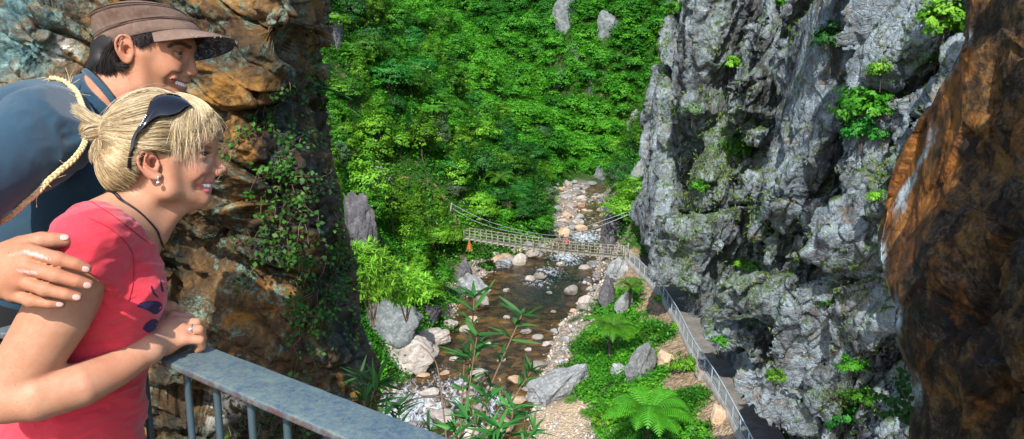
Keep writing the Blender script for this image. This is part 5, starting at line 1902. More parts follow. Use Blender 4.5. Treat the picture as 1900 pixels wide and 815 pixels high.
def make_protos():
    rs = np.random.default_rng(11)
    kinds = [('broad', 5, dict(nclump=150, per=24, rx=1.0, rz=.75, leaf=.105)), ('layer', 4, dict(nclump=140, per=24, rx=1.15, rz=.62, leaf=.10, layered=True, flat=.35)),
             ('tall', 3, dict(nclump=150, per=24, rx=.72, rz=1.25, leaf=.095)), ('cone', 2, dict(nclump=140, per=24, rx=.85, rz=1.3, leaf=.09, cone=True)), ('bush', 3, dict(nclump=55, per=30, rx=1.0, rz=.62, leaf=.15, hollow=.2))]
    for nme, cnt, kw in kinds:
        for k in range(cnt):
            cz = {'broad': 1.15, 'layer': 1.25, 'tall': 1.55, 'cone': 1.5, 'bush': .42}[nme]
            V, F, tn = crown(rs, cz=cz, **kw)
            for mn, mat in (('mid', M_leaf), ('pale', M_leaf_pale), ('dark', M_leaf_dark), ('grey', M_leaf_grey)):
                PROTO[(nme, k, mn)] = mesh_data('crown', V, F, mat, smooth=False, attrs={'tone': tn})
            PROTO[(nme, k, 'n')] = cnt
            h = cz * (1.0 if nme != 'bush' else .6)
            PROTO[(nme, k, 'trunk')] = trunk_mesh(rs, h, .05 if nme != 'bush' else .03, .8 * kw['rx'], kw['rz']).data('trunk', M_bark)
            PROTO[(nme, k, 'raw')] = (V, F, tn)


def put_tree(name, kind, k, mat, pos, s, rz, label, cat, group, sz=None, tilt=(0, 0)):
    root = empty(name, pos, label, cat, group)
    root.rotation_euler = (tilt[0], tilt[1], rz)
    root.scale = (s, s, sz or s)
    link('trunk', PROTO[(kind, k, 'trunk')], root)
    link('crown', PROTO[(kind, k, mat)], root)
    return root


def make_forest():
    rs = np.random.default_rng(5)
    pts = []
    # even scatter over the slopes
    cell = 2.6
    xs = np.arange(-105, 62, cell); ys = np.arange(60, 285, cell)
    X, Y = np.meshgrid(xs, ys)
    X = (X + rs.uniform(-.5, .5, X.shape) * cell).ravel(); Y = (Y + rs.uniform(-.5, .5, Y.shape) * cell).ravel()
    X2, Y2 = np.meshgrid(np.arange(-70, 70, 2.0), np.arange(186, 300, 1.9))
    X2 = (X2 + rs.uniform(-1, 1, X2.shape)).ravel(); Y2 = (Y2 + rs.uniform(-1, 1, Y2.shape)).ravel()
    k2 = X2 > 22 - .62 * (Y2 - 190) - 6
    X, Y = np.concatenate([X, X2[k2]]), np.concatenate([Y, Y2[k2]])
    Z = height(X, Y)
    px, py, t = proj(np.stack([X, Y, Z + 2.5], -1))
    dl, dr = xl(Y) - X, X - xr(Y)
    bar = 1.0 + 5.0 * sstep(86, 98, Y) * sstep(112, 106, Y) + 5 * sstep(118, 135, Y)
    ok = (px > 430) & (px < 1260) & (py > -90) & (py < 560) & (((dl > bar + .8)) | ((dr > 3) & (Y > 96)) | (Y > 186))
    ok &= ~((px > 1125) & (Y < 93))
    # outcrops stay bare
    bare = np.zeros(len(X), bool)
    for (a, b, ra, rb) in ((1045, 30, 20, 32), (1128, 45, 16, 22), (1040, 110, 10, 22), (1060, 160, 10, 14), (655, 365, 30, 95), (690, 330, 24, 40), (1180, 210, 22, 30), (1195, 300, 22, 40), (690, 590, 60, 60), (625, 60, 18, 50)):
        bare |= ((px - a) / ra) ** 2 + ((py - b) / rb) ** 2 < 1
    ok &= ~bare
    q = np.stack([X, Y, Z], -1)[ok]
    px, py, t = px[ok], py[ok], t[ok]
    # what can actually be seen from the lookout: walk each sight line over the terrain
    vis = np.ones(len(q), bool)
    for f in np.linspace(.25, .985, 60):
        m = CAM + (q + np.array([0, 0, 4.2]) - CAM) * f
        vis &= m[:, 2] > height(m[:, 0], m[:, 1]) - .2
    q, px, py, t = q[vis], px[vis], py[vis], t[vis]
    size = (1.35 + 1.7 * rs.random(len(q)) ** 1.6) * np.where(q[:, 1] < 85, .75, 1) * (1 - .18 * sstep(140, 210, t))
    patch = fbm(q * .05, 3, 15) + rs.normal(size=len(q)) * .22
    patch2 = fbm(q * .07, 3, 25) + rs.normal(size=len(q)) * .2
    order = np.argsort(-size / t)
    inview = px[order] > 590
    order = np.concatenate([order[inview], order[~inview]])
    rest = order[290:]
    n = 0
    for i in order[:290]:
        far = t[i] > 165
        nearleft = px[i] < 760
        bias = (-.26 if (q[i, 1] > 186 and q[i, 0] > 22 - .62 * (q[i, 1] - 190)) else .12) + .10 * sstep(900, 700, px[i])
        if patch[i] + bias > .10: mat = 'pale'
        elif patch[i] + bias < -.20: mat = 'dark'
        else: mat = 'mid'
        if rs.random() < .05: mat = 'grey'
        kind = 'layer' if patch2[i] > .06 else ('broad' if patch2[i] > -.16 else ('tall' if rs.random() < .7 else 'cone'))
        k = int(rs.integers(PROTO[(kind, 0, 'n')]))
        look = {'pale': 'light yellow green', 'dark': 'deep green', 'mid': 'bright green', 'grey': 'greyish green'}[mat]
        shape = {'layer': 'flat layered', 'broad': 'round bushy', 'tall': 'tall oval', 'cone': 'pointed'}[kind]
        where = 'high on the far end of the gorge' if far else ('on the left slope close to the brown rock wall' if nearleft else ('on the steep bank beside the bare cliff corner' if px[i] > 1095 else 'on the middle of the wooded slope'))
        s = size[i] * {'tall': 1.05, 'cone': 1.0}.get(kind, 1.0)
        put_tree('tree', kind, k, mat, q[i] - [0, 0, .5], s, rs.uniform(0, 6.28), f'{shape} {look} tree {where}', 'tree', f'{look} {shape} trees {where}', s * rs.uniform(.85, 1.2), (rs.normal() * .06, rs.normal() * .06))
    # the rest of the wood reads as one mass
    Vs, Fs, T, m0 = [], [], [], 0
    for i in rest:
        kind = ('layer', 'broad', 'tall')[int(rs.integers(3))]
        V, F, tn = PROTO[(kind, int(rs.integers(PROTO[(kind, 0, 'n')])), 'raw')]
        far_ = t[i] > 165
        keep = rs.random(len(F)) < (.28 if far_ else .32)
        Vk = V.reshape(-1, 4, 3)[keep]
        cen = Vk.mean(1, keepdims=True)
        Vk = cen + (Vk - cen) * (1.6 if far_ else 1.6)
        s = size[i] * (rs.uniform(.75, 1.5) if far_ else 1); a = rs.uniform(0, 6.28); dt = rs.normal() * .17; c, sn = math.cos(a), math.sin(a)
        Vk = Vk.reshape(-1, 3) * s
        Vk = np.stack([Vk[:, 0] * c - Vk[:, 1] * sn, Vk[:, 0] * sn + Vk[:, 1] * c, Vk[:, 2] * rs.uniform(.8, 1.1) - .5], -1) + q[i]
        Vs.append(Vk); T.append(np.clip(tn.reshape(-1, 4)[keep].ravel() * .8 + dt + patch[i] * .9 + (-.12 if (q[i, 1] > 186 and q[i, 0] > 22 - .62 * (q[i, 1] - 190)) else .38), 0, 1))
    if Vs:
        V = np.vstack(Vs)
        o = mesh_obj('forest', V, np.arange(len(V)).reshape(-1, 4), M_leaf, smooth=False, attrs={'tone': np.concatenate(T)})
        tag(o, 'dense green forest canopy filling in between the single trees', 'forest', kind='stuff')
    print('trees', len(order), 'rest', len(rest))
    # undergrowth: low leafy cover on every green slope
    N = 95000
    Yr = 1 / rs.uniform(1 / 260, 1 / 48, N); Xr = rs.uniform(-.36, .26, N) * Yr
    Zr = height(Xr, Yr)
    a, b, tt = proj(np.stack([Xr, Yr, Zr], -1))
    dl, dr = xl(Yr) - Xr, Xr - xr(Yr)
    bar = 1.0 + 5.0 * sstep(86, 98, Yr) * sstep(112, 106, Yr) + 5 * sstep(118, 135, Yr)
    nn = fbm(np.stack([Xr, Yr, Xr * 0], -1) * .3, 3, 77)
    nn2 = fbm(np.stack([Xr, Yr, Xr * 0], -1) * .5, 3, 79)
    g = ((dl > bar * .9 + nn * 2.5) | ((dr > 4.0 + nn * 4.5) & ((Yr > 93) | (Xr < xpath(Yr) - 1.4 - nn * 3)))) | (Yr > 184)
    g &= (a > 430) & (a < 1420) & (b < 860) & (nn2 > -.34)
    g &= ~((((a - 1040) / 65) ** 2 + ((b - 780) / 50) ** 2 < 1))
    c = np.stack([Xr, Yr, Zr], -1)[g]
    sc = np.clip(tt[g] / 90, .5, 1.6)
    per = 5
    C = np.repeat(c, per, 0) + rs.normal(size=(len(c) * per, 3)) * np.repeat(sc, per)[:, None] * np.array([.45, .45, .22]) + np.array([0, 0, .25]) * np.repeat(sc, per)[:, None]
    V, F = leaves(C, rs.normal(size=C.shape) * .5 + np.array([0, -.2, 1.]), np.repeat(sc, per) * rs.uniform(.22, .5, len(C)), .5, rs)
    tn = np.repeat(np.clip(np.repeat(.45 + nn[g] * .9, per) + rs.normal(size=len(C)) * .2, 0, 1), 4)
    o = mesh_obj('undergrowth', V, F, M_leaf, smooth=False, attrs={'tone': tn})
    tag(o, 'low green undergrowth and grass covering the banks', 'undergrowth', kind='stuff')


def frond(rs, L, lift, n=26, curl=1.0):
    """an arching fern frond along +X: midrib and paired, toothed leaflets"""
    u = np.linspace(0, 1, n)
    x = L * (u * .94 - .10 * u ** 3 * curl)
    z = lift * L * (u * 1.35 - 1.15 * u ** 2.1) * 1.0 - .20 * L * u ** 3 * curl
    V, F, T = [], [], []
    m = 0
    for i in range(2, n):
        w = L * .26 * math.sin(math.pi * min(1, .12 + u[i] * .93)) ** .8 * (1 - .15 * u[i])
        tx, tz = x[i] - x[i - 1], z[i] - z[i - 1]
        l = math.hypot(tx, tz); tx /= l; tz /= l
        hw = l * .62
        for sgn in (-1, 1):
            k = 4
            for j in range(k):
                a, b = j / k, (j + 1) / k
                wa, wb = hw * (1 - a) ** .6, hw * (1 - b) ** .6 * 1.0
                f = .35
                dr = -.28
                pa = np.array([x[i] + f * w * a * tx, sgn * w * a, z[i] + f * w * a * tz + dr * w * a * a])
                pb = np.array([x[i] + f * w * b * tx, sgn * w * b, z[i] + f * w * b * tz + dr * w * b * b])
                d = np.array([tx, 0, tz])
                V += [pa - d * wa, pa + d * wa * .8, pb + d * wb * .35, pb - d * wb * .6]
                F.append([m, m + 1, m + 2, m + 3]); m += 4
                T += [np.clip(.35 + .35 * a + rs.normal() * .10, 0, 1)] * 4
    return np.array(V), np.array(F), np.array(T), np.stack([x, 0 * x, z], -1)


def tree_fern(pos, s, h, label, nf=15, seed=0, dead=True):
    rs = np.random.default_rng(100 + seed)
    root = empty('tree_fern', pos, label, 'tree fern', None)
    mb = MB()
    mb.tube(catmull([np.array([0, 0, -.6]), np.array([.0, 0, 0]), np.array([.03, .02, h * .6]), np.array([.05, 0, h])], 9), np.linspace(.15, .10, 9), 9)
    for _ in range(160):
        a, z = rs.uniform(0, 6.28), rs.uniform(.1, h)
        b = np.array([math.cos(a) * .11, math.sin(a) * .11, z])
        mb.tube([b, b * [1.25, 1.25, 1] + [0, 0, .05], b * [1.5, 1.5, 1] + [0, 0, -.03]], [.014, .010, .004], 3, False)
    mb.build('trunk', M_dbark, None).parent = root
    Vs, Fs, Ts, m = [], [], [], 0
    st = MB()
    for k in range(nf):
        L = s * rs.uniform(.85, 1.1)
        V, F, T, mid = frond(rs, L, rs.uniform(.30, .62) if k % 3 else rs.uniform(.75, 1.0), curl=rs.uniform(.7, 1.4))
        a = k * 2.399 + rs.normal() * .12
        R_ = np.array([[math.cos(a), -math.sin(a), 0], [math.sin(a), math.cos(a), 0], [0, 0, 1]])
        V = V @ R_.T + np.array([.05, 0, h]); mid = mid @ R_.T + np.array([.05, 0, h])
        Vs.append(V); Fs.append(F + m); Ts.append(T); m += len(V)
        st.tube(mid[::3], np.linspace(.022, .006, len(mid[::3])), 4, False)
    o = mesh_obj('fronds', np.vstack(Vs), np.vstack(Fs), M_fern, smooth=False, attrs={'tone': np.concatenate(Ts)})
    o.parent = root
    o2 = st.build('stalks', M_twig); o2.parent = o
    return root


def lance_leaf(a, d, n, L, w, mb, bend=.25):
    """one long pointed leaf with a folded midrib"""
    d = d / np.linalg.norm(d); n = n - d * (n @ d); n /= np.linalg.norm(n) + 1e-9; b = np.cross(d, n)
    u = np.linspace(0, 1, 8)
    wd = w * np.sin(np.pi * np.clip(u * .96 + .02, 0, 1) ** .75) * (1 - .15 * u) + .0004
    mid = a + d * (u * L)[:, None] - n * (bend * L * u ** 2)[:, None]
    l_ = mid + b * wd[:, None] + n * (wd * .35)[:, None]; r_ = mid - b * wd[:, None] + n * (wd * .35)[:, None]
    V = np.stack([l_, mid, r_], 1).reshape(-1, 3)
    i = np.arange(7)[:, None] * 3
    F = np.vstack([np.hstack([i, i + 1, i + 4, i + 3]), np.hstack([i + 1, i + 2, i + 5, i + 4])])
    mb.add(V, F)


def lance_plant(base, tips, label, seed, L=.105, t=2.6, per=11):
    """thin stems rising to whorls of lance-shaped leaves; tips = (px, py, depth, size, lean)"""
    rs = np.random.default_rng(seed)
    b0 = np.asarray(base)
    root = empty('lance_leaved_shrub', b0, label, 'shrub')
    st, lf = MB(), MB()
    tone = []
    for (px, py, tt, s, lean, via) in tips:
        e = P(px, py, tt)
        mid = P(*via) if via else (b0 + e) / 2 + rs.normal(size=3) * .03
        path = catmull([b0, mid, e], 14)
        st.tube(path, np.linspace(.0050, .0022, 14) * (s ** .5), 5)
        td = path[-1] - path[-3]; td /= np.linalg.norm(td)
        n0 = sum(len(v) for v in lf.V)
        for ring, (back, cnt) in enumerate(((0, per), (1, per // 2), (2, max(3, per // 2)), (4, 4), (6, 2))):
            o = path[-1 - back]
            for k in range(cnt):
                a = rs.uniform(0, 6.28)
                x = np.cross(td, [0, 1, .2]); x /= np.linalg.norm(x); y = np.cross(td, x)
                d = x * math.cos(a) + y * math.sin(a) + td * rs.uniform(.1, .9) + np.array([lean, 0, .1])
                lance_leaf(o + rs.normal(size=3) * .003, d, np.array([0, -.35, 1.]) + rs.normal(size=3) * .35, L * s * rs.uniform(.45, 1.1), L * s * .056 * rs.uniform(.8, 1.2), lf, rs.uniform(.02, .35))
                tone += [np.clip(rs.uniform(.15, .95), 0, 1)] * 24
    st.build('stem', M_twig, root, b0)
    lf.build('leaves', M_near_leaf, root, b0, smooth=True, attrs={'tone': np.array(tone)})
    return root


def make_bench_plants():
    gp = lambda px, py, dz=0: (lambda q: np.array([q[0], q[1], height(q[0], q[1])]))(ground_hit(px, py))
    # tree ferns, roots traced to the ground
    tree_fern(ground_hit(1130, 672) - [0, 0, .1], 3.1, 3.1, 'dark trunked tree fern standing between the gravel bank and the big boulders', 16, 1)
    tree_fern(ground_hit(1200, 850) - [0, 0, .1], 3.7, 3.2, 'broad bright tree fern nearest to the lookout, beside the walkway', 17, 2)
    tree_fern(ground_hit(1168, 580) - [0, 0, .1], 2.2, 2.8, 'slender tree fern just below the end of the bridge', 13, 3)
    tree_fern(ground_hit(925, 392) - [0, 0, .2], 3.0, 5.0, 'lone dark tree fern on the far wooded bank behind the bridge', 14, 4)
    tree_fern(ground_hit(805, 262) - [0, 0, .2], 2.6, 4.6, 'tree fern rising from the middle of the left slope', 14, 5)
    # shrubs below the walkway
    rs = np.random.default_rng(8)
    for (px, py, s, mat, lab) in ((1206, 640, 1.25, 'mid', 'round bright shrub behind the tall tree fern beside the walkway'), (1272, 690, 1.15, 'pale', 'tall leafy shrub growing against the outer rail of the walkway'),
                                  (1290, 815, 1.35, 'mid', 'leafy shrub at the bottom edge below the walkway'), (1100, 640, .8, 'pale', 'low green bush on the gravel bank left of the tree fern'),
                                  (1075, 668, .7, 'mid', 'small bush above the long grey boulder'), (1120, 790, 1.0, 'pale', 'light green bush behind the sand patch'), (1225, 560, .7, 'mid', 'small bush under the upper end of the walkway'),
                                  (1150, 745, .8, 'mid', 'green bush between the two nearest tree ferns'), (905, 500, 1.2, 'mid', 'low bright green bush on the gravel bar under the bridge'), (1245, 760, .8, 'dark', 'dark bush between the nearest tree fern and the walkway'),
                                  (1180, 700, .6, 'pale', 'pale bush beside the upright grey boulder'), (1095, 720, .6, 'mid', 'little bush at the upper end of the long grey boulder'), (1255, 610, .6, 'pale', 'light bush hanging over the walkway kerb')):
        k = int(rs.integers(3))
        put_tree('shrub', 'bush', k, mat, ground_hit(px, py) - [0, 0, .15], s, rs.uniform(0, 6), lab, 'shrub', None, s * 1.2)
    # ferns in the bank
    V0, F0, T0, mid0 = frond(rs, 1.0, .55)
    Vs, Fs, Ts, m = [], [], [], 0
    for k in range(9):
        a = k * 2.4; R_ = np.array([[math.cos(a), -math.sin(a), 0], [math.sin(a), math.cos(a), 0], [0, 0, 1]])
        Vs.append(V0 * rs.uniform(.8, 1.1) @ R_.T); Fs.append(F0 + m); Ts.append(T0); m += len(V0)
    fme = mesh_data('fronds', np.vstack(Vs), np.vstack(Fs), M_fern, smooth=False, attrs={'tone': np.concatenate(Ts)})
    for (px, py, s, lab) in ((1110, 700, 1.2, 'fern at the foot of the tall dark trunked tree fern'), (1160, 640, 1.0, 'fern right of the dark trunk of the tall tree fern'), (1130, 755, 1.2, 'fern between the sand patch and the nearest tree fern'), (1180, 610, .9, 'small fern below the slender tree fern'), (1090, 770, 1.0, 'fern at the right rim of the sand patch'),
                             (1215, 720, 1.0, 'fern under the upright grey boulder'), (1250, 800, 1.1, 'fern at the bottom edge beside the leafy shrub'), (1160, 800, 1.0, 'fern in front of the trunk of the nearest tree fern'), (1215, 600, .9, 'fern near the walkway above the round shrub'), (1060, 745, .8, 'fern at the lower end of the long grey boulder'), (900, 345, 1.8, 'large fern on the wooded slope left of the upper stream'), (868, 318, 1.8, 'pale fern on the wooded slope above the bridge')):
        q = ground_hit(px, py)
        o = link('ground_fern', fme, None, q + np.array([0, 0, .1])); o.scale = (s, s, s); o.rotation_euler = (0, 0, rs.uniform(0, 6))
        tag(o, lab, 'fern')
    # the shrub with star-like leaves on the near left bank
    base = P(712, 560, 32)
    for j, (px, py, t, s, lab) in enumerate(((690, 512, 31.5, 1.9, 'pale green willow leaved shrub on the left bank beside the brown rock wall'), (752, 535, 33, 1.35, 'smaller pale green shrub leaning out over the left bank boulders'), (655, 480, 31, 1.3, 'pale green shrub right against the edge of the brown rock wall'))):
        c = P(px, py, t)
        root = empty('willow_leaved_shrub', c - np.array([0, 0, 1.1 * s]), lab, 'shrub')
        lf = MB(); st = MB(); tone = []
        for k in range(int(95 * s)):
            d = rs.normal(size=3); d /= np.linalg.norm(d); d[2] = d[2] * .8 + .05
            e = c + d * np.array([.85, .85, .6]) * s * rs.uniform(.45, 1.05)
            if k % 30 == 0: st.tube(catmull([c - np.array([0, 0, 1.1 * s]), (c + e) / 2 - [0, 0, .2], e], 6), np.linspace(.03, .008, 6), 4, False)
            for m in range(13):
                a = rs.normal(size=3) + d * .8 + [0, 0, .2]
                lance_leaf(e, a, np.array([0, -.4, 1.]), .30 * rs.uniform(.7, 1.2), .030, lf, .2)
                tone += [rs.uniform(.2, 1)] * 24
        st.build('stem', M_twig, root, c - np.array([0, 0, 1.1 * s]))
        lf.build('leaves', M_leaf_pale, root, c - np.array([0, 0, 1.1 * s]), attrs={'tone': np.array(tone)})


def ground_hit(px, py):
    d = W(Q(px, py, 1.0)) - CAM
    ts = np.linspace(25, 320, 3000)
    p = CAM + d * ts[:, None]
    below = p[:, 2] < height(p[:, 0], p[:, 1])
    i = int(np.argmax(below)) if below.any() else len(ts) - 1
    return p[i]


def make_cliff_plants():
    rs = np.random.default_rng(21)
    lst = [(1548, 78, 34, 'dark', 'dark round bush alone on the smooth slab high on the cliff'), (1636, 132, 22, 'pale', 'small bright bush in the dark crack of the cliff'), (1612, 205, 46, 'mid', 'large green bush in the middle of the cliff below the dark crack'),
           (1600, 250, 32, 'dark', 'dark bush hanging right under the large green bush'), (1362, 285, 28, 'mid', 'upright green bush on the ledge left of the cliff hollows'), (1352, 120, 20, 'pale', 'small pale bush beside the upper hollow of the cliff'),
           (1750, 48, 48, 'pale', 'bright yellow green bush at the top against the rusty rock'), (1735, 110, 26, 'mid', 'green bush below the yellow green one near the rusty rock'), (1450, 8, 24, 'mid', 'bush at the top rim of the cliff above the hollow'),
           (1248, 25, 22, 'mid', 'green bush on the top corner of the cliff'), (1372, 492, 16, 'pale', 'small fern like bush on the lower cliff above the walkway'), (1400, 500, 14, 'mid', 'tiny bush next to a reddish stain on the lower cliff'),
           (1630, 370, 16, 'pale', 'bright sprig at the edge of the rusty rock'), (1537, 565, 20, 'mid', 'bush on the pale lower slab of the cliff'), (1580, 680, 22, 'mid', 'bush low on the cliff beside the deep hollow'), (1570, 770, 36, 'dark', 'olive bush near the bottom of the cliff'),
           (1600, 750, 26, 'mid', 'green bush near the bottom of the cliff beside the olive one'), (1440, 700, 16, 'pale', 'pale bush under the deep hollow of the cliff'), (1335, 635, 14, 'mid', 'small bush low on the cliff over the walkway'), (1300, 350, 18, 'mid', 'green tuft bush left of the upright bush'),
           (1285, 205, 18, 'grey', 'greyish bush on the left edge of the cliff'), (1640, 255, 16, 'dark', 'dark bush right of the large cliff bush')]
    for (px, py, r, mat, lab) in lst:
        loc, nn = on_cliff(px, py)
        if loc is None: continue
        t = proj(loc)[2]
        s = r * t / FPX * 1.25
        put_tree('cliff_bush', 'bush', int(rs.integers(3)), mat, loc + nn * s * .15 - np.array([0, 0, s * .4]), s, rs.uniform(0, 6), lab, 'bush', None, s * 1.15)
    # grass and moss tufts on ledges
    C, T, S_ = [], [], []
    zones = [(1300, 330, 60, 140, 260), (1275, 450, 45, 90, 150), (1390, 380, 40, 120, 120), (1340, 250, 30, 90, 90), (1690, 90, 60, 60, 70), (1560, 500, 90, 50, 80), (1640, 330, 30, 50, 50), (1440, 470, 90, 60, 80), (1450, 60, 60, 50, 50), (1230, 130, 14, 120, 60), (1560, 740, 70, 50, 110), (1400, 560, 80, 60, 60), (1330, 120, 60, 100, 70), (1250, 560, 20, 40, 40), (1490, 320, 60, 90, 50), (1590, 620, 50, 60, 60)]
    for (cx, cy, rx, ry, n) in zones:
        for _ in range(n):
            loc, nn = on_cliff(cx + rs.normal() * rx * .6, cy + rs.normal() * ry * .6)
            if loc is None or nn[2] < -.25: continue
            t = proj(loc)[2]
            k = 9
            c = loc + nn * .05 + rs.normal(size=(k, 3)) * .11 * t / 40
            C.append(c); T.append(np.clip(rs.uniform(.1, .9) + rs.normal(size=k) * .15, 0, 1)); S_.append(np.full(k, t / 40))
    C = np.vstack(C); S_ = np.concatenate(S_)
    V, F = leaves(C, rs.normal(size=C.shape) + np.array([-.4, -.8, .1]), S_ * rs.uniform(.10, .26, len(C)), .24, rs, droop=-.7)
    o = mesh_obj('grass', V, F, M_dry, smooth=False, attrs={'tone': np.repeat(np.concatenate(T), 4)})
    tag(o, 'dry and green grass tufts growing on the cliff ledges', 'grass', kind='stuff')


def make_creepers():
    rs = np.random.default_rng(33)
    bv = CLIFF_PTS['left']

    def hit(px, py):
        d = Vector(W(Q(px, py, 1.0)) - CAM).normalized()
        loc, nn, _, _ = bv.ray_cast(Vector(CAM), d)
        if loc is None: return None, None
        nn = np.array(nn)
        return np.array(loc), nn if nn @ np.array(d) < 0 else -nn
    plants = [([(590, 95, 0), (560, 130, 3.8), (520, 190, 2.0), (455, 225, 2.0)], 20, 'upper creeper spreading from the boulder across the brown rock wall'),
              ([(600, 250, 0), (560, 260, 1), (520, 300, 1), (480, 345, 1)], 22, 'creeper over the darkest hollow of the brown rock wall'),
              ([(610, 330, 0), (570, 370, 1), (525, 400, 1), (490, 440, 1)], 20, 'creeper with rows of small leaves level with the chin of the woman'),
              ([(625, 420, 0), (590, 460, 1), (545, 480, 1), (500, 515, 1)], 22, 'lower creeper hanging beside the edge of the rock wall'),
              ([(640, 500, 0), (610, 540, 1), (560, 560, 1), (548, 620, 1)], 16, 'bright creeper tail dangling at the lower end of the growth'),
              ([(625, 350, 0), (630, 420, 1), (636, 470, 1), (640, 540, 1)], 16, 'creeper running down the outer edge of the rock wall'),
              ([(430, 800, 0), (470, 780, 1), (560, 770, 1), (620, 800, 1)], 15, 'creeper in the shade under the handrail')]
    for wp, nb, lab in plants:
        nb = int(nb * .72)
        base, nb0 = hit(*wp[0][:2])
        if base is None: continue
        root = empty('creeper', base, lab, 'creeper')
        st, lf, tone = MB(), MB(), []
        w = catmull([(a[0], a[1], 0) for a in wp], 60)[:, :2]
        for k in range(nb):
            i0 = int(rs.integers(0, 50))
            m = int(rs.integers(10, 26))
            ang = rs.uniform(0, 6.28)
            p2 = w[i0] + rs.normal(size=2) * 14
            vel = np.array([rs.normal() * .8 - .2, 1.0 + rs.normal() * .5]) * 4.2
            path = []
            for q in range(m):
                loc, nn = hit(*p2)
                if loc is not None: path.append((loc + nn * rs.uniform(.010, .035), nn))
                vel = vel * .96 + rs.normal(size=2) * 1.1 + np.array([0, .25])
                p2 = p2 + vel
            if len(path) < 4: continue
            P_ = np.array([a for a, _ in path]); Nn = np.array([b for _, b in path])
            keep = np.concatenate([[True], np.linalg.norm(np.diff(P_, axis=0), axis=1) < .12])
            P_, Nn = P_[keep], Nn[keep]
            if len(P_) < 4: continue
            st.tube(P_, .0013, 3, False)
            tb = rs.uniform(.1, .8)
            for q in range(1, len(P_)):
                td = P_[q] - P_[q - 1]; l = np.linalg.norm(td) + 1e-9; td = td / l
                for sg in (-1, 1):
                    if rs.random() < .12: continue
                    sd = np.cross(td, Nn[q]) * sg + td * .3 + Nn[q] * rs.uniform(.1, .6)
                    c = P_[q] + sd * .006
                    L = rs.uniform(.010, .019)
                    V, F = leaves((c + sd / np.linalg.norm(sd) * L * .5)[None], (Nn[q] + rs.normal(size=3) * .45 + [0, 0, .5])[None], L * 1.2, .78, rs)
                    lf.add(V, F); tone += [np.clip(tb + rs.normal() * .2, 0, 1)] * 4
        if lf.n == 0: continue
        st.build('stem', M_twig, root, base)
        lf.build('leaves', M_ivy, root, base, smooth=False, attrs={'tone': np.array(tone)})


def make_near_shrubs():
    b = P(845, 900, 2.9)
    lance_plant(b, [(880, 552, 3.0, 1.15, -.1, (868, 720, 2.95)), (968, 585, 3.05, 1.15, .1, (905, 730, 2.98)), (885, 625, 2.9, 1.0, .0, (865, 760, 2.9)), (862, 660, 2.95, .9, -.2, (856, 770, 2.9)), (985, 690, 3.0, .8, .2, (920, 790, 2.95))],
                'tall lance leaved shrub with long thin stems standing out over the river', 3, .115, per=9)
    b = P(700, 860, 2.5)
    lance_plant(b, [(700, 712, 2.6, 1.1, .0, None), (672, 742, 2.5, 1.0, -.3, None), (738, 755, 2.5, .9, .2, None), (668, 700, 2.7, .8, .1, None), (715, 770, 2.4, .9, -.2, None), (795, 800, 2.4, .7, .2, None)], 'dense lance leaved shrub growing just behind the handrail', 4, .10, per=9)
    b = P(930, 900, 2.4)
    lance_plant(b, [(905, 735, 2.5, 1.1, -.1, None), (952, 760, 2.45, 1.0, .2, None), (870, 775, 2.4, .95, -.3, None), (925, 795, 2.35, 1.0, .0, None), (990, 800, 2.4, .8, .3, None), (845, 800, 2.4, .8, -.2, None)], 'low lance leaved shrub at the bottom edge in front of the river', 5, .105, per=9)
    # bare looping twigs
    for pts, lab in (([(700, 830, 2.6), (760, 745, 2.7), (850, 735, 2.8), (905, 700, 2.9)], 'thin bare brown twig looping over the river beside the handrail shrub'), ([(835, 880, 2.8), (815, 700, 2.9), (800, 660, 3.0), (780, 640, 3.0)], 'long bare brown twig arching left above the water')):
        m = MB().tube(catmull([P(*v) for v in pts], 24), np.linspace(.0034, .0014, 24), 5)
        tag(m.build('twig', M_twig, None, P(*pts[0])), lab, 'twig')
    # broad leaved sprig in front of the cliff foot, and a few blades at the rock edge
    b = P(1705, 870, 3.2)
    root = empty('leafy_sprig', b, 'thin twig with small round leaves in front of the cliff foot beside the dark rock', 'sprig')
    rs = np.random.default_rng(9)
    st, lf, tone = MB(), MB(), []
    for tip in ((1612, 728), (1650, 742), (1668, 705), (1676, 690), (1640, 770), (1690, 775)):
        path = catmull([b, P(1700, 800, 3.2), P((tip[0] + 1690) / 2, (tip[1] + 790) / 2 - 8, 3.2), P(*tip, 3.2)], 14)
        st.tube(path, np.linspace(.004, .0012, 14), 4, False)
        for q in range(6, 14):
            for sg in (-1, 1):
                c = path[q] + np.array([sg * .012, 0, .014 * rs.uniform(-.5, 1)])
                V, F = leaves(c[None], (np.array([rs.normal() * .5, -1., .5]))[None], rs.uniform(.026, .040), .72, rs)
                lf.add(V, F); tone += [rs.uniform(.2, .9)] * 4
    st.build('stem', M_twig, root, b); lf.build('leaves', M_near_leaf, root, b, smooth=False, attrs={'tone': np.array(tone)})
    b = P(560, 182, 3.0)
    root = empty('long_leaved_plant', b, 'plant with long arching blades at the outer edge of the rock wall', 'plant')
    st, lf, tone = MB(), MB(), []
    for (e, w_) in (((640, 190), .009), ((660, 150), .003), ((655, 215), .003), ((635, 175), .005)):
        a, e3 = P(585, 165, 3.1), P(*e, 3.0)
        lance_leaf(a, e3 - a + np.array([0, 0, .05]), np.array([0, -.5, 1.]), np.linalg.norm(e3 - a) * 1.1, w_, lf, .22); tone += [rs.uniform(.4, .9)] * 24
    lf.build('leaves', M_near_leaf, root, b, attrs={'tone': np.array(tone)})
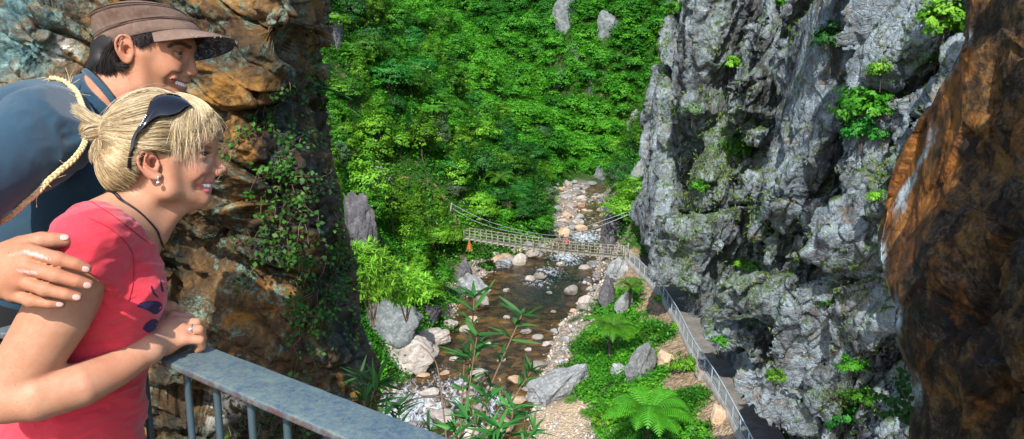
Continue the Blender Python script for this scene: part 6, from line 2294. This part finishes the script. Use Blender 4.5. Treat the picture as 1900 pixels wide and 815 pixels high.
# ================================================================== stones, bridge, walkway, handrail
def cube_sphere(n):
    V, F, m = [], [], 0
    g = np.tan(np.linspace(-1, 1, n) * np.pi / 4)
    A, B = np.meshgrid(g, g, indexing='ij')
    one = np.ones_like(A)
    for P_ in ((one, A, B), (-one, B, A), (B, one, A), (A, -one, B), (A, B, one), (B, A, -one)):
        p = np.stack(P_, -1).reshape(-1, 3)
        V.append(p / np.linalg.norm(p, axis=1)[:, None]); F.append(grid_faces(n, n)[:, ::-1] + m); m += n * n
    return np.vstack(V), np.vstack(F)


def boulder_mesh(seed, n=14, rough=.16, cuts=7, round_=.75):
    rs = np.random.default_rng(seed)
    V, F = cube_sphere(n)
    p = V.copy()
    for _ in range(cuts):
        d = rs.normal(size=3); d /= np.linalg.norm(d)
        k = rs.uniform(.45, .85)
        s = p @ d
        p = p - np.maximum(s - k, 0)[:, None] * d * round_
    p = p + V * (fbm(V * 1.7 + seed, 4, seed) * rough)[:, None] + V * (ridged(V * 3.1 + seed, 3, seed + 3) * rough * .22)[:, None]
    p[:, 2] *= .8
    return p, F


def stone_mat(name, a, b, c_, lich=(.5, .52, .48), amt=.3):
    n, c = rock_mat(name, a, b, c_, lich, 1.6, None, amt, bump=.7, bd=.05)
    oi = n.t.nodes.new('ShaderNodeObjectInfo')
    hs = n.t.nodes.new('ShaderNodeHueSaturation')
    n.put(hs.inputs['Value'], n.math('ADD', n.math('MULTIPLY', oi.outputs['Random'], .7), .65))
    n.put(hs.inputs['Color'], c)
    return n.set(Base_Color=hs.outputs[0], Roughness=.85, Specular_IOR_Level=.3)


def make_stones():
    M_pale = stone_mat('pale_stone', (.14, .12, .10), (.30, .265, .235), (.50, .465, .43))
    M_grey = stone_mat('grey_stone', (.09, .095, .10), (.20, .21, .22), (.34, .36, .37), (.55, .60, .55), .5)
    M_dark = stone_mat('dark_stone', (.030, .030, .036), (.075, .072, .08), (.16, .155, .16), (.3, .32, .34), .35)
    M_tan = stone_mat('tan_stone', (.22, .13, .08), (.38, .26, .17), (.52, .40, .29))
    M_crag = stone_mat('crag_stone', (.055, .06, .065), (.14, .155, .165), (.30, .325, .34), (.10, .17, .05), .7)
    mats = {'crag': M_crag, 'pale': M_pale, 'grey': M_grey, 'dark': M_dark, 'tan': M_tan}
    protos = {}
    for s in range(7):
        V, F = boulder_mesh(40 + s)
        for k, m in mats.items(): protos[(s, k)] = mesh_data('boulder', V, F, m)
    big = {}
    for s in range(8):
        V, F = boulder_mesh(70 + s, 40, .24, 10, .9)
        for k, m in mats.items(): big[(s, k)] = mesh_data('boulder', V, F, m)
    rs = np.random.default_rng(3)

    def stone(px, py, w, h, mat, label, group=None, bigger=False, rz=None, tilt=0., depth=.8, name='boulder', sink=.25, base=None):
        q = ground_hit(px, py + h * .35) if base is None else base
        t = proj(q)[2]
        if t < 20: return
        rx, rz_ = w * t / FPX * .5, h * t / FPX * .55
        me = (big if bigger else protos)[(int(rs.integers(8 if bigger else 7)), mat)]
        o = link(name, me, None, q + np.array([0, rx * depth * .5, rz_ * (1 - sink * 2)]))
        o.scale = (rx * 1.12, rx * depth, rz_ * 1.25)
        o.rotation_euler = (rs.normal() * .1, tilt, rs.uniform(-.5, .5) if rz is None else rz)
        tag(o, label, 'boulder' if name == 'boulder' else 'rock', group)
        return o
    # the ones that can be told apart
    for a in ((1030, 722, 138, 62, 'grey', 'long grey slab boulder lying tilted beside the sand patch', None, True, .2, -.42, .5), (1196, 672, 62, 84, 'grey', 'upright grey boulder behind the nearest tree fern', None, True, 0, .15, .7),
              (1148, 690, 34, 30, 'grey', 'small grey boulder left of the upright grey boulder', None, True), (1236, 668, 34, 34, 'tan', 'tan boulder right of the upright grey boulder', None, True),
              (738, 655, 125, 70, 'pale', 'big pale boulder at the left water edge', None, True, .1, .1, .8), (712, 600, 120, 95, 'crag', 'large grey lichen spotted rock above the big pale boulder', None, True, .1, 0, .9),
              (797, 585, 50, 52, 'dark', 'dark rounded boulder on the left bank under the dark trees', None, True), (795, 628, 80, 38, 'pale', 'long pale ledge of rock between the dark boulder and the water', None, True, .2, -.1, .7),
              (876, 534, 66, 42, 'grey', 'smooth grey rock curving down to the upstream pool', None, True, .1, .45, .7), (665, 650, 50, 60, 'grey', 'grey rock half behind the brown rock wall', None, True), (834, 605, 34, 22, 'pale', 'small pale boulder at the tip of the pale ledge', None, True),
              (1268, 560, 26, 18, 'pale', 'pale kerb stone at the edge of the walkway', None, False), (1150, 500, 50, 46, 'grey', 'grey knob of rock right under the end of the bridge', None, True), (1300, 690, 26, 40, 'pale', 'pale rock propping the kerb of the walkway', None, True),
              (1335, 768, 30, 50, 'tan', 'tan rock face under the nearest stretch of walkway', None, True)):
        stone(*a)
    # outcrops on the slopes
    for (px, py, w, h, mat, lab) in ((1046, 22, 56, 100, 'crag', 'tall pale grey crag high on the far wooded slope'), (1128, 42, 42, 60, 'crag', 'pale grey crag right of the tall one on the far slope'), (1062, 98, 26, 60, 'crag', 'narrow crag below the tall far crag'), (1040, 144, 26, 46, 'crag', 'dark little crag low on the far slope'),
                                     (1098, 158, 18, 40, 'crag', 'small crag near the notch of the valley'), (662, 405, 74, 220, 'dark', 'tall purple grey outcrop at the edge of the brown rock wall'), (700, 335, 50, 90, 'crag', 'dark rounded outcrop on the left slope'),
                                     (622, 50, 30, 110, 'dark', 'dark outcrop beside the jutting corner of the brown wall'), (1180, 225, 34, 60, 'crag', 'grey outcrop among shrubs left of the cliff corner'), (1190, 320, 40, 90, 'grey', 'grey outcrop at the foot of the cliff corner'), (1112, 318, 24, 40, 'crag', 'grey rock at the bend of the river'),
                                     (1140, 420, 54, 110, 'dark', 'dark rock bank behind the right end of the bridge'), (1128, 540, 40, 90, 'dark', 'dark rock wall under the right end of the bridge'), (862, 505, 44, 70, 'dark', 'dark rock bank below the left end of the bridge'), (1160, 560, 40, 60, 'grey', 'grey rock step below the walkway near the bridge'),
                                     (940, 382, 26, 36, 'tan', 'bare tan slip of earth on the far bank behind the bridge'), (1055, 342, 18, 22, 'pale', 'pale rock at the top of the gravel upstream')):
        stone(px, py, w, h, mat, lab, None, True, None, 0, .7, 'outcrop', .35)
    # stones standing in the stream
    for (px, py, w, h) in ((896, 564, 30, 24), (878, 597, 24, 16), (864, 612, 22, 14), (976, 617, 20, 11), (998, 627, 20, 10), (930, 669, 18, 11), (980, 650, 14, 9), (887, 700, 38, 24), (796, 731, 42, 15), (821, 780, 56, 26), (955, 708, 26, 16), (866, 806, 44, 26), (926, 800, 54, 34), (783, 699, 26, 9), (824, 694, 22, 10),
                           (798, 754, 22, 10), (1000, 682, 34, 16), (1060, 541, 28, 22), (964, 485, 24, 26), (982, 520, 20, 14), (1003, 515, 24, 18), (952, 470, 30, 20), (988, 473, 24, 20), (1045, 434, 24, 20), (1078, 425, 24, 13), (890, 760, 24, 10), (842, 668, 18, 8), (905, 640, 16, 8), (940, 590, 12, 7), (1012, 640, 18, 9), (1026, 580, 12, 7), (870, 735, 26, 12), (910, 722, 16, 9), (760, 790, 26, 10), (1040, 492, 16, 9), (1066, 470, 14, 8), (1090, 470, 14, 9), (1020, 545, 12, 7), (940, 540, 14, 8), (960, 745, 30, 16), (975, 725, 18, 10)):
        q = G(px, py + h * .3, WL - .06)
        stone(px, py, w, h, 'pale' if rs.random() < .8 else 'tan', 'pale stone standing out of the running water', 'stones standing in the stream', False, None, 0, .8, 'boulder', .2, q)
    # boulders along both shores and up the stream bed
    def scatter(n, cx, cy, rx, ry, smin, smax, mats_, label, group):
        k = 0
        while k < n:
            px, py = cx + rs.uniform(-1, 1) * rx, cy + rs.uniform(-1, 1) * ry
            q = ground_hit(px, py)
            if q[2] > WL + 3.5: k += 1; continue
            sz = smin + (smax - smin) * rs.random() ** 2.2
            stone(px, py, sz, sz * rs.uniform(.5, .8), mats_[int(rs.integers(len(mats_)))], label, group)
            k += 1
    scatter(110, 1066, 388, 54, 50, 6, 23, ['pale', 'grey', 'tan', 'grey'], 'pale boulder in the rocky stream bed upstream of the bridge', 'boulders in the upper stream bed')
    scatter(40, 968, 480, 52, 28, 8, 30, ['pale', 'tan', 'grey'], 'pale boulder on the gravel bar under the bridge', 'boulders on the bar under the bridge')
    scatter(36, 1088, 530, 22, 44, 8, 28, ['pale', 'grey', 'grey'], 'grey boulder on the far right water edge below the bridge', 'boulders on the shore below the bridge')
    scatter(40, 1040, 630, 24, 70, 5, 16, ['pale', 'grey', 'tan'], 'small stone on the gravel shore left of the tree fern', 'stones on the gravel shore')
    scatter(26, 800, 690, 60, 60, 6, 20, ['pale', 'grey'], 'stone in the shallows along the left bank', 'stones along the left bank')
    scatter(14, 1000, 765, 40, 30, 6, 16, ['pale', 'tan'], 'stone beside the sand patch', 'stones by the sand')
    # gravel: uncountable small stones
    N = 26000
    Y = 1 / rs.uniform(1 / 170, 1 / 50, N); X = rs.uniform(-.16, .14, N) * Y
    dl, dr = xl(Y) - X, X - xr(Y)
    bar = 1.0 + 5.0 * sstep(86, 98, Y) * sstep(112, 106, Y) + 5 * sstep(118, 135, Y)
    nn = fbm(np.stack([X, Y, X * 0], -1) * .3, 3, 77)
    ok = ((dl > -.6) & (dl < bar + nn * 2.5) & (dr < 0)) | ((dr > -.6) & (dr < 4.0 + nn * 5) & (dl < 0))
    X, Y = X[ok], Y[ok]
    Z = height(X, Y)
    n = len(X)
    oct_ = np.array([[1, 0, 0], [-1, 0, 0], [0, 1, 0], [0, -1, 0], [0, 0, 1], [0, 0, -1.]])
    of = np.array([[0, 2, 4], [2, 1, 4], [1, 3, 4], [3, 0, 4], [2, 0, 5], [1, 2, 5], [3, 1, 5], [0, 3, 5]])
    sc = (.05 + .16 * rs.random(n) ** 2.5) * np.clip(Y / 70, .7, 1.6)
    a = rs.uniform(0, 6.28, n)
    V = oct_[None] * (sc[:, None] * rs.uniform(.6, 1.4, (n, 3)))[:, None]
    V = np.stack([V[..., 0] * np.cos(a)[:, None] - V[..., 1] * np.sin(a)[:, None], V[..., 0] * np.sin(a)[:, None] + V[..., 1] * np.cos(a)[:, None], V[..., 2] * .7], -1)
    V = V + rs.normal(size=V.shape) * sc[:, None, None] * .15 + np.stack([X, Y, Z], -1)[:, None]
    F = (of[None] + (np.arange(n) * 6)[:, None, None]).reshape(-1, 3)
    nm = NT('gravel_stone')
    c = nm.ramp(nm.attr('tone'), [(.0, (.16, .14, .13)), (.4, (.36, .31, .26)), (.7, (.42, .30, .21)), (1., (.66, .61, .56))])
    m = nm.set(Base_Color=c, Roughness=.85)
    o = mesh_obj('gravel', V.reshape(-1, 3), F, m, smooth=False, attrs={'tone': np.repeat(rs.random(n), 6)})
    tag(o, 'loose river gravel along both shores', 'gravel', kind='stuff')


M_galv = None


def make_walkway():
    n = NT('concrete_path')
    c = n.mix(n.ramp(n.noise(1.2, 5, .65, co=n.pos()), [(.35, 0.), (.65, 1.)]), (.22, .21, .20), (.38, .36, .33))
    c = n.mix(n.ramp(n.noise(9, 4, .7, co=n.pos()), [(.5, 0.), (.7, .5)]), c, (.14, .12, .10))
    n.bump(n.noise(20, 3, co=n.pos()), .4, .02)
    m = n.set(Base_Color=c, Roughness=.9)
    pl = catmull(PATH, 70)
    T = np.gradient(pl, axis=0); T /= np.linalg.norm(T, axis=1)[:, None]
    S = np.stack([T[:, 1], -T[:, 0], T[:, 2] * 0], -1)
    S *= np.sign(S[:, 0])[:, None]
    prof = [(-.10, .14), (.10, .14), (.10, .0), (2.6, .0), (2.6, -1.2), (-.10, -1.2)]
    V = np.array([[p + S[i] * a + np.array([0, 0, b]) for a, b in prof] for i, p in enumerate(pl)])
    k = len(prof)
    i, j = np.meshgrid(np.arange(len(pl) - 1), np.arange(k), indexing='ij'); j2 = (j + 1) % k
    F = np.stack([i * k + j, i * k + j2, (i + 1) * k + j2, (i + 1) * k + j], -1).reshape(-1, 4)
    o = mesh_obj('path', V.reshape(-1, 3), F, m, smooth=False)
    tag(o, 'narrow concrete walkway with a kerb cut into the foot of the cliff', 'path', kind='structure')
    global M_galv
    M_galv = flat_mat('galvanised_steel', (.50, .60, .68), .45, .3)
    org = pl[0]
    root = empty('railing', org, 'long galvanised steel railing with wires along the outer edge of the walkway', 'railing')
    d = np.concatenate([[0], np.cumsum(np.linalg.norm(np.diff(pl, axis=0), axis=1))])
    at = lambda s: np.array([np.interp(s, d, pl[:, q]) for q in range(3)])
    for s in np.arange(0, d[-1], 2.0):
        p = at(s)
        MB().tube([p + [0, 0, .1], p + [0, 0, 1.16]], .034, 7).build('post', M_galv, root, org)
    MB().tube(pl + np.array([0, 0, 1.17]), .042, 8).build('top_rail', M_galv, root, org)
    MB().tube(pl + np.array([0, 0, .26]), .026, 6).build('bottom_rail', M_galv, root, org)
    for z in np.linspace(.40, 1.04, 6):
        MB().tube(pl + np.array([0, 0, z]), .007, 4).build('wire', M_galv, root, org)


def simple_person(pos, s, shirt, trousers, label, face, seed=0):
    """small distant figure, one continuous body"""
    root = empty('person', pos, label, 'person')
    h = .02
    S = SDF((-.45, -.45, -.02), (.45, .45, 1.80), h)
    for sg in (-1, 1):
        S.tube([(sg * .10, 0, .88), (sg * .11, .02, .48), (sg * .12, -.04 * sg, .06)], [.085, .062, .045], k=.04)
        S.tube([(sg * .12, -.04 * sg - .02, .05), (sg * .13, -.04 * sg + .12, .035)], [.045, .035], k=.02)
        S.tube([(sg * .19, 0, 1.40), (sg * .25, .05, 1.13), (sg * .17, .24, 1.02)], [.052, .043, .034], k=.04)
        S.ell((sg * .16, .28, 1.01), (.035, .05, .03), k=.02)
    S.ell((0, 0, 1.00), (.165, .115, .16), k=.06); S.ell((0, 0, 1.26), (.19, .12, .22), k=.08)
    S.tube([(0, 0, 1.42), (0, .02, 1.54)], [.06, .055], k=.04)
    S.ell((0, .03, 1.64), (.078, .098, .115), k=.02); S.ell((0, .13, 1.62), (.014, .02, .02), k=.015)
    V, F = S.mesh()
    c, sn = math.cos(face), math.sin(face)
    R = np.array([[c, -sn, 0], [sn, c, 0], [0, 0, 1]])
    up = V[:, 2]
    n = NT('figure')
    col = n.mix(n.attr('shirt'), n.mix(n.attr('trousers'), (.50, .28, .20), trousers), shirt)
    col = n.mix(n.attr('hairy'), col, (.05, .03, .02))
    m = n.set(Base_Color=col, Roughness=.8)
    hair = ((up > 1.66) & (V[:, 1] < .08)) | (up > 1.71)
    body = mesh_obj('body', V @ R.T * s, F, m, root, attrs={'shirt': ((up > .98) & (up < 1.50) & (V[:, 1] < .17)) * 1.0, 'trousers': (up <= .98) * 1.0 * (np.abs(V[:, 1]) < .2), 'hairy': hair * 1.0})
    return root


def make_bridge():
    A = G(1158, 477, DECK) + np.array([.2, 0, 0]); B = G(866, 441, DECK)
    wood = NT('weathered_timber')
    c = wood.mix(wood.ramp(wood.noise(3, 5, .7, co=wood.pos()), [(.35, 0.), (.65, 1.)]), (.14, .135, .105), (.33, .32, .25))
    M_wood = wood.set(Base_Color=c, Roughness=.85)
    M_cable = flat_mat('steel_cable', (.34, .38, .40), .5, .5)
    root = empty('footbridge', A, 'narrow timber suspension footbridge crossing the river to the end of the walkway', 'bridge')
    dv = B - A; L = np.linalg.norm(dv[:2]); u = dv / L
    sd = np.array([-u[1], u[0], 0]); sd /= np.linalg.norm(sd)
    if sd[1] > 0: sd = -sd            # towards the lookout
    sag = lambda s: -.25 * math.sin(math.pi * s)
    pt = lambda s: A + dv * s + np.array([0, 0, sag(s)])
    n = 27
    ss = np.linspace(0, 1, n)
    line = np.array([pt(s) for s in np.linspace(0, 1, 40)])
    V = np.array([[p + sd * a + np.array([0, 0, b]) for a, b in ((-.6, 0), (.6, 0), (.6, -.09), (-.6, -.09))] for p in line])
    i, j = np.meshgrid(np.arange(39), np.arange(4), indexing='ij'); j2 = (j + 1) % 4
    mesh_obj('deck', V.reshape(-1, 3), np.stack([i * 4 + j, i * 4 + j2, (i + 1) * 4 + j2, (i + 1) * 4 + j], -1).reshape(-1, 4), M_wood, root, A, smooth=False)
    for side in (-1, 1):
        off = sd * .66 * side
        for s in ss:
            p = pt(s) + off
            MB().bar(p + [0, 0, -.38], p + [0, 0, 1.14], .07, .07, u).build('post', M_wood, root, A)
        for z, hh in ((1.12, .09), (.74, .06), (.38, .06)):
            m = MB()
            for k in range(39): m.bar(line[k] + off * 1.06 + [0, 0, z], line[k + 1] + off * 1.06 + [0, 0, z], .05, hh)
            m.build('rail', M_wood, root, A)
    for s in ss:
        p = pt(s)
        MB().bar(p - sd * .95 + [0, 0, -.16], p + sd * .95 + [0, 0, -.16], .09, .10).build('crossbeam', M_wood, root, A)
    # suspension cables, running up to anchors on both banks
    tB = proj(B)[2]; tA = proj(A)[2]
    for pts in ([(838, 378, tB + 1), (872, 396, tB), (915, 414, tB - 1.5), (977, 430, tB - 4), (1040, 436, tB - 6.5), (1106, 414, tA + 2), (1165, 393, tA + 1.5)], [(840, 387, tB), (872, 406, tB - 1), (910, 421, tB - 2.5), (960, 432, tB - 4), (1040, 444, tB - 7), (1112, 420, tA + .5), (1168, 398, tA)]):
        MB().tube(catmull([P(*v) for v in pts], 40), .030, 5).build('cable', M_cable, root, A)
    MB().tube([P(836, 392, tB + .5), P(838, 376, tB + .5)], .10, 6).build('anchor_post', M_wood, root, A)
    MB().bar(A + sd * .75 + [0, 0, -.2], A + sd * .75 + [0, 0, 1.5], .16, .16, u).build('gate_post', M_wood, root, A)
    MB().bar(A - sd * .75 + [0, 0, -.2], A - sd * .75 + [0, 0, 1.5], .16, .16, u).build('gate_post', M_wood, root, A)
    s = .345
    simple_person(pt(s) + sd * .1, 1.0, (.55, .12, .12), (.05, .05, .07), 'tiny person in a pinkish red top walking across the footbridge', .9)
    # rusty dead fern by the far end
    rs = np.random.default_rng(2)
    q = P(871, 470, tB - 2)
    mat = leaf_mat('dead_frond', (.20, .05, .01), (.40, .12, .02), (.55, .22, .05), .1, .2)
    V, F, T, mid = frond(rs, 1.6, .3)
    root2 = empty('dead_fern', q, 'rust orange dead fern hanging at the left end of the footbridge', 'fern')
    Vs, Fs, m = [], [], 0
    for k in range(8):
        a = k * .8
        R = np.array([[math.cos(a), -math.sin(a), 0], [math.sin(a), math.cos(a), 0], [0, 0, 1]])
        X = V * np.array([.35, .5, 1]) ; X = np.stack([X[:, 0], X[:, 1], -V[:, 0] * 1.0], -1)
        Vs.append(X @ R.T + np.array([0, 0, 1.6])); Fs.append(F + m); m += len(V)
    mesh_obj('fronds', np.vstack(Vs), np.vstack(Fs), mat, root2, smooth=False, attrs={'tone': np.tile(T, 8)})


def make_lookout():
    n = NT('lookout_rock')
    c = n.mix(n.ramp(n.noise(6, 5, .7, co=n.pos()), [(.35, 0.), (.65, 1.)]), (.06, .045, .03), (.18, .14, .10))
    m = n.set(Base_Color=c, Roughness=.95)
    pts = [(-.62, 1.68), (.42, .92), (1.6, .5), (2.2, -1.5), (-3, -1.5), (-3, 2.2), (-1.2, 2.2)]
    top = np.array([(x, y, 0.) for x, y in pts]); bot = top - [0, 0, .5]
    k = len(pts)
    F = [tuple(range(k))[::-1], tuple(range(k, 2 * k))] + [(i, (i + 1) % k, (i + 1) % k + k, i + k) for i in range(k)]
    o = mesh_obj('lookout_floor', np.vstack([top, bot]), F, m, smooth=False)
    tag(o, 'rock floor of the lookout under the two people', 'floor', kind='structure')
    # handrail
    ZR = 1.112
    af, an_, bf, bn = (G(*v, ZR) for v in ((367, 644), (318, 662), (812, 816), (677, 815)))
    a = (af + an_) / 2
    d = ((bf - af) / np.linalg.norm(bf - af) + (bn - an_) / np.linalg.norm(bn - an_)); d[2] = 0; d /= np.linalg.norm(d)
    nn = np.array([-d[1], d[0], 0])
    w = abs((af - an_) @ nn)
    print('rail width', w, 'dir', d)
    w = .092
    e = a + d * 1.3
    n = NT('blue_grey_paint')
    co = n.pos()
    base = n.mix(n.ramp(n.noise(16, 6, .75, co=co), [(.36, 0.), (.62, 1.)]), (.04, .08, .13), (.10, .155, .17))
    wear = n.ramp(n.noise(90, 7, .85, .5, co=co), [(.44, 0.), (.64, 1.)])
    base = n.mix(n.math('MULTIPLY', wear, .6), base, (.20, .225, .15))
    base = n.mix(n.ramp(n.noise(120, 4, .8, co=co), [(.60, 0.), (.70, .8)]), base, (.02, .025, .05))
    g = n.t.nodes.new('ShaderNodeNewGeometry'); sx = n.t.nodes.new('ShaderNodeSeparateXYZ'); n.t.links.new(g.outputs['True Normal'], sx.inputs[0])
    rustf = n.math('MULTIPLY', n.ramp(n.noise(22, 5, .8, co=co), [(.40, 0.), (.56, 1.)]), n.ramp(sx.outputs[2], [(.2, .8), (.6, 0.)]))
    base = n.mix(rustf, base, (.10, .035, .035))
    n.bump(n.noise(180, 4, .7, co=co), .35, .0015)
    m = n.set(Base_Color=base, Roughness=.5, Specular_IOR_Level=.45)
    M_bar = flat_mat('dark_blue_grey_paint', (.045, .075, .095), .5)
    root = empty('handrail', a - [0, 0, ZR], 'blue grey painted steel handrail under the hands of the woman, worn and chipped', 'railing')
    org = a - np.array([0, 0, ZR])

    def flat_bar(p, q):
        t = (q - p) / np.linalg.norm(q - p); s = np.array([-t[1], t[0], 0])
        prof = []
        for cx, cz, a0 in ((w / 2 - .004, -.004, 0), (-w / 2 + .004, -.004, 90), (-w / 2 + .004, -.010, 180), (w / 2 - .004, -.010, 270)):
            for k in range(4):
                an = math.radians(a0 + k * 30)
                prof.append((cx + .004 * math.cos(an), cz + .004 * math.sin(an)))
        segs = np.linspace(0, 1, 40)
        V = np.array([[p + (q - p) * u + s * x + np.array([0, 0, z]) for x, z in prof] for u in segs])
        V = V + (vnoise(V * 60, 3) * .0007)[..., None] * np.array([0, 0, 1.])
        k = len(prof)
        i, j = np.meshgrid(np.arange(39), np.arange(k), indexing='ij'); j2 = (j + 1) % k
        F = np.stack([i * k + j, i * k + j2, (i + 1) * k + j2, (i + 1) * k + j], -1).reshape(-1, 4)
        mb = MB(); mb.add(V.reshape(-1, 3), F)
        for i0 in (0, 39):
            cv = np.vstack([V[i0], V[i0].mean(0)[None]])
            kk = np.arange(k)
            mb.add(cv, np.stack([kk, (kk + 1) % k, np.full(k, k)], -1))
        return mb
    flat_bar(a - d * .0, e).build('top_rail', m, root, org)
    a2 = a + np.array([-.80, .28, 0])
    flat_bar(a - d * .012 + np.array([-.01, .02, 0]), a2).build('top_rail', m, root, org)
    # bars: photo columns at which they meet the rail
    for px in (335, 393, 457, 524, 600, 684, 780):
        lo, hi = 0., 1.25
        for _ in range(40):
            mid = (lo + hi) / 2
            if proj(a + d * mid - [0, 0, .014])[0] < px + 6: lo = mid
            else: hi = mid
        p = a + d * lo
        MB().tube([p + [0, 0, -.014], p + [0, 0, -.5], p + [0, 0, -ZR - .06]], .0066, 10).build('baluster', M_bar, root, org)
    for k in range(1, 8):
        p = a + (a2 - a) * (k * .1 / .85)
        MB().tube([p + [0, 0, -.014], p + [0, 0, -ZR - .06]], .0066, 10).build('baluster', M_bar, root, org)
GROUND = make_ground()
RIVER = make_river()
CLIFF = make_cliff()
make_near_rocks()
make_protos()
make_forest()
make_bench_plants()
make_cliff_plants()
make_creepers()
make_near_shrubs()
make_stones()
make_walkway()
make_bridge()
make_lookout()
WOMAN = make_woman()
MAN = make_man()
# ================================================================== light
SUN_EL, SUN_AZ = 42.0, 190.0      # degrees; azimuth clockwise from +Y (view direction)
el, az = math.radians(SUN_EL), math.radians(SUN_AZ)
w = bpy.data.worlds.new('World'); SC.world = w
w.use_nodes = True
nt = w.node_tree
sky = nt.nodes.new('ShaderNodeTexSky'); sky.sky_type = 'NISHITA'
sky.sun_disc = False; sky.sun_elevation = el; sky.sun_rotation = az
nt.links.new(sky.outputs[0], nt.nodes['Background'].inputs[0])
nt.nodes['Background'].inputs[1].default_value = .15
sd = bpy.data.lights.new('sun', 'SUN'); sd.energy = 3.6; sd.angle = math.radians(.55); sd.color = (1, .95, .87)
so = bpy.data.objects.new('sun', sd); COL.objects.link(so)
dirv = Vector((math.sin(az) * math.cos(el), math.cos(az) * math.cos(el), math.sin(el)))
so.rotation_euler = dirv.to_track_quat('Z', 'Y').to_euler()
so.location = (0, 0, 60)
SC.view_settings.view_transform = 'Standard'
SC.view_settings.look = 'None'
SC.view_settings.gamma = 1
SC.view_settings.exposure = 0.9
SC.cycles.max_bounces = 6
SC.cycles.transparent_max_bounces = 12
